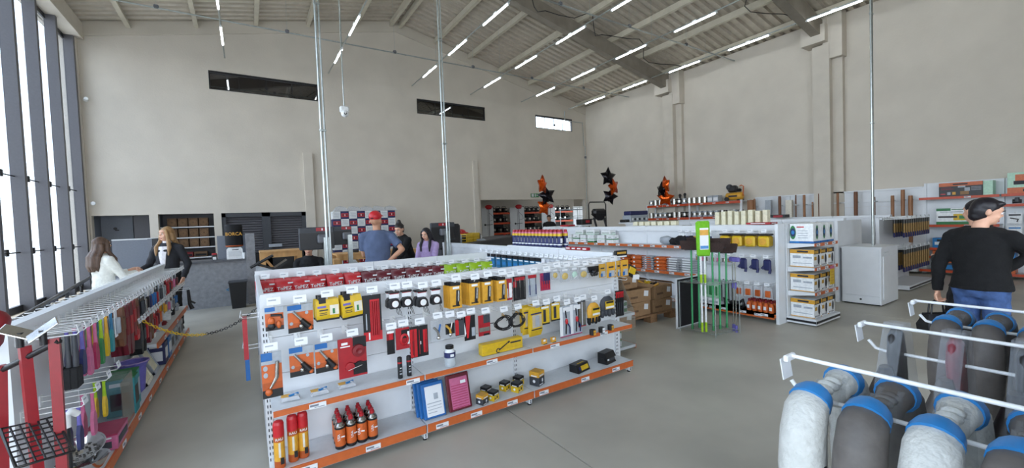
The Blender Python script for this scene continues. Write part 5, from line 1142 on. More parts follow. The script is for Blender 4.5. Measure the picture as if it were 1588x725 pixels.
t = thing('white_rod_guard', 'black rod with a white plastic hook cap beside the red stand', 'rod', (at_d(100, 640, 2.0).x, at_d(100, 640, 2.0).y, 0)); p = at_d(103, 650, 2.0); b = MB(); b.tube([(p.x, p.y, 0), (p.x, p.y, p.z)], .012, 'black_plastic', 8); b.part('rod', t); b = MB(); q = at_d(120, 641, 2.05); b.tube([p-Vector((0, 0, .04)), p+Vector((0, 0, .02)), p.lerp(q, .4)+Vector((0, 0, .03)), q], .016, 'white_plastic', 8); b.part('cap', t)
# ---------------------------------------------------------------- goods on the middle rows
def tin(r, h, c, lidc='steel', band=None):
    t = thing('paint_tin', '', 'tin', (0, 0, 0), 0)
    b = MB(); pr = [(0, 0), (r, 0), (r, .01), (r, h*.3, band or c), (r, h*.75), (r, h*.96), (r*.97, h)]; b.lathe((0, 0, 0), pr, c, 14); b.part('can', t, world=False)
    b = MB(); b.lathe((0, 0, 0), [(r*1.02, h*.97), (r*1.02, h), (r*.85, h), (r*.83, h*.97), (0, h*.97)], lidc, 14); b.part('lid', t, world=False); return t
def carton(name, lab, x0, x1, y0, y1, z, h, c, prints=(), face='x', cat='box', grp=None, c2=None):
    t = thing(name, lab, cat, ((x0+x1)/2, (y0+y1)/2, z), 0, grp)
    b = MB(); b.rbox(((x0+x1)/2, (y0+y1)/2, z+h/2), (x1-x0, y1-y0, h), .003, c); b.part('box_body', t)
    if prints:
        b = MB()
        for k, (m, u0, u1, v0, v1) in enumerate(prints):
            e = .0012+.0004*k
            if face in 'xb': b.face([(x0-e, y1-(y1-y0)*u0, z+h*v0), (x0-e, y1-(y1-y0)*u0, z+h*v1), (x0-e, y1-(y1-y0)*u1, z+h*v1), (x0-e, y1-(y1-y0)*u1, z+h*v0)][::-1], m)
            if face in 'yb': b.face([(x0+(x1-x0)*u0, y0-e, z+h*v0), (x0+(x1-x0)*u1, y0-e, z+h*v0), (x0+(x1-x0)*u1, y0-e, z+h*v1), (x0+(x1-x0)*u0, y0-e, z+h*v1)], m)
        b.part('print', t)
    return t
# white and green cartons on the top far shelf
k = 0
CAR = [(7.55, .1, .11, 'g'), (7.3, .16, .17, 'w'), (7.05, .16, .17, 'g2'), (6.82, .14, .16, 'w'), (6.58, .15, .16, 'g'), (6.28, .17, .16, 'w'), (6.02, .15, .16, 'g2')]
for i, (y, w, h, s) in enumerate(CAR):
    pr = {'g': [('green', 0, 1, .0, .2), ('light_green', 0, 1, .4, .5)], 'g2': [('green', 0, 1, .42, .55), ('ink', .3, .7, .7, .75)], 'w': [('light_green', 0, 1, .48, .54), ('ink', .2, .6, .2, .25)]}[s]
    carton('medicine_carton', '%s white and green carton from the far end, middle row top shelf' % nth(i), 6.24, 6.4, y-w/2-.02, y+w/2+.02, 1.06, h, 'white_plastic', pr, 'b', grp='white and green cartons')
for i, (y, z, h) in enumerate(((6.95, 1.231, .1), (6.6, 1.221, .12), (6.14, 1.221, .1))):
    carton('medicine_carton', '%s carton stacked on top of the white and green carton row' % nth(i), 6.24, 6.4, y-.14, y+.12, z, h, 'white_plastic', [('light_green', 0, 1, .1, .2), ('green', .1, .9, .4, .5)], 'b', grp='white and green cartons')
# dark cloth heap on the top shelf by the mop
for i, (x, y, m, r) in enumerate(((6.32, 4.72, 'grey_card', .12), (6.32, 4.55, 'black_soft', .1), (6.3, 4.38, 'black_soft', .14), (6.28, 4.18, 'black_soft', .13))):
    b = MB(); vs = []
    b.ball((x, y, 1.061+r*.62), (r*.8, r*1.1, r*.62), m, 12, 8); b.v = [v + Vector((random.uniform(-.012, .012), random.uniform(-.012, .012), random.uniform(-.006, .012) if v.z > 1.1 else 0)) for v in b.v]
    b.solo('bagged_cloth', '%s bundle of dark bagged cloth on the top shelf, from its far end' % nth(i), 'cloth', 'dark cloth bundles')
# bags of fixings lying in stacks on the middle shelf
ST = [('dark_orange', 5), ('orange', 3), ('grey_card', 6), ('orange', 4), ('bag_white', 6), ('bag_white', 6)]
for i, (m, n) in enumerate(ST):
    y = 5.62-.27*i; pr = None
    for q in range(n):
        h = .24/n; lab = '%s bag from the bottom, %s stack of bagged fixings, middle shelf' % (nth(q), nth(i)); pos = (6.33, y, .601+h*q)
        if pr is None:
            pr = thing('fixings_bag', lab, 'bag', pos, 0, 'bagged fixings in stacks'); b = MB(); b.hull([(sx*.1*kk, sy*.125*kk, z) for sx in (-1, 1) for sy in (-1, 1) for kk, z in ((.8, 0), (1, h*.35), (1, h*.6), (.75, h*.99))], m); b.part('bag_body', pr, world=False)
            b = MB(); b.box((-.102, 0, h*.5), (.002, .16, h*.5), 'orange' if m != 'bag_white' else 'label_white'); b.box((-.103, .04, h*.5), (.002, .04, h*.4), 'label_white'); b.part('print', pr, world=False)
        else: dup(pr, pos, lab, rz=random.uniform(-.1, .1))
# near bay of the middle row: three hook rows
def mk(kind, lab, x, y, ztop, w, h, m, m2):
    t = thing({'tape': 'tape_case', 'card': 'carded_part', 'glove': 'hanging_glove', 'bottle': 'hanging_bottle'}[kind], lab, kind if kind != 'card' else 'part', (x, y, ztop-h), R(-90))
    if kind == 'tape':
        b = MB(); b.rbox((0, 0, h*.42), (w, .16, h*.84), .02, m); b.part('case', t, world=False); b = MB(); b.lathe((0, -.081, h*.42), [(0, -.006), (w*.3, -.006), (w*.34, 0)], 'amber', 14, 'y'); b.part('dial', t, world=False); b = MB(); b.rbox((0, 0, h*.93), (w*1.02, .17, h*.14), .01, m2); b.part('top', t, world=False)
    elif kind == 'card':
        b = MB(); b.box((0, 0, h/2), (w, .004, h), m); b.part('card', t, world=False); b = MB(); b.rbox((0, -.012, h*.42), (w*.6, .022, h*.55), .006, m2); b.part('tool', t, world=False)
    else:
        b = MB(); b.rbox((0, 0, h*.6), (w*.8, .05, h*.8), .02, m); b.tube([(-.3*w, 0, h*.5), (-.5*w, -.02, h*.3)], .02, m, 8); b.tube([(.3*w, 0, h*.3), (.3*w, -.02, 0)], .02, m2, 8); b.part('body', t, world=False)
    return t
for i in range(4):
    y = 3.02+.19*i; mk('tape', '%s large yellow tape case from the near end, top hooks of the middle row' % nth(i), 6.27, y, 1.27, .15, .19, 'yellow', 'black_plastic'); hook(G1, 6.488, y, 1.276, .26, R(-90)); 
for i in range(5):
    y = 3.86+.13*i if i < 2 else 3.86+.13*i; mk('card', '%s pale card beyond the yellow tape cases on the top hooks' % nth(i), 6.27, y, 1.27, .1, .15, ('bag_white', 'white_plastic', 'grey_card')[i % 3], ('navy', 'black_plastic', 'mustard')[i % 3]); hook(G1, 6.488, y, 1.276, .26, R(-90))
for i in range(3):
    y = 3.0+.17*i; mk('glove', '%s navy blue gun-shaped tool from the near end on the second hook row' % nth(i), 6.27, y, .9, .13, .2, 'navy', 'navy'); hook(G1, 6.488, y, .906, .26, R(-90))
for i in range(7):
    y = 3.55+.09*i; mk('card', '%s small pale and copper fitting card beyond the navy tools' % nth(i), 6.27, y, .92, .07, .11, 'bag_white', ('cardboard', 'steel', 'pink')[i % 3]); hook(G1, 6.488, y, .926, .26, R(-90), i % 2 == 0)
for i in range(4):
    y = 2.99+.14*i; mk('card', '%s orange and black carded tool from the near end on the lowest hook row' % nth(i), 6.26, y, .5, .12, .17, 'bag_white', ('orange', 'dark_orange')[i % 2]); hook(G1, 6.488, y, .506, .26, R(-90))
for i in range(4):
    y = 3.52+.055*i; t = thing('hand_cultivator', '%s slim black long-handled hook tool beyond the orange cards' % nth(i), 'tool', (6.27, y, .2)); b = MB(); b.tube([(6.27, y, .52), (6.27, y, .2)], .009, 'black_plastic', 6); b.part('shaft', t); b = MB(); b.tube([(6.27, y, .52), (6.27, y-.03, .55), (6.27, y-.06, .53)], .006, 'dark_steel', 6); b.part('hook_end', t)
b = MB(); b.bx(6.26, 6.5, 3.5, 3.72, .51, .516, 'white_paint'); b.part('hook_bar', G1)
for i in range(5):
    y = 3.78+.085*i; mk('card', '%s pale green striped card on the lowest hooks' % nth(i), 6.27, y, .5, .08, .26, 'light_green', 'green'); hook(G1, 6.488, y, .506, .26, R(-90), False)
pr = None
for r in range(3):
    for i in range(5):
        pos = (6.27+.075*r, 2.95+.078*i, .131); lab = '%s orange bottle from the near end in the %s row on the lowest shelf' % (nth(i), ('front', 'middle', 'back')[r])
        if pr is None:
            pr = thing('oil_bottle', lab, 'bottle', pos, 0, 'orange bottles on the lowest shelf'); b = MB(); b.lathe((0, 0, 0), [(0, 0), (.034, 0), (.036, .01), (.036, .1), (.02, .13), (.014, .14), (0, .14)], 'orange', 12); b.part('bottle', pr, world=False); b = MB(); b.lathe((0, 0, 0), [(.017, .135), (.018, .165), (.01, .175), (0, .175)], 'dark_red', 10); b.part('cap', pr, world=False); b = MB(); b.box((-.036, 0, .06), (.003, .035, .05), 'label_white'); b.part('label', pr, world=False)
        else: dup(pr, pos, lab)
t = thing('black_pump', 'black plastic hand tool with curved arms on the lowest shelf beside orange bottles', 'tool', (6.3, 3.5, .131)); b = MB(); b.rbox((6.3, 3.5, .2), (.1, .14, .06), .02, 'black_plastic'); b.part('body', t); b = MB(); b.tube([(6.3, 3.42, .22), (6.27, 3.36, .27), (6.27, 3.34, .18), (6.28, 3.38, .131)], .02, 'black_plastic', 8); b.part('arm', t); b = MB(); b.tube([(6.3, 3.58, .22), (6.28, 3.66, .26), (6.27, 3.62, .131)], .018, 'black_plastic', 8); b.part('arm', t)
for i in range(4): carton('white_carton', '%s low white carton on the lowest shelf beyond the black hand tool' % nth(i), 6.24, 6.42, 3.72+.2*i, 3.9+.2*i, .131, .1, 'white_plastic', [('grey_card', .1, .9, .3, .6)], 'x', grp='low white cartons')
# end cap boxes
def tool_box(lab, x0, x1, y0, z, h, kind):
    t = thing('tool_carton', lab, 'box', ((x0+x1)/2, y0+.15, z), 0, None); w = x1-x0; y1 = y0+.29
    b = MB(); b.rbox((w*0+(x0+x1)/2, (y0+y1)/2, z+h/2), (w, .29, h), .003, 'white_plastic'); b.part('box_body', t)
    e = .0012; b = MB()
    fy = lambda m, u0, u1, v0, v1, k=0: b.face([(x0+w*u0, y0-e-.0004*k, z+h*v0), (x0+w*u1, y0-e-.0004*k, z+h*v0), (x0+w*u1, y0-e-.0004*k, z+h*v1), (x0+w*u0, y0-e-.0004*k, z+h*v1)], m)
    fx = lambda m, u0, u1, v0, v1, k=0: b.face([(x0-e-.0004*k, y1-.3*u0, z+h*v0), (x0-e-.0004*k, y1-.3*u1, z+h*v0), (x0-e-.0004*k, y1-.3*u1, z+h*v1), (x0-e-.0004*k, y1-.3*u0, z+h*v1)], m)
    if kind == 'saw':
        fx('amber', 0, 1, .78, 1); fx('ink', .3, .75, .84, .94, 1); fx('grey_card', .12, .45, .5, .66); fx('grey_card', .55, .9, .5, .6); fx('amber', 0, 1, 0, .04); fx('grey_card', .12, .9, .2, .24)
        fy('black_plastic', 0, 1, .74, 1); fy('mustard', .15, .7, .78, .94, 1); fy('mustard', .1, .45, .4, .6)
        n = 12; b.face([(x0+w*(.72+.16*math.cos(2*math.pi*i/n)), y0-e-.001, z+h*(.42+.28*math.sin(2*math.pi*i/n))) for i in range(n)], 'dark_grey')
        for q in range(4): fy('ink', .12+.2*q, .22+.2*q, .05, .13, 1)
    else:
        fx('blue', 0, 1, 0, .1); fx('sky_blue', 0, .4, .02, .1, 1); fx('bright_red', .3, .6, .8, .86)
        for q in range(4): fx('grey_card', .35, .75, .62-.12*q, .65-.12*q)
        fy('blue', 0, 1, 0, .1)
        n = 14
        for cx, sx, off in ((.55, .2, 0),):
            for m, kx, ky, kk in (('green', 1, 1, 1), ('navy', .85, .62, 2), ('sky_blue', .5, .3, 3)): b.face([(x0+w*(cx+sx*kx*math.cos(2*math.pi*i/n)), y0-e-.0004*kk, z+h*(.55+.36*ky*math.sin(2*math.pi*i/n))) for i in range(n)], m)
        for m, kx, ky, kk in (('green', 1, 1, 1), ('navy', .85, .62, 2), ('sky_blue', .5, .3, 3)): b.face([(x0-e-.0004*kk, y1-.3*(.14+.13*kx*math.cos(2*math.pi*i/n)), z+h*(.55+.36*ky*math.sin(2*math.pi*i/n))) for i in range(n)], m)
    b.part('print', t)
for lv, (z, h, kd, nm) in enumerate(((1.131, .27, 'blue', 'top'), (.801, .24, 'saw', 'second'), (.461, .24, 'saw', 'third'), (.1, .25, 'saw', 'bottom'))):
    for i in range(3): tool_box('%s %s carton from the left on the %s tier of the end cap' % (nth(i), 'white and blue' if kd == 'blue' else 'white and amber', nm), 6.47+.225*i, 6.68+.225*i, 2.5, z, h, kd)
t = thing('price_banner', 'yellow price slip with pink top hanging from the second tier of the end cap', 'sign', (6.93, 2.452, .53)); b = MB(); b.bx(6.86, 7.0, 2.45, 2.453, .53, .75, 'yellow'); b.part('slip', t); b = MB(); b.bx(6.86, 7.0, 2.4495, 2.4535, .75, .79, 'pink'); b.part('top_band', t); b = MB(); [b.bx(6.88, 6.98, 2.4485, 2.45, .58+.04*q, .59+.04*q, 'mustard') for q in range(4)]; b.part('print', t)
for x0, x1, y, z, nm in ((6.58, 6.8, 3.05, 1.391, 'near'),): carton('red_sign', 'small red sticker pack lying on the middle row header', x0-.1, x1-.1, y, y+.35, z+.006, .03, 'red', [('label_white', .2, .8, .3, .7)], 'b')
# broom rack, mop, board
t = thing('broom_rack', 'square wire rack on the floor holding green-handled brooms and a mop', 'rack', (5.2, 3.25, 0))
rx = [(4.93, 3.5), (4.98, 3.02), (5.42, 2.95), (5.4, 3.5)]
for z, nm in ((.68, 'top_frame'), (.04, 'bottom_frame')): b = MB(); b.tube([(x, y, z) for x, y in rx], .006, 'galv', 6, closed=True); b.part(nm, t)
for x, y in rx: b = MB(); b.tube([(x, y, 0), (x, y, .68)], .006, 'galv', 6); b.part('leg', t)
b = MB()
for i in range(1, 5): b.tube([(4.93+.09*i, 3.5-.01*i, .68), (4.98+.088*i, 3.02-.014*i, .68)], .004, 'galv', 5)
b.tube([(4.95, 3.27, .68), (5.41, 3.22, .68)], .004, 'galv', 5); b.part('top_grid', t)
t2 = MB(); t2.tube([(4.93, 3.5, .04), (5.4, 3.5, .04)], .006, 'galv', 5); [t2.tube([(4.94+.09*i, 3.5-.01*i, .037), (4.98+.088*i, 3.0-.012*i, .037)], .004, 'galv', 5) for i in range(6)]; t2.part('bottom_grid', t)
def broom(lab, xt, yt, xb, yb, zt, rz):
    t = thing('broom', lab, 'broom', (xb, yb, .043)); top = Vector((xt, yt, zt)); bot = Vector((xb, yb, .043))
    b = MB(); b.tube([bot, top], .0125, 'handle_green', 8); b.part('handle', t); b = MB(); b.lathe(bot, [(0, 0), (.016, 0), (.016, .05), (.0125, .06)], 'green', 8); b.part('end_cap', t)
    M = Matrix.Rotation(rz, 3, 'Z'); b = MB(); b.hull([top + M @ Vector((sx*.135*k, sy*.03, z)) for sx in (-1, 1) for sy in (-1, 1) for k, z in ((.55, -.01), (.7, .05), (.9, .02))], 'black_plastic'); b.part('broom_head', t)
    b = MB(); b.hull([top + M @ Vector((sx*.135*k, sy*.035*k, z)) for sx in (-1, 1) for sy in (-1, 1) for k, z in ((.9, .0), (1.05, .11), (.95, .12))], 'brush_dark'); b.part('bristles', t)
BR = [(5.2+.54*(-.2+.085*i)+.84*.1*(i % 3-1), 3.25-.84*(-.2+.085*i)+.54*.1*(i % 3-1), (1.12, 1.15, 1.13, 1.09, 1.14, 1.06)[i]) for i in range(6)]
for i, (x, y, z) in enumerate(BR): broom('%s green-handled broom from the left, stored head up in the wire rack' % nth(i), x+.01, y, x, y, z, R(-57))
t = thing('flat_mop', 'lime green microfibre mop with white handle standing in the wire rack', 'mop', (4.985, 3.2, .043))
b = MB(); b.tube([(4.975, 3.2, .15), (4.975, 3.2, 1.2)], .012, 'white_plastic', 8); b.tube([(5.015, 3.17, .15), (5.015, 3.17, 1.1)], .012, 'white_plastic', 8); b.part('handle', t)
for z0, z1 in ((.043, .17), (.69, .8)): b = MB(); b.tube([(4.975, 3.2, z0), (4.975, 3.2, z1)], .016, 'lime', 8); b.tube([(5.015, 3.17, z0), (5.015, 3.17, z1)], .016, 'lime', 8); b.part('grip', t)
b = MB(); M = Matrix.Rotation(R(-35), 3, 'Z'); b.rbox((4.99, 3.17, 1.27), (.17, .05, .46), .02, 'mop_green', M); b.v = [v + Vector((random.uniform(-.01, .01), random.uniform(-.01, .01), 0)) for v in b.v]; b.part('mop_pad', t)
b = MB(); b.box(Vector((4.99, 3.17, 1.27)) + M @ Vector((0, -.032, 0)), (.11, .003, .28), 'label_white', M); b.box(Vector((4.99, 3.17, 1.35)) + M @ Vector((0, -.034, 0)), (.11, .003, .07), 'amber', M); b.box(Vector((4.99, 3.17, 1.16)) + M @ Vector((0, -.034, 0)), (.1, .003, .04), 'sky_blue', M); b.part('paper_sleeve', t)
for i, (x, y) in enumerate(((5.43, 3.0), (5.47, 3.06))):
    t = thing('hand_grabber', '%s thin silver pick-up stick with purple grip beside the brooms' % ('left', 'right')[i], 'tool', (x, y, 0)); b = MB(); b.tube([(x, y, .05), (x, y, .95)], .008, 'steel', 6); b.part('shaft', t); b = MB(); b.tube([(x, y, 0), (x, y, .09)], .018, 'purple', 8); b.rbox((x, y-.01, .97), (.05, .1, .06), .01, 'purple'); b.part('grip', t); b = MB(); b.tube([(x, y, .58), (x, y, .68)], .013, 'purple', 8); b.part('sleeve', t)
t = thing('black_board', 'black doormat panel in a white frame standing on edge left of the brooms', 'board', (5.24, 3.6, 0))
b = MB(); b.bx(5.0, 5.5, 3.585, 3.6, .02, .69, 'black_soft'); b.part('mat_panel', t)
b = MB(); [b.bx(*q, 'white_paint') for q in ((4.985, 5.0, 3.58, 3.605, 0, .7), (5.5, 5.515, 3.58, 3.605, 0, .7), (4.985, 5.515, 3.58, 3.605, .69, .705), (4.985, 5.515, 3.58, 3.605, 0, .02))]; b.part('frame', t)
b = MB(); b.bx(5.02, 5.03, 3.582, 3.585, .04, .67, 'dark_grey'); b.bx(5.07, 5.08, 3.582, 3.585, .04, .67, 'dark_grey'); b.part('edge_lines', t)
# pallet with cartons
t = thing('pallet', 'brown wooden pallet on the floor under cardboard boxes', 'pallet', (5.05, 4.5, 0), R(0))
for i in range(5): b = MB(); b.bx(4.5, 5.6, 4.03+.2*i, 4.17+.2*i, .1, .125, 'pallet_wood'); b.part('deck_board', t)
for x in (4.5, 4.98, 5.45):
    b = MB(); b.bx(x, x+.15, 4.03, 4.97, .075, .1, 'pallet_wood'); b.part('bearer', t)
    for y in (4.03, 4.45, 4.84): b = MB(); b.bx(x, x+.15, y, y+.13, 0, .075, 'pallet_wood'); b.part('block', t)
def box_open(lab, x, y, z, dx, dy, dz, rz=0, fill=None, flaps=True):
    t = thing('cardboard_box', lab, 'box', (x, y, z), R(rz)); b = MB(); w = .006
    b.box((0, 0, w/2), (dx, dy, w), 'cardboard')
    for c, d in (((-dx/2, 0, dz/2), (w, dy, dz)), ((dx/2, 0, dz/2), (w, dy, dz)), ((0, -dy/2, dz/2), (dx, w, dz)), ((0, dy/2, dz/2), (dx, w, dz))): b.box(c, d, 'cardboard')
    b.part('box_body', t, world=False)
    for s in (-1, 1) if flaps else (): b = MB(); b.box((s*(dx/2+.04), 0, dz+.01), (.1, dy, .004), 'cardboard', Matrix.Rotation(R(s*25), 3, 'Y')); b.part('flap', t, world=False)
    b = MB(); b.box((dx*.3, -dy/2-.004, dz*.6), (.09, .002, .08), 'label_white', Matrix.Rotation(R(8), 3, 'Y')); b.box((-dx*.2, -dy/2-.004, dz*.4), (.15, .002, .03), 'cardboard_dark'); b.part('label', t, world=False)
    if fill:
        b = MB()
        for i in range(7): b.tube([(random.uniform(-dx, dx)*.35, random.uniform(-dy, dy)*.3, dz*.8), (random.uniform(-dx, dx)*.4, random.uniform(-dy, dy)*.4, dz+random.uniform(.0, .05))], .018, fill[i % len(fill)], 6)
        tag(b.part('contents', t, world=False), None, None, None, 'stuff')
box_open('lower left open cardboard box on the pallet nearest the island', 4.78, 4.28, .127, .5, .42, .2, 2, None, False); box_open('second layer open cardboard box with a white label above the lower left box', 4.79, 4.28, .333, .5, .42, .19, -2, None, False)
box_open('topmost small open cardboard box at the back left of the pallet', 4.7, 4.32, .53, .34, .3, .2, 4); box_open('lower right cardboard box on the pallet with papers on its end', 5.32, 4.28, .127, .42, .42, .19, -3, None, False)
box_open('upper right cardboard box filled with yellow and black hand tools', 5.33, 4.28, .322, .44, .42, .2, 3, ('yellow', 'black_plastic', 'amber')); box_open('back right cardboard box filled with green and yellow tools', 5.33, 4.75, .127, .44, .36, .4, 0, ('green', 'yellow', 'light_green'))
box_open('small brown box beside the pallet at the end of the island', 4.35, 4.1, 0, .26, .3, .32, 0)
# display tops: mats of red things over far rows, white sticks and tools
for i in range(8):
    b = MB(); b.rbox((6.75, 4.0-.11*i, 1.5), (.1, .07, .21+.02*(i % 3)), .006, 'cream'); b.bx(6.71, 6.79, 3.97-.11*i, 4.03-.11*i, 1.396, 1.41, 'cream'); b.solo('wax_stick', '%s cream upright packet from the far end on top of the middle row' % nth(i), 'packet', 'cream packets')
b = MB(); b.bx(6.62, 6.9, 3.1, 4.1, 1.36, 1.395, 'white_paint'); b.bx(6.62, 6.9, 4.6, 5.9, 1.36, 1.395, 'white_paint'); b.bx(6.56, 6.64, 2.9, 6.4, 1.33, 1.37, 'white_paint'); b.part('top_shelf', G1)
for i in range(7): b = MB(); b.rbox((6.75, 5.75-.15*i, 1.435), (.1, .11, .08), .006, 'cream'); b.solo('wax_block', '%s low cream packet from the far end on top of the middle row' % nth(i), 'packet', 'low cream packets')
t = thing('tool_case', 'blue and white speckled tool case standing on the far shelf top', 'case', (9.7, 8.3, 1.42)); b = MB(); b.rbox((9.7, 8.3, 1.52), (.8, .3, .2), .02, 'grey_card'); b.part('body', t); b = MB(); b.rbox((9.7, 8.28, 1.68), (.78, .26, .12), .02, 'navy'); b.part('lid', t); b = MB(); [b.ball((9.4+.1*q, 8.14, 1.5), (.035, .01, .04), 'black_plastic' if q % 2 else 'white_plastic', 8, 5) for q in range(7)]; b.part('print', t)
b = MB(); b.bx(9.2, 10.3, 8.1, 8.5, 1.38, 1.42, 'white_paint'); b.bx(9.7, 9.8, 8.2, 8.4, 0, 1.38, 'white_paint'); t = b.solo('far_counter', 'white far counter carrying the blue tool case', 'counter'); 
b = MB(); b.rbox((9.3, 8.3, 1.46), (.3, .25, .08), .02, 'black_plastic'); b.solo('black_case', 'flat black case left of the blue tool case', 'case')
# stroller-like black trolley at the back
t = thing('sack_truck', 'black tubular sack truck with a black seat near the far corner', 'trolley', (8.85, 9.05, 0))
b = MB(); b.tube([(8.5, 9, 0), (8.5, 9, 1.98), (8.55, 9, 2.05), (9.15, 9, 2.05), (9.2, 9, 1.98), (9.2, 9, 0)], .018, 'black_plastic', 6); b.tube([(8.5, 9, 1.55), (9.2, 9, 1.55)], .014, 'black_plastic', 6); b.tube([(8.5, 9, 1.25), (9.2, 9, 1.25)], .014, 'black_plastic', 6); b.part('frame', t)
b = MB(); b.rbox((8.85, 8.95, 1.75), (.5, .2, .2), .06, 'black_plastic'); b.hull([(8.62, 8.85, 1.7), (9.08, 8.85, 1.7), (8.62, 9.05, 1.7), (9.08, 9.05, 1.7), (8.75, 8.9, 1.5), (8.95, 8.9, 1.5)], 'black_plastic'); b.part('hopper', t)
for x in (8.65, 9.05): b = MB(); b.tube([(x, 8.95, 1.6), (x+.05, 8.9, 1.3)], .03, 'black_plastic', 8); b.part('leg', t)
t = thing('wire_shelf', 'grey two-tier wire display rack left of the black sack truck', 'rack', (8.1, 9.2, 0))
for z in (1.85, 1.6): b = MB(); b.rbox((8.0, 9.2, z), (.7, .3, .02), .004, 'grey_card'); b.tube([(7.65, 9.05, z), (8.0, 9.05, z+.06), (8.35, 9.05, z+.05)], .008, 'galv', 6); b.part('tier', t)
for x in (7.67, 8.33): b = MB(); b.tube([(x, 9.3, 0), (x, 9.3, 1.9)], .012, 'galv', 6); b.part('post', t)
b = MB(); b.rbox((8.3, 9.0, 1.48), (.4, .25, .16), .01, 'black_plastic'); b.bx(8.25, 8.4, 8.87, 8.876, 1.45, 1.52, 'red'); b.bx(8.1, 8.5, 8.9, 9.1, 1.36, 1.4, 'white_paint'); b.bx(8.2, 8.3, 8.95, 9.05, 0, 1.36, 'white_paint'); b.solo('battery_box', 'black boxed battery with red mark left of the black sack truck', 'box')
b = MB(); [b.bx(6.58, 6.8, 7.7+.34*q, 8.0+.34*q, 1.4+.0, 1.44, 'red') for q in range(1)]; 
t = thing('red_awning', 'red strip lying along the far end of the middle row top', 'strip', (6.75, 8.3, 1.41)); b.part('strip', t)
b = MB(); b.bx(6.5, 7.0, 7.8, 8.6, 0, 1.4, 'white_paint'); b.part('stand', t)
# paint tins on the wall rack
def metal_tin(m): return tin(.085, .2, m, 'steel', 'steel')
pt = {}
rn = random.Random(3); cnt = 0
for z, nm in ((1.956, 'upper'), (1.476, 'lower')):
    for bay, (y0, y1) in enumerate(((8.87, 10.5), (7.08, 8.68))):
        n = 9
        for i in range(n):
            y = y1-(y1-y0)*i/(n-1)
            if nm == 'upper' and bay == 1 and i > 4: continue
            m = rn.choice(['steel', 'grey_card', 'white_plastic', 'black_plastic', 'steel', 'grey_card'])
            lab = '%s tin from the far end, %s bay, %s shelf of the wall paint rack' % (nth(i), ('far', 'near')[bay], nm)
            if m not in pt: pt[m] = metal_tin(m); pt[m].location = (13.2, y, z); pt[m]['label'] = lab; pt[m]['group'] = 'tins on the wall paint rack'
            else: dup(pt[m], (13.2, y, z), lab)
for i, (y, h) in enumerate(((9.35, .32), (9.15, .34))): t = thing('spray_gun', '%s black spray gun standing among the upper tins' % ('left', 'right')[i], 'tool', (13.35, y, 1.956)); b = MB(); b.tube([(13.35, y, 1.956), (13.35, y, 1.956+h)], [.05, .03], 'black_plastic', 8); b.part('cup', t); b = MB(); b.ball((13.35, y, 1.956+h), (.04, .06, .06), 'black_plastic', 8, 6); b.part('head', t)
for i, y in enumerate((8.05, 7.85)): carton('grey_canister', '%s wide grey canister right of the tins on the upper paint shelf' % nth(i), 13.1, 13.35, y-.09, y+.09, 1.956, .22, 'grey_card', [('label_white', .1, .9, .2, .7)], 'x')
t = thing('air_compressor', 'orange air compressor with black motor on top of the paint rack', 'compressor', (13.2, 7.25, 1.956))
b = MB(); b.tube([(13.2, 7.0, 2.1), (13.2, 7.03, 2.1), (13.2, 7.5, 2.1), (13.2, 7.53, 2.1)], [.07, .125, .125, .07], 'amber', 16); b.part('tank', t)
b = MB(); b.rbox((13.2, 7.32, 2.34), (.2, .28, .22), .05, 'black_plastic'); b.ball((13.18, 7.42, 2.4), (.1, .1, .1), 'dark_grey', 10, 8); b.rbox((13.2, 7.13, 2.29), (.12, .14, .1), .03, 'black_soft'); b.part('motor', t)
b = MB(); b.tube([(13.2, 7.0, 2.1), (13.2, 6.98, 2.4), (13.2, 7.05, 2.44), (13.2, 7.1, 2.42)], .016, 'orange', 8); b.part('handle', t)
for y in (7.45,): b = MB(); b.lathe((13.06, y, 2.02), [(0, -.02), (.07, -.02), (.07, .02), (0, .02)], 'black_plastic', 14, 'x'); b.part('wheel', t)
b = MB(); b.bx(13.05, 13.35, 7.05, 7.12, 1.956, 2.0, 'black_plastic'); b.part('foot', t); b = MB(); b.bx(13.072, 13.076, 7.12, 7.4, 2.08, 2.13, 'ink'); b.part('print', t)
# tool handles on the tool wall
TH = [(1170, 'wood_handle', 308, 336, .06), (1209, 'wood_dark', 304, 335, .08), (1234, 'wood_dark', 302, 336, .035), (1247, 'wood_handle', 302, 336, .07), (1260, 'wood_handle', 313, 337, .05), (1270, 'wood_dark', 300, 337, .05), (1299, 'wood_handle', 299, 337, .06), (1327, 'wood_dark', 297, 338, .09), (1356, 'wood_dark', 305, 337, .04), (1384, 'wood_handle', 303, 336, .07), (1400, 'wood_handle', 294, 335, .08), (1412, 'wood_handle', 303, 335, .09)]
for i, (x, m, ya, yb, w) in enumerate(TH):
    p = on_x(x, ya, 13.3); q = on_x(x, yb, 13.3); t = thing('wooden_stick', '%s wooden tool stick from the far end on the white slotted panel' % nth(i), 'handle', (13.3, p.y, .125), 0, 'wooden handles on the slotted wall')
    b = MB(); b.tube([(13.3, p.y, .125), (13.3, p.y, p.z-.1), (13.3, p.y, p.z)], [w*.42, w*.5, w*.46], m, 10); b.part('shaft', t); b = MB(); b.bx(13.28, 13.455, p.y-.02, p.y+.02, 1.725, 1.745, 'galv') if p.z > 1.75 else b.bx(13.28, 13.495, p.y-.02, p.y+.02, 1.5, 1.52, 'galv'); b.part('clip', t)
for i, (x, m) in enumerate(((1164, 'wood_handle'), (1192, 'grey_card'), (1224, 'off_white'))):
    p = on_x(x, 310, 13.25); b = MB(); b.bx(13.2, 13.3, p.y-.08, p.y+.08, .125, p.z, m); b.solo('plank', '%s flat board among the tool handles from the far end' % nth(i), 'board')
t = thing('bolt_cutter', 'red handled bolt cutter hanging between wooden handles on the slotted wall', 'tool', (13.35, 5.3, 1.4)); p = on_x(1283, 326, 13.35); y = p.y
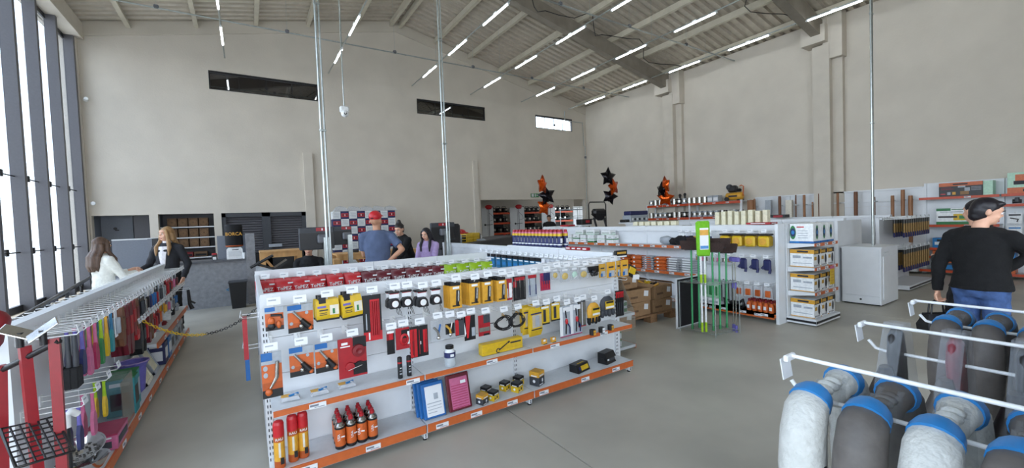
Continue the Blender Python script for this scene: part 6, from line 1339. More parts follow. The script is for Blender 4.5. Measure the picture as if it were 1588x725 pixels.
b = MB(); b.tube([(13.35, y-.02, 1.62), (13.35, y-.06, 1.35)], .022, 'bright_red', 8); b.part('handle', t); b = MB(); b.tube([(13.35, y+.02, 1.62), (13.35, y+.06, 1.35)], .022, 'orange', 8); b.part('handle', t); b = MB(); b.rbox((13.35, y, 1.7), (.04, .09, .16), .01, 'dark_steel'); b.part('jaw', t); b = MB(); b.rbox((13.38, y, 1.8), (.01, .14, .06), .003, 'red'); b.part('card', t); b = MB(); b.bx(13.36, 13.495, y-.01, y+.01, 1.76, 1.78, 'galv'); b.part('hook', t)
for i in range(2): carton('red_label_pack', '%s small red and black pack on the far row below the slotted wall' % nth(i), 10.95+0*i, 11.15, 5.4-.6*i, 5.75-.6*i, 1.421, .07, 'black_plastic', [('red', .2, .8, .1, .8)], 'x')
# cups on the shelf above the cabinet
for i in range(5): b = MB(); b.rbox((9.75+.24*i, 3.48, 1.25), (.2, .14, .14), .008, 'red'); b.bx(9.72+.24*i, 9.78+.24*i, 3.405, 3.409, 1.22, 1.29, 'dark_red'); b.solo('red_cup_box', '%s red box from the left on the shelf seen above the white cabinet' % nth(i), 'box', 'red boxes above the cabinet')
carton('dark_print_box', 'small box with a dark picture on the shelf behind the cabinet top', 9.62, 9.9, 3.42, 3.6, .8, .2, 'white_plastic', [('black_plastic', .2, .9, .2, .8), ('red', .3, .6, .3, .5)], 'y'); t = thing('white_canister', 'white cylinder on the shelf behind the cabinet top', 'canister', (10.1, 3.5, .8)); b = MB(); b.lathe((10.1, 3.5, .8), [(0, 0), (.1, 0), (.1, .28), (.08, .3), (0, .3)], 'white_plastic', 14); b.part('body', t); b = MB(); b.lathe((10.1, 3.5, .8), [(.102, .24), (.102, .26)], 'grey_card', 14); b.part('band', t)
# wrenches
wp = None
for z, nm in ((1.34, 'upper'), (.76, 'lower')):
    for i in range(12):
        x = 10.5+.14*i
        for q in range(2):
            L = .34 if nm == 'upper' else .42
            lab = '%s wrench from the left on the %s tier of the wrench rack, %s' % (nth(i), nm, ('front', 'back')[q])
            pos = (x, 2.56+.14*q, z-L)
            key = nm
            if ('w', key) not in GP:
                t = thing('wrench', lab, 'wrench', pos, 0, 'carded wrenches'); b = MB(); b.tube([(0, 0, .03), (0, 0, L-.06)], .02, 'bronze', 6); b.part('shank', t, world=False); b = MB(); b.rbox((0, 0, .04), (.09, .03, .1), .015, 'navy'); b.part('jaw_cover', t, world=False); b = MB(); b.box((0, .012, L*.6), (.1, .003, L*.8), 'black_plastic'); b.part('card', t, world=False); b = MB(); b.tube([(0, 0, L-.08), (0, 0, L)], .022, 'dark_steel', 6); b.part('head', t, world=False); GP[('w', key)] = t
            else: dup(GP[('w', key)], pos, lab)
        hook(G3, x, 2.858, z+.006, .34, 0, i % 2 == 0)
# boxes on the right wall shelf
def wall_box(name, lab, y0, y1, z, h, d, c, prints, side=None):
    return carton(name, lab, 13.12, 13.12+d, y0, y1, z, h, c, prints, 'x')
p = on_x(1456, 303, 13.12); q = on_x(1524, 300, 13.12)
t = wall_box('sander_box', 'long black and orange boxed power tool on the top right wall shelf', q.y, p.y, 1.761, .3, .3, 'black_plastic', [('orange', 0, 1, .74, 1), ('ink', .33, .67, .82, .92), ('dark_red', .05, .35, .5, .56), ('dark_red', .05, .3, .62, .66), ('grey_card', .45, .62, .62, .74), ('grey_card', .75, .97, .6, .63), ('grey_card', .75, .97, .5, .53), ('grey_card', .75, .97, .4, .43), ('cardboard', .5, .7, .1, .35), ('grey_card', .6, .72, .35, .6), ('grey_card', .2, .28, .12, .32), ('amber', .32, .4, .12, .32), ('bright_red', .04, .16, .15, .22)])
b = MB(); b.rbox((13.28, q.y-.07, 1.91), (.28, .14, .3), .003, 'mint'); b.solo('mint_box', 'narrow mint green box right of the long black and orange box', 'box')
wall_box('saw_box', 'mint and orange boxed saw on the top shelf at the right frame edge', .6, 1.62, 1.761, .42, .3, 'mint', [('orange', 0, 1, 0, .28), ('ink', .2, .5, .08, .2), ('orange', .1, .22, .6, .9), ('ink', .08, .24, .42, .6), ('green', .35, .8, .75, .95), ('ink', .3, .36, .45, .55)])
p = on_x(1452, 347, 13.12); q = on_x(1502, 345, 13.12)
wall_box('blower_box', 'white and green boxed leaf blower on the shelf below the black box', q.y-.1, p.y, 1.141, .36, .3, 'white_plastic', [('green', 0, .38, .84, 1), ('green', .4, .9, .9, .94), ('yellow', .45, .85, .25, .65), ('black_plastic', .05, .55, .42, .52), ('green', .6, .75, .35, .55), ('green', 0, 1, 0, .18), ('grey_card', .1, .9, .75, .8)])
k = 0
for z, h in ((.621, .22), (.431, .12), (.121, .24)):
    for i in range(3):
        c, pr = [('sky_blue', [('label_white', .1, .9, .3, .6), ('black_plastic', .2, .5, .65, .85)]), ('orange', [('black_plastic', .1, .9, .2, .6)]), ('dark_grey', [('sky_blue', .1, .9, .1, .5), ('orange', .1, .9, .7, .9)])][(i+k) % 3]
        wall_box('tool_box_carton', '%s boxed tool from the left on the %s shelf behind the man\'s arm' % (nth(i), {.621: 'upper low', .431: 'middle low', .121: 'bottom'}[z]), 2.35-.42*i, 2.72-.42*i, z, h, .3, c, pr)
    k += 1
for i in range(5):
    y = 1.5-.2*i; t = thing('grinder', '%s dark power tool from the left on the shelf above the man\'s head' % nth(i), 'tool', (13.25, y, 1.551)); b = MB(); b.tube([(13.2, y+.06, 1.6), (13.2, y-.06, 1.6)], [.045, .035], 'black_plastic', 8); b.part('body', t); b = MB(); b.rbox((13.2, y, 1.63), (.08, .06, .1), .01, 'red' if i % 2 else 'dark_grey'); b.part('guard', t)
for r in range(3):
    for i in range(4):
        y = 1.55-.26*i; z = 1.36-.27*r; t = thing('blister_tool', '%s blister card from the left in the %s row right of the man\'s face' % (nth(i), nth(r)), 'tool', (13.36, y, z-.22), R(-90), 'blister cards on the right wall'); b = MB(); b.box((0, 0, .11), (.2, .004, .22), 'white_plastic'); b.box((0, -.004, .18), (.16, .003, .03), ('black_plastic', 'sky_blue', 'teal')[r]); b.part('card', t, world=False); b = MB(); b.tube([(-.06, -.015, .12), (.05, -.015, .09), (.03, -.015, .04)], .012, 'dark_steel', 6); b.part('tool', t, world=False); hook(BS, 13.498, y, z+.006, .16, R(-90), False)
b = MB(); b.rbox((13.3, .8, .3), (.35, .7, .35), .08, 'dark_grey'); b.solo('grey_sack', 'dark grey wrapped bundle on the bottom shelf under the man\'s arm', 'bundle')
# ---------------------------------------------------------------- counters at the back
t = thing('service_desk', 'grey slate service desk with tall side block in front of the back wall', 'desk', (-.5, 11, 0))
b = MB(); b.bx(-1.7, -.03, 10.72, 11.4, 0, .95, 'slate'); b.part('body', t)
b = MB(); b.bx(-1.72, -.032, 10.68, 11.42, .95, .99, 'slate_dark'); b.part('worktop', t)
b = MB(); b.bx(-.03, .14, 10.6, 11.5, 0, 1.53, 'slate'); b.part('side_block', t)
b = MB(); b.bx(-.56, -.03, 11.3, 11.4, .99, 1.5, 'grey_panel'); b.part('back_screen', t)
b = MB(); b.bx(-2.5, -1.7, 12.4, 12.5, 0, 1.48, 'grey_panel'); b.bx(-1.75, -1.68, 11.4, 12.5, 0, 1.5, 'grey_panel'); b.part('side_screen', t); b = MB(); b.bx(-2.5, -1.68, 12.38, 12.52, 1.48, 1.51, 'white_matte'); b.part('screen_cap', t)
t = thing('waste_bin', 'black plastic waste bin standing in front of the slate desk', 'bin', (-.2, 10.36, 0))
b = MB(); vs = []; b.hull([(x, y, z) for z, k in ((0, .12), (.53, .155)) for x in (-.2-k, -.2+k) for y in (10.36-k, 10.36+k)], 'black_plastic'); b.part('body', t); b = MB(); b.rbox((-.2, 10.36, .545), (.34, .34, .03), .01, 'dark_grey'); b.part('rim', t)
b = MB(); b.tube([(-.36, 10.3, .42), (-.4, 10.28, .4), (-.36, 10.26, .38)], .012, 'cyan_blue', 6); b.part('bag_end', t)
t = thing('water_dispenser', 'white water dispenser with a black covered bottle on the slate desk', 'dispenser', (-.235, 10.95, .99))
b = MB(); b.hull([(x, y, z) for z, k in ((.99, .15), (1.2, .145), (1.24, .11)) for x in (-.235-k, -.235+k) for y in (10.95-k, 10.95+k)], 'white_plastic'); b.part('base', t); b = MB(); b.bx(-.345, -.125, 10.79, 10.8, 1.05, 1.16, 'white_matte'); b.bx(-.28, -.16, 10.785, 10.8, 1.185, 1.2, 'ink'); b.part('front_panel', t)
b = MB(); b.lathe((-.235, 10.95, 1.24), [(.1, 0), (.16, .02, 'dark_orange'), (.165, .045), (.165, .46), (.15, .5), (0, .5)], 'black_soft', 20); s = b.part('bottle_cover', t); lettering('BORCA', .1, 'amber', s, (-.235, 10.78, 1.53), sx=.9)
b = MB(); b.lathe((-.068, 10.74, .99), [(0, 0), (.025, 0), (.03, .13), (0, .13)], 'white_plastic', 12); b.solo('paper_cups', 'white paper cup stack beside the water dispenser', 'cup')
t = thing('card_reader', 'small black and red gadget on the slate desk left of the dispenser', 'gadget', (-.6, 10.9, .99)); b = MB(); b.rbox((-.6, 10.9, 1.06), (.1, .08, .14), .015, 'black_plastic'); b.part('body', t); b = MB(); b.rbox((-.6, 10.86, 1.12), (.09, .03, .04), .008, 'red'); b.bx(-.63, -.57, 10.852, 10.858, 1.0, 1.06, 'white_plastic'); b.part('front', t)
# checkouts with monitors on posts
def checkout(x, y, w, lab, lab2, sx):
    t = thing('checkout_screen', lab, 'monitor', (x, y, 0))
    b = MB(); b.rbox((x, y, 1.43), (w, .05, .36), .015, 'dark_grey'); b.bx(x-w/2+.01, x+w/2-.01, y-.028, y-.024, 1.27, 1.52, 'black_plastic'); s = b.part('screen_back', t)
    b = MB(); b.bx(x+sx-.09, x+sx+.09, y-.031, y-.026, 1.545, 1.6, 'red'); b.bx(x+sx-.01, x+sx+.01, y-.033, y-.03, 1.555, 1.59, 'label_white'); b.part('sticker', s)
    b = MB(); b.rbox((x+sx, y-.06, 1.42), (.16, .1, .14), .02, 'grey_plastic'); b.part('bracket', t)
    b = MB(); b.bx(x+sx-.0, x+sx+.08, y-.14, y-.06, 0, 1.44, 'galv'); b.part('post', t); b = MB(); b.bx(x+sx-.1, x+sx+.18, y-.24, y+.04, 0, .02, 'dark_steel'); b.part('foot', t)
checkout(.95, 7.3, .52, 'dark checkout screen with red sticker behind the left pole pair', '', .08)
checkout(3.3, 7.7, .52, 'dark checkout screen with red sticker beside the girl in lilac', '', .0)
checkout(1.55, 8.6, .4, 'dark checkout screen partly hidden behind the left pole pair', '', .1)
b = MB(); b.rbox((3.72, 8.4, 1.3), (.5, .3, .55), .04, 'black_plastic'); b.bx(3.5, 3.95, 8.25, 8.55, 0, 1.03, 'dark_grey'); b.solo('black_till_cabinet', 'black till cabinet right of the second checkout screen', 'cabinet')
b = MB(); b.bx(3.4, 3.75, 9.0, 9.06, 0, 1.2, 'white_paint'); b.solo('white_partition', 'white partition panel behind the girl in lilac', 'panel')
def bench(lab, x0, x1, y, z, d=.7):
    t = thing('pine_bench', lab, 'table', ((x0+x1)/2, y+d/2, 0)); n = 5
    for i in range(n): b = MB(); b.bx(x0, x1, y+d*i/n, y+d*(i+1)/n-.006, z-.03, z, 'wood_pine'); b.part('top_board', t)
    b = MB(); b.bx(x0+.02, x1-.02, y+.02, y+.05, z-.13, z-.03, 'wood_pine'); b.bx(x0+.02, x1-.02, y+d-.05, y+d-.02, z-.13, z-.03, 'wood_pine'); b.part('apron', t)
    for x in (x0+.05, x1-.05):
        for yy in (y+.05, y+d-.05): b = MB(); b.bx(x-.045, x+.045, yy-.045, yy+.045, 0, z-.03, 'wood_pine'); b.part('leg', t)
    b = MB(); b.bx(x0+.05, x1-.05, y+d/2-.05, y+d/2+.05, .3, .34, 'wood_pine'); b.part('stretcher', t)
    b = MB(); L = x1-x0; b.box(((x0+x1)/2-.1*L, y+d-.1, z*.6), (.05, .03, z*.7), 'wood_pine', Matrix.Rotation(R(-35), 3, 'Y')); b.part('brace', t)
bench('pine wood workbench left of the seated checkout worker', .2, .95, 9.5, 1.17); bench('pine wood counter under the red cap man', 1.5, 3.2, 8.85, 1.05)
b = MB(); b.bx(.85, 1.05, 8.6, 8.9, 0, 1.0, 'wood_pine'); b.solo('pine_block', 'low pine post box left of the seated worker', 'box'); b = MB(); b.bx(1.38, 1.5, 8.5, 8.8, 0, .98, 'wood_pine'); b.solo('pine_block', 'low pine post box at the left end of the pine counter', 'box')
b = MB(); b.hull([(.28, 8.5, .78), (.28, 8.9, .78), (.62, 8.5, 1.0), (.62, 8.9, 1.0), (.6, 8.5, 1.04), (.6, 8.9, 1.04), (.26, 8.5, .82), (.26, 8.9, .82)], 'black_plastic'); b.bx(.3, .6, 8.55, 8.85, 0, .8, 'dark_grey'); b.solo('desk_machine', 'dark angled machine on the floor under the pine workbench', 'machine')
t = thing('laptop_stand', 'grey folded flat panel leaning at the left rear corner of the island', 'panel', (.28, 6.3, 0)); b = MB(); b.hull([(.05, 6.2, 0), (.5, 6.2, 0), (.05, 6.25, 0), (.5, 6.25, 0), (.08, 6.3, 1.14), (.4, 6.3, 1.02), (.08, 6.34, 1.14), (.4, 6.34, 1.02)], 'grey_card'); b.part('panel', t); b = MB(); b.tube([(.02, 6.28, 1.12), (.28, 6.28, 1.26)], .02, 'black_plastic', 6); b.tube([(.1, 6.28, 1.16), (.42, 6.28, 1.02)], .016, 'black_plastic', 6); b.part('edge', t)
for i, (x, m) in enumerate(((1.9, 'black_plastic'), (2.15, 'white_plastic'), (2.35, 'label_white'))): b = MB(); b.rbox((x, 9.2, 1.075+.0), (.16, .2, .045), .008, m); b.solo('counter_gadget', '%s small thing from the left on the pine counter' % nth(i), 'gadget')
# stack of cartons with checkered printed sides
CT = {}
def pcarton(kind):
    t = thing('carton', '', 'box', (0, 0, 0), 0, 'printed cartons stacked against the back wall'); w = .226
    if kind:
        b = MB(); b.rbox((0, 0, w/2), (w-.004, .3, w-.002), .004, 'navy'); b.part('box_body', t, world=False); b = MB(); b.bx(-.1, .1, -.152, -.15, .055, .165, 'bright_red'); s = b.part('logo_panel', t, world=False); b = MB(); b.bx(-.008, .008, -.155, -.152, .08, .14, 'label_white'); b.bx(-.075, -.03, -.155, -.152, .08, .14, 'maroon'); b.bx(.03, .075, -.155, -.152, .08, .14, 'maroon'); b.part('logo', t, world=False)
    else:
        b = MB(); b.rbox((0, 0, w/2), (w-.004, .3, w-.002), .004, 'white_plastic'); b.part('box_body', t, world=False); b = MB(); [b.bx(-.08, .08, -.152, -.15, .05+.025*k, .06+.025*k, 'grey_card') for k in range(6)]; b.part('print', t, world=False)
    return t
for r in range(9):
    for c in range(8):
        k = (r+c) % 2; pos = (2.26+.233*c, 13.2, .229*(8-r)); lab = '%s carton from the left in the %s row from the top of the checkered stack' % (nth(c), nth(r))
        if k not in CT: CT[k] = pcarton(k); CT[k].location = pos; CT[k]['label'] = lab
        else: dup(CT[k], pos, lab)
for i in range(5): b = MB(); b.hull([(2.2+.37*i+x, 13.2+y, 2.063+z) for x, y, z in ((0, -.15, 0), (.4, -.15, 0), (0, .15, 0), (.4, .15, 0), (.05, -.1, .12+.02*(i % 2)), (.34, -.1, .11), (.08, .1, .12), (.33, .1, .12), (.2, 0, .16))], 'bag_white'); b.solo('plastic_hood', '%s crumpled clear plastic hood from the left on the checkered carton stack' % nth(i), 'plastic')
# diagonal dark counter with crates
DC = thing('dark_counter', 'long dark grey counter with a black top under the yellow crates', 'counter', (6.1, 10.6, 0), R(41))
b = MB(); b.bx(-2.6, 2.6, -.0, .75, 0, 1.04, 'dark_grey'); b.part('body', DC, world=False); b = MB(); b.bx(-2.65, 2.65, -.06, .8, 1.04, 1.08, 'slate_dark'); b.part('worktop', DC, world=False)
def onc(u, v, z=1.081): a = R(41); return (6.1+u*math.cos(a)-v*math.sin(a), 10.6+u*math.sin(a)+v*math.cos(a), z)
def crate(lab, u):
    t = thing('yellow_crate', lab, 'crate', onc(u, .3), R(41)); b = MB(); W_, D, H_ = .42, .5, .2
    for z in (0, .07, .14, .2):
        for q in (((0, -D/2, z), (W_, .012, .02)), ((0, D/2, z), (W_, .012, .02)), ((-W_/2, 0, z), (.012, D, .02)), ((W_/2, 0, z), (.012, D, .02))): b.box((q[0][0], q[0][1], q[0][2]+.01), q[1], 'yellow')
    b.box((0, 0, .005), (W_, D, .01), 'yellow'); b.part('rails', t, world=False)
    b = MB(); n = 7
    for i in range(n+1):
        x = -W_/2+W_*i/n
        for y in (-D/2, D/2): b.box((x, y, .11), (.018, .014, .22), 'yellow')
    b.part('bars', t, world=False); b = MB(); b.rbox((0, 0, .09), (W_-.04, D-.04, .14), .02, 'black_soft'); b.part('contents', t, world=False)
crate('left yellow slotted crate on the dark counter', -1.62); crate('right yellow slotted crate on the dark counter', -1.12); 
for i, u in enumerate((-1.75, -1.5)): p = onc(u, .35, 1.30); b = MB(); b.ball((p[0], p[1], p[2]+.05), (.14, .14, .07), 'bright_red', 12, 6); b.ball((p[0]+.08, p[1]-.1, p[2]+.02), (.1, .1, .02), 'bright_red', 10, 5); b.solo('red_hat', '%s red cap lying on the left yellow crate' % ('left', 'right')[i], 'cap')
for i, (u, m) in enumerate(((-2.4, 'grey_card'), (-2.25, 'bright_red'), (-2.08, 'white_plastic'), (-1.93, 'navy'))):
    p = onc(u, .2); t = thing('glass_jar', '%s jar from the left on the dark counter beside the crates' % nth(i), 'jar', p); b = MB(); b.lathe(p, [(0, 0), (.065, 0), (.07, .02), (.07, .15), (.05, .19), (0, .19)], 'crystal', 14); b.part('jar_body', t); b = MB(); b.lathe(p, [(0, .004), (.055, .004), (.055, .1), (0, .1)], m, 12); b.part('contents', t); b = MB(); b.lathe(p, [(.055, .185), (.056, .21), (0, .21)], 'grey_card', 12); b.part('lid', t)
b = MB(); p = onc(-.55, .35); b.rbox((p[0], p[1], p[2]+.1), (.3, .3, .2), .03, 'black_plastic'); b.solo('black_toolbox', 'black box right of the yellow crates on the dark counter', 'box')
p = onc(-.2, .3); t = thing('white_mug', 'small white mug on the dark counter right of the black box', 'mug', p); b = MB(); b.lathe(p, [(0, 0), (.045, 0), (.05, .12), (.044, .12), (.04, .01), (0, .01)], 'white_plastic', 12); b.part('mug_body', t); b = MB(); b.tube([(p[0]+.05, p[1], p[2]+.1), (p[0]+.085, p[1], p[2]+.07), (p[0]+.05, p[1], p[2]+.03)], .008, 'white_plastic', 6); b.part('handle', t)
t = thing('clear_basket', 'coil of pale cable lying on the front edge of the dark counter', 'cable', (4.7, 8.8, 0)); 
p = onc(-1.0, .02, 1.082); b = MB(); [b.tube([(p[0]+(.2-.02*k)*math.cos(a*PI6), p[1]+(.12-.01*k)*math.sin(a*PI6), p[2]+.008+.012*k) for a in range(12)], .007, 'grey_card', 5, closed=True) for k in range(4)]; bpy.data.objects.remove(t); b.solo('cable_ring', 'coil of pale cable lying on the front edge of the dark counter', 'cable')
# ---------------------------------------------------------------- star balloons
def star(c, r, m, rz, tilt, lab, grp):
    r *= 1.18; t = thing('star_balloon', lab, 'balloon', c, 0, grp); t.rotation_euler = (0, R(tilt), R(rz))
    b = MB(); n = 10; ring = []
    for i in range(n): a = math.pi/2 + 2*math.pi*i/n; k = r if i % 2 == 0 else r*.54; ring.append((k*math.cos(a), k*math.sin(a)))
    for sg in (-1, 1):
        vs = [(0, sg*r*.3, 0)]
        for u, dd in ((.5, .25), (.8, .13), (1, 0)): vs += [(x*u, sg*r*dd, z*u) for x, z in ring]
        fs = [(0, 1+i, 1+(i+1) % n) for i in range(n)]
        for j in range(2): fs += [(1+j*n+i, 1+(j+1)*n+i, 1+(j+1)*n+(i+1) % n, 1+j*n+(i+1) % n) for i in range(n)]
        if sg > 0: fs = [f[::-1] for f in fs]
        b.add(vs, [f[::-1] for f in fs], m, True)
    b.part('foil_body', t, world=False); b = MB(); b.tube([(0, 0, -r*.5), (0, 0, -r*.62)], [.012, .02], m, 6); b.part('neck', t, world=False); return t
def cluster(nm, y, items, anchor):
    for i, (px, py, r, m, rz, tl) in enumerate(items):
        p = on_y(px, py, y+.17*i); star(p, r, m, rz, tl, '%s %s star balloon of the %s cluster' % (('upper', 'middle', 'lower')[i], 'orange' if 'orange' in m else 'black', nm), 'star balloons')
    pp = [on_y(q[0], q[1], y+.17*i)+Vector((0, .125, 0)) for i, q in enumerate(items)]; b = MB(); b.tube([anchor]+pp[::-1], .004, 'label_white', 5); b.solo('balloon_ribbon', 'thin pale ribbon holding the %s star balloon cluster' % nm, 'ribbon')
cluster('left', 9.0, ((841, 286, .24, 'foil_orange', 25, 4), (848, 303, .25, 'foil_black', -10, -12), (844, 320, .25, 'foil_orange', 8, 10)), (6.9, 9.12, 0))
cluster('middle', 9.2, ((943, 274, .27, 'foil_black', -8, 3), (951, 289, .27, 'foil_orange', 12, -14), (946, 304, .25, 'foil_black', -20, 20)), (9.5, 9.32, 0))
cluster('right', 9.4, ((1032, 287, .3, 'foil_orange', 62, 10), (1026, 294, .27, 'foil_black', 70, -6), (1032, 307, .28, 'foil_orange', -60, 4)), (12.5, 9.5, 0))
# ---------------------------------------------------------------- near right rack: pegs with bagged clogs
FR = thing('clog_rack', 'white peg rack at the lower right with long pegs of bagged clogs', 'shelving', (2.2, 0, 0))
for i in range(3):
    for z0, z1 in ((.1, .5), (.503, .95), (.953, 1.4)): b = MB(); b.bx(.85+.8*i, 1.645+.8*i, -.03, .0, z0, z1, 'white_paint'); b.part('back_panel', FR)
for x in (.85, 1.65, 2.45, 3.25): b = MB(); b.bx(x-.02, x+.02, -.04, .01, 0, 1.42, 'white_paint'); b.part('upright', FR)
for x, xl, tip in ((1.243, 1.25, .535), (1.784, 1.84, .54), (2.343, 2.42, .537)):
    b = MB(); b.tube([(x, 0, 1.2), (x, tip, 1.2)], .0055, 'white_plastic', 8); h = b.part('peg', FR)
    b = MB(); b.rbox((x-.005, tip+.004, 1.196), (.05, .012, .018), .003, 'white_plastic'); b.part('tag_clip', h)
    b = MB(); M = Matrix.Rotation(R(-8), 3, 'X'); b.box((x-.006, tip+.012, 1.166), (.052, .0025, .056), 'label_white', M); b.part('price_tag', h)
    b = MB(); b.tube([(xl, 0, 1.1), (xl, tip-.04, 1.1), (xl, tip-.015, 1.105), (xl, tip+.005, 1.13)], .0055, 'white_plastic', 8); b.rbox((xl, .005, 1.12), (.05, .01, .08), .004, 'white_plastic'); b.part('peg', FR)
    b = MB(); b.rbox((x, .005, 1.2), (.05, .01, .06), .004, 'white_plastic'); b.part('peg_plate', FR)
def clog(sx, m, band, th):
    """one of a pair: rounded EVA clog arching out from the peg and hanging toe down"""
    P = [(.03, -.02), (.06, .018), (.095, .03), (.125, .01), (.143, -.04), (.15, -.12), (.15, -.22), (.147, -.29)]; r = [.4, .75, .95, 1.05, 1.1, 1.15, 1.05, .5]
    b = MB(); b.tube([(sx*x, 0, z) for x, z in P], [th*q for q in r], m, 16)
    g = MB(); g.tube([(sx*.083, 0, .0295), (sx*.096, 0, .0298), (sx*.108, 0, .024)], [th*.955, th*.99, th*1.03], band, 16)
    return b, g
def clogs(lab, x, y, m, band, hole=True, th=.05, dz=0, film_='bag_clear'):
    t = thing('clog_pair', lab, 'shoes', (x, y, 1.1+dz))
    for s in (-1, 1):
        b, g = clog(s, m, band, th); p = b.part('clog', t, world=False); g.part('strap', p, world=False)
        if hole:
            b = MB()
            for q in range(2): b.ball((s*.15, -th*1.12 if s > 0 else -th*1.1, -.11-.035*q), (.011, .004, .014), 'black_plastic', 8, 6)
            for q in range(2): b.ball((s*.115+.03*q*s, th*1.08, -.12), (.009, .004, .013), 'black_plastic', 8, 6)
            b.part('vent_holes', p, world=False)
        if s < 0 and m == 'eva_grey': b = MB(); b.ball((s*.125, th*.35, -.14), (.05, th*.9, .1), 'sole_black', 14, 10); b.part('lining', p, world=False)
    b = MB(); n = 14; vs = []
    top = [(-.11, .02), (-.06, .045), (-.03, .03), (0, .05), (.03, .035), (.06, .05), (.11, .03)]
    fr = [(u, -th*.55, w) for u, w in top] + [(u, -th*.7, -.26) for u, w in top]; bk = [(u, th*.55, w) for u, w in top] + [(u, th*.7, -.26) for u, w in top]; k = len(top)
    b.add(fr, [(i, i+1, k+i+1, k+i) for i in range(k-1)], film_, True); b.add(bk, [(i+1, i, k+i, k+i+1) for i in range(k-1)], film_, True); b.add([fr[i] for i in range(k)]+[bk[i] for i in range(k)], [(i, k+i, k+i+1, i+1) for i in range(k-1)], film_, True); b.part('clear_bag', t, world=False)
    if m == 'eva_white': b = MB(); [b.ball((-.06+.018*i, .0, .035+.006*(i % 2)), (.014, th*.5, .014), 'eva_white', 8, 6) for i in range(8)]; tag(b.part('bubble_wrap', t, world=False), None, None, None, 'stuff')
    else: b = MB(); [b.ball((-.05+.014*i, .0, .03+.006*(i % 2)), (.011, th*.45, .012), 'eva_grey', 8, 6) for i in range(8)]; tag(b.part('wrap_folds', t, world=False), None, None, None, 'stuff')
    return t
NW = ['outermost', 'second', 'third', 'innermost']
for i, (y, m) in enumerate(((.455, 'eva_white'), (.345, 'eva_grey'), (.235, 'eva_white'), (.125, 'eva_grey'))):
    clogs('%s clog pair on the nearest peg, %s with blue straps' % (NW[i], 'white bubble-wrapped' if m == 'eva_white' else 'grey'), 1.25, y, m, 'sky_blue', True, .043)
for i, y in enumerate((.44, .33, .22, .11)):
    clogs('%s clog pair on the farthest peg, dark with pale blue straps' % NW[i], 2.42, y, 'eva_grey', 'sky_blue', False, .042, -.01, 'bag_white' if i == 3 else 'bag_clear')
for i, (y, m) in enumerate(((.47, 'sole_black'), (.33, 'sole_red'), (.19, 'sole_black'), (.07, 'sole_red'))):
    t = thing('bagged_shoe', '%s bagged slipper on the middle peg, %s sole outward' % (NW[i], 'black' if m == 'sole_black' else 'dark red'), 'shoes', (1.84, y, 1.1)); t.scale = (1.4, 1.3, 1.25)
    b = MB(); b.loft([((.03, 0, -.27), .03, .012), ((.035, 0, -.22), .046, .016), ((.02, 0, -.1), .038, .016), ((0, 0, .0), .046, .016), ((-.005, 0, .05), .036, .014), ((-.005, 0, .07), .012, .008)], m, 16); b.part('sole', t, world=False)
    b = MB(); b.loft([((-.07, .01, -.29), .05, .03), ((-.07, .01, -.2), .06, .035), ((-.06, .01, -.1), .05, .03), ((-.04, .01, -.03), .02, .012)], 'sole_black' if i % 2 == 0 else 'eva_grey', 14); b.part('upper', t, world=False)
    b = MB(); b.hull([(x_, q*.02, z) for q in (-1, 1) for x_, z in ((-.02, .085), (.03, .08), (.09, -.1), (.1, -.29), (-.16, -.3), (-.15, -.22))], 'bag_clear'); b.part('clear_bag', t, world=False)
# ---------------------------------------------------------------- people
TMP = []; TS = bpy.data.scenes.new('bake')                         # scratch scene for the remesh step, removed below
def remesh(mb, name, parent, vox, fold=0., smooth=2, mats=None):
    """union of overlapping closed shapes as one continuous skin"""
    me = mb.mesh('t'); o = bpy.data.objects.new('t', me); TS.collection.objects.link(o)
    m = o.modifiers.new('r', 'REMESH'); m.mode = 'VOXEL'; m.voxel_size = vox; m.use_smooth_shade = True
    s = o.modifiers.new('s', 'SMOOTH'); s.factor = .5; s.iterations = smooth
    with bpy.context.temp_override(scene=TS, view_layer=TS.view_layers[0]):
        dg = bpy.context.evaluated_depsgraph_get(); n = bpy.data.meshes.new_from_object(o.evaluated_get(dg))
    n.name = name; TMP.append(o)
    if fold:
        nrm = [v.normal.copy() for v in n.vertices]      # read all normals before moving any vertex
        for v, vn in zip(n.vertices, nrm):
            c = v.co.copy(); f = math.sin(c.z*46+c.x*17+math.sin(c.y*23)*1.5)*math.sin(c.x*31-c.z*19+c.y*13); v.co = c + vn*(fold*f)
    n.materials.clear(); n.materials.append(MATS[mats or mb.m[0]])
    for p in n.polygons: p.material_index = 0; p.use_smooth = True
    q = bpy.data.objects.new(name, n); COL.objects.link(q); q.parent = parent; return q
def ik(S, Wt, a, b, hint):
    d = Wt-S; L = min(d.length, (a+b)*.995); d = d.normalized(); x = (a*a-b*b+L*L)/(2*L); h = math.sqrt(max(0, a*a-x*x)); hv = Vector(hint); hv = (hv-d*hv.dot(d)).normalized()
    return S+d*x+hv*h, S+d*L
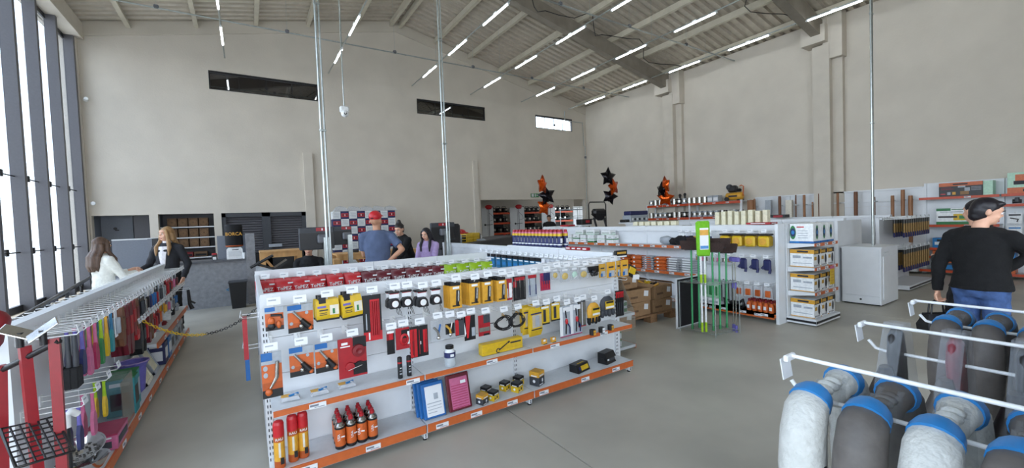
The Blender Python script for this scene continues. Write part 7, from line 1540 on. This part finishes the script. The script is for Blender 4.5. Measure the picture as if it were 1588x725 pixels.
def person(lab, loc, face, H, top, legs, skin, hair, style, la=None, ra=None, lh=(.4, .6, -.5), rh=(-.4, .6, -.5), lean=0., hyaw=0., hpitch=0., sleeve='long', shoe='black_plastic', hem=.88, cap=None, collar=None, inner=None, bulk=1., sit=False, coat=False, lcurl=.5, rcurl=.5):
    """local frame: faces -y; la/ra are wrist targets for a 1.75 m body; face = world direction the chest points to"""
    s = H/1.75; rz = math.atan2(face[1], face[0]) + math.pi/2
    t = thing('person', lab, 'person', loc, rz); t.scale = (s, s, s)
    ML = Matrix.Rotation(lean, 4, 'X'); P0 = Vector((0, 0, .95))
    dz = -.33 if sit else 0
    def T(p): return (ML.to_3x3() @ (Vector(p)-P0)) + P0 + Vector((0, 0, dz))
    npv = T((0, -.004, 1.472)); MH = Matrix.Rotation(hyaw, 3, 'Z') @ Matrix.Rotation(hpitch+lean*.35, 3, 'X')
    def Hd(p): return npv + MH @ (Vector(p)-Vector((0, 0, 1.5)))
    B = MB(); sk = skin
    def hb(b, c, r, m, nu=14, nv=10): b.ball(Hd(c), r, m, nu, nv, MH)
    # head with face
    hb(B, (0, .008, 1.645), (.077, .097, .098), sk, 18, 12); hb(B, (0, -.028, 1.585), (.06, .066, .075), sk); hb(B, (0, -.062, 1.543), (.028, .026, .022), sk)
    hb(B, (0, -.06, 1.66), (.058, .036, .03), sk); B.hull([Hd(p) for p in ((-.007, -.09, 1.648), (.007, -.09, 1.648), (-.018, -.085, 1.6), (.018, -.085, 1.6), (0, -.122, 1.604), (0, -.08, 1.595), (-.01, -.06, 1.64), (.01, -.06, 1.64))], sk)
    for q in (-1, 1): hb(B, (q*.078, .012, 1.62), (.012, .02, .032), sk, 10, 8); hb(B, (q*.04, -.06, 1.598), (.024, .026, .024), sk, 10, 8)
    B.tube([T((0, .012, 1.4)), T((0, .008, 1.48)), Hd((0, .0, 1.56))], [.062, .055, .054], sk, 12)
    rings = [((0, .005, .86), .14, .1), ((0, .005, .94), .158*bulk, .108*bulk), ((0, 0, 1.06), .14*bulk, .1*bulk), ((0, 0, 1.2), .15*bulk, .105*bulk), ((0, 0, 1.33), .165*bulk, .108*bulk), ((0, .008, 1.41), .13, .085), ((0, .01, 1.44), .07, .06)]
    def body_loft(b, add, m, z0=0, rr=None):
        rs = [(T(c), rx+add, ry+add) for c, rx, ry in (rr or rings) if c[2] >= z0]; vs = []; n = 18
        for c, rx, ry in rs:
            for k in range(n): a = 2*math.pi*k/n; vs.append(c + ML.to_3x3() @ Vector((rx*math.cos(a), ry*math.sin(a), 0)))
        b.add(vs, [(i*n+k, i*n+(k+1) % n, (i+1)*n+(k+1) % n, (i+1)*n+k) for i in range(len(rs)-1) for k in range(n)] + [tuple(range(n-1, -1, -1)), tuple(range((len(rs)-1)*n, len(rs)*n))], m, True)
    body_loft(B, -.006, sk)
    arms = []
    for q, tg, hint, curl in ((1, la, lh, lcurl), (-1, ra, rh, rcurl)):    # +x is the figure's left
        S = T((q*.18*bulk**.5, .008, 1.365)); Wt = T(tg) if tg else T((q*.27, -.04, .86)); E, Wr = ik(S, Wt, .29, .26, hint)
        arms.append((q, S, E, Wr)); B.tube([T((q*.1, .005, 1.39)), S, S.lerp(E, .5), E], [.05, .05, .045, .038], sk, 12); B.ball(E, .038, sk, 10, 8); B.tube([E, E.lerp(Wr, .35), Wr], [.038, .037, .025], sk, 12)
        d = (Wr-E).normalized(); up = Vector((0, 0, 1)); sd = d.cross(Vector((q, 0, 0)) if abs(d.x) < .8 else up).normalized(); pn = d.cross(sd).normalized()
        if pn.x*q > 0: pn = -pn                           # palm faces the body
        pc = Wr + d*.048; B.hull([Wr + d*u + sd*(w*v) + pn*(h) for u, w in ((-.005, .022), (.035, .036), (.088, .04)) for v in (-1, 1) for h in (-.012, .012)], sk)
        for k in range(4):
            ln = (.07, .08, .075, .06)[k]; b0 = Wr + d*.085 + sd*((k-1.5)*.02); ang = curl; d1 = (d*math.cos(ang)+pn*math.sin(ang)).normalized(); d2 = (d*math.cos(ang*2)+pn*math.sin(ang*2)).normalized(); b1 = b0+d1*ln*.55
            B.tube([b0-d*.02, b0, b1, b1+d2*ln*.5], [.0095, .0098, .009, .0075], sk, 8)
        tb = Wr + d*.03 + sd*(-.03); B.tube([tb, tb + (-sd*.6+d*.6+pn*.4)*.035, tb + (-sd*.45+d*.9+pn*.5)*.06], [.013, .011, .008], sk, 8)
    hip = [Vector((q*.088, 0, .9+dz)) for q in (1, -1)]
    lg = []
    for q in (1, -1):
        if sit: lg.append([Vector((q*.09, 0, .6)), Vector((q*.1, -.42, .58)), Vector((q*.1, -.4, .09)), Vector((q*.1, -.5, .04))])
        else: lg.append([Vector((q*.088, 0, .88)), Vector((q*.1, -.015, .49)), Vector((q*.105, .02, .09)), Vector((q*.11, -.1, .04))])
    for a, k, f, toe in lg: B.tube([a+Vector((0, 0, .04)), a.lerp(k, .5), k, k.lerp(f, .35), f], [.086, .07, .053, .054, .038], sk, 12); B.tube([f+Vector((0, .03, -.04)), f+Vector((0, -.04, -.05)), toe], [.036, .038, .03], sk, 10)
    remesh(B, 'body', t, .0085, 0, 2)
    # eyes, brows, mouth
    for q in (-1, 1):
        b = MB(); hb(b, (q*.031, -.083, 1.63), (.0125, .01, .009), 'eye_white', 10, 8); hb(b, (q*.031, -.0905, 1.63), (.0065, .004, .0068), 'eye_dark', 8, 6); b.part('eye', t, world=False)
        b = MB(); b.tube([Hd((q*.014, -.092, 1.652)), Hd((q*.032, -.096, 1.657)), Hd((q*.05, -.08, 1.65))], [.003, .0045, .002], hair, 6); b.part('eyebrow', t, world=False)
    b = MB(); hb(b, (0, -.0895, 1.566), (.022, .009, .0055), 'lips', 10, 6); hb(b, (0, -.0885, 1.559), (.019, .009, .006), 'lips', 10, 6); b.part('lips', t, world=False)
    # hair
    h = MB()
    if style != 'none':
        hb(h, (0, .018, 1.668), (.083, .098, .086), hair, 18, 12); hb(h, (0, .04, 1.625), (.08, .078, .085), hair)
        for q in (-1, 1): hb(h, (q*.06, .022, 1.675), (.026, .062, .046), hair); 
        if style in ('short', 'bun'): hb(h, (0, .055, 1.575), (.06, .05, .05), hair)
        if style == 'short': hb(h, (0, -.05, 1.715), (.06, .045, .025), hair); [hb(h, (q*.074, .0, 1.64), (.009, .014, .024), hair) for q in (-1, 1)]
        if style == 'bun': hb(h, (0, .05, 1.765), (.042, .042, .04), hair); hb(h, (0, .035, 1.74), (.05, .05, .03), hair)
        if style == 'pony': h.tube([Hd((0, .11, 1.68)), Hd((0, .15, 1.66)), Hd((0, .155, 1.58)), Hd((0, .14, 1.48))], [.03, .04, .04, .02], hair, 10)
        if style in ('long', 'longback'):
            z1 = 1.2
            for x, y, r in ((0, .075, .05), (.045, .07, .045), (-.045, .07, .045), (.08, .035, .034), (-.08, .035, .034)): h.tube([Hd((x*.9, y*.8, 1.64)), Hd((x*1.05, y, 1.54)), T((x*1.15, y+.06, 1.42)), T((x*1.1, y+.07, z1+.08)), T((x*1.0, y+.065, z1))], [r, r*1.05, r, r*.9, r*.35], hair, 10)
            for q in (-1, 1) if style == 'long' else (): h.tube([Hd((q*.055, -.045, 1.7)), Hd((q*.08, -.04, 1.62)), Hd((q*.088, -.035, 1.53)), T((q*.1, -.105, 1.38)), T((q*.095, -.125, 1.25))], [.022, .026, .028, .03, .012], hair, 10)
        remesh(h, 'hair', t, .009, .0025, 1)
    if cap:
        c = MB(); hb(c, (0, .012, 1.685), (.089, .106, .085), cap, 18, 12); c.hull([Hd(p) for p in ((-.07, -.07, 1.7), (.07, -.07, 1.7), (-.05, -.165, 1.675), (.05, -.165, 1.675), (-.07, -.07, 1.69), (.07, -.07, 1.69), (-.05, -.165, 1.668), (.05, -.165, 1.668))], cap); c.bx(0, .001, 0, .001, 0, .001, cap) if False else None; remesh(c, 'cap', t, .008, 0, 1)
        c = MB(); hb(c, (0, .104, 1.665), (.03, .012, .012), 'hair_black', 10, 6); c.part('cap_strap', t, world=False)
    # clothes
    k = MB(); rr = [((0, .005, hem), .165*bulk, .118*bulk)] + [r for r in rings if r[0][2] > hem+.03 and r[0][2] < 1.43] + [((0, .012, 1.425), .1, .078), ((0, .012, 1.455), .066, .064)]
    if coat: rr = [((0, .01, .5), .23, .17), ((0, .01, .75), .2, .145)] + rr
    body_loft(k, .017 if not coat else .026, top, 0, rr)
    for q, S, E, Wr in arms:
        k.ball(S, .066, top, 12, 8); k.tube([T((q*.07, .01, 1.405)), T((q*.12, .01, 1.385)), S], [.058, .062, .066], top, 12)
        if sleeve == 'long': k.tube([S, S.lerp(E, .5), E, E.lerp(Wr, .5), E.lerp(Wr, .97)], [.066, .06, .053, .047, .04], top, 12); k.ball(E, .053, top, 10, 8)
        else: k.tube([S, S.lerp(E, .72)], [.067, .064], top, 12)
    if collar == 'hood': k.tube([T((-.08, .03, 1.43)), T((-.06, .09, 1.45)), T((.06, .09, 1.45)), T((.08, .03, 1.43))], .04, top, 10)
    if collar == 'high': k.tube([T((0, .01, 1.42)), T((0, .008, 1.475))], [.075, .066], top, 14)
    remesh(k, 'jacket' if coat or collar == 'lapel' else 'top', t, .0115, .0035, 2)
    if inner:
        b = MB(); b.hull([T((x, y*bulk*1.07, z)) for x, z, y in ((-.07, 1.4, -.09), (.07, 1.4, -.09), (0, 1.4, -.112), (-.055, 1.25, -.118), (.055, 1.25, -.118), (0, 1.25, -.127), (-.03, 1.08, -.113), (.03, 1.08, -.113), (0, 1.0, -.116), (-.05, 1.3, -.05), (.05, 1.3, -.05))], inner); b.part('shirt_front', t, world=False)
        b = MB(); b.tube([T((0, .01, 1.4)), T((0, .004, 1.49))], [.068, .062], inner, 14); b.part('shirt_collar', t, world=False)
    k = MB(); body_loft(k, .01, legs, 0, [((0, .005, .83), .15, .108), ((0, .005, .92), .165*bulk, .116*bulk), ((0, 0, 1.0), .15*bulk, .11*bulk)])
    for a, kn, f, toe in lg: k.tube([a+Vector((0, 0, .05)), a.lerp(kn, .5), kn, kn.lerp(f, .5), f+Vector((0, 0, .0))], [.1, .086, .072, .066, .06], legs, 12); k.ball(a+Vector((0, .01, 0)), (.1, .11, .11), legs, 12, 8)
    remesh(k, 'trousers', t, .012, .004, 2)
    for a, kn, f, toe in lg:
        b = MB(); z0 = 0.0; c = Vector((f.x, f.y, 0)); b.loft([(c+Vector((0, -.05, 0)), .048, .13), (c+Vector((0, -.05, .03)), .05, .132), (c+Vector((0, -.045, .06)), .044, .11), (c+Vector((0, -.005, .1)), .042, .055)], shoe, 16); b.part('shoe', t, world=False)
    return t, T, arms, s
PEO = {}
person('woman in a fluffy white sweater with long brown hair at the left', (-1.72, 8.0, 0), (.75, .62), 1.61, 'wool_white', 'denim', 'skin', 'hair_brown', 'long', la=(.1, -.38, 1.16), ra=(-.12, -.36, 1.14), collar='high', hyaw=R(-8))
person('blonde woman in a black blazer and white shirt by the slate desk', (-1.1, 8.75, 0), (-.45, -.85), 1.74, 'blazer', 'black_soft', 'skin', 'hair_blonde', 'long', la=(.27, -.08, .87), ra=(-.2, -.3, 1.05), collar='lapel', inner='shirt_white', hyaw=R(-22), hem=.8)
person('man with red cap and blue-grey T-shirt seen from behind, hand on hip', (1.68, 6.45, 0), (.25, .97), 1.84, 'shirt_blue', 'denim', 'skin_tan', 'hair_dark', 'none', la=(.16, -.36, 1.05), lh=(.1, .3, -1), ra=(-.14, .17, 1.0), rh=(-1, .35, -.1), sleeve='short', cap='bright_red', hyaw=R(-28), hpitch=R(-4), bulk=1.12)
person('woman with a dark bun and black top bending over the counter', (2.62, 7.75, 0), (-.9, -.25), 1.7, 'knit_black', 'black_soft', 'skin', 'hair_dark', 'bun', la=(.12, -.5, .98), ra=(-.1, -.45, .95), lean=R(20), hpitch=R(14), collar='high', hyaw=R(25))
person('girl with long black hair and lilac hoodie looking down', (2.74, 7.05, 0), (-.75, -.6), 1.56, 'lilac', 'denim', 'skin', 'hair_black', 'long', la=(.1, -.35, 1.05), ra=(-.1, -.36, 1.03), hpitch=R(18), collar='hood', lean=R(4))
person('seated worker in a black jacket hidden behind the left checkout screen', (.9, 8.0, 0), (-.15, -.98), 1.72, 'black_soft', 'black_soft', 'skin', 'hair_dark', 'short', la=(.2, -.34, 1.02), ra=(-.2, -.34, 1.02), sit=True, collar='high')
t = thing('stool', 'dark stool under the seated checkout worker', 'stool', (.9, 8.02, 0)); b = MB(); b.lathe((.9, 8.02, .38), [(0, 0), (.17, 0), (.18, .03), (0, .05)], 'black_plastic', 16); b.part('seat', t); b = MB(); b.cyl((.9, 8.02, .03), (.9, 8.02, .39), .025, 'dark_steel'); b.part('post', t); b = MB(); b.lathe((.9, 8.02, 0), [(0, 0), (.2, 0), (.19, .03), (0, .03)], 'dark_steel', 16); b.part('base', t)
person('woman with black hair and dark top beyond the dark counter', (5.05, 11.3, 0), (-.35, -.93), 1.66, 'black_soft', 'black_soft', 'skin', 'hair_black', 'long', collar='high', hpitch=R(12))
person('man in dark clothes with one arm out in front of the back room', (10.6, 13.6, 0), (-.75, -.65), 1.8, 'black_soft', 'black_soft', 'skin_tan', 'hair_dark', 'short', ra=(-.35, -.4, 1.15), la=(.25, -.2, 1.0), hpitch=R(8))
mn = person('man in a black sweater and jeans seen from behind, holding a handbag', (5.3, .80, 0), (.97, -.26), 1.67, 'knit_black', 'denim', 'skin', 'hair_black', 'short', la=(.29, .03, .845), ra=(-.64, -.16, 1.13), rh=(-.1, .4, -1), hyaw=R(-48), hpitch=R(16), bulk=1.18, hem=.9, lcurl=1.2, lh=(.1, 1, 0))
person('woman in a long black coat standing just behind the man in black', (5.95, .93, 0), (.75, .66), 1.66, 'black_soft', 'black_soft', 'skin', 'hair_black', 'pony', la=(.2, -.25, 1.1), ra=(-.16, .06, .98), coat=True, hyaw=R(10))
bpy.data.scenes.remove(TS); bpy.data.batch_remove(TMP)
# handbag in the man's left hand
t0, T0, arms0, s0 = mn; bpy.context.view_layer.update()
q, S, E, Wr = arms0[0]; d = (Wr-E).normalized(); hp = t0.matrix_world @ (Wr + d*.1)
t = thing('handbag', 'black leather handbag with gold clasp held in the man\'s hand', 'bag', (hp.x, hp.y, hp.z-.31), t0.rotation_euler.z + R(70))
b = MB(); b.hull([(x, y, z) for x, y, z in ((-.13, -.06, 0), (.13, -.06, 0), (-.13, .06, 0), (.13, .06, 0), (-.14, -.06, .08), (.14, -.06, .08), (-.14, .06, .08), (.14, .06, .08), (-.1, -.025, .18), (.1, -.025, .18), (-.1, .025, .18), (.1, .025, .18))], 'black_plastic'); b.part('bag_body', t, world=False)
b = MB(); b.hull([(x, y, z) for x, y, z in ((-.11, -.03, .185), (.11, -.03, .185), (-.12, -.066, .09), (.12, -.066, .09), (0, -.07, .07), (-.11, .0, .188), (.11, .0, .188))], 'black_soft'); b.part('flap', t, world=False)
b = MB(); b.rbox((0, -.072, .09), (.035, .012, .02), .004, 'amber'); b.part('clasp', t, world=False)
for y in (-.015, .015): b = MB(); b.tube([(-.07, y, .18), (-.06, y, .27), (0, y*.3, .315), (.06, y, .27), (.07, y, .18)], .007, 'black_plastic', 8); b.part('handle', t, world=False)
# car parked outside, seen through the glazing
t = thing('car', 'dark grey parked car seen blurred through the glazed wall', 'car', (-9.2, 21.5, -.31))
b = MB(); b.hull([(-9.2+x, 21.5+y, -.31+z) for x in (-.85, .85) for y, z in ((-2.1, .35), (-2.1, .75), (2.1, .35), (2.1, .8), (-1.2, .95), (1.9, .95))], 'car_paint'); b.part('body', t)
b = MB(); b.hull([(-9.2+x*k, 21.5+y, -.31+z) for x in (-.8, .8) for k, y, z in ((1, -1.2, .93), (1, 1.9, .93), (.8, -.5, 1.45), (.8, 1.4, 1.45))], 'car_glass'); b.part('cabin', t)
for x in (-.8, .8):
    for y in (-1.35, 1.35): b = MB(); b.lathe((-9.2+x, 21.5+y, .02), [(0, -.1), (.3, -.1), (.33, -.05), (.33, .05), (.3, .1), (0, .1)], 'tyre', 16, 'x'); b.part('wheel', t)
b = MB(); [b.ball((-36+random.uniform(-1, 1), 30+2*i, .6), (1.8, 1.7, 1.3+.4*random.random()), 'hedge', 10, 8) for i in range(26)]; b.solo('hedge', 'green hedge along the road outside the glazed wall', 'hedge', None, 'stuff')
# ---------------------------------------------------------------- a hair of clearance between what rests and what carries it
CARRY = {'shelving', 'counter', 'desk', 'table', 'cabinet', 'pallet', 'rack', 'person', 'conduit', 'pole', 'lamp', 'camera', 'stool', 'rail', 'bin', 'car', 'hedge', 'balloon', 'ribbon', 'chain', 'monitor', 'panel', 'stand', 'sign', 'tray', 'cable'}
for o in COL.objects:
    if o.parent is None and o.get('category') and o['category'] not in CARRY and o.location.z > .05: o.location.z += .0016
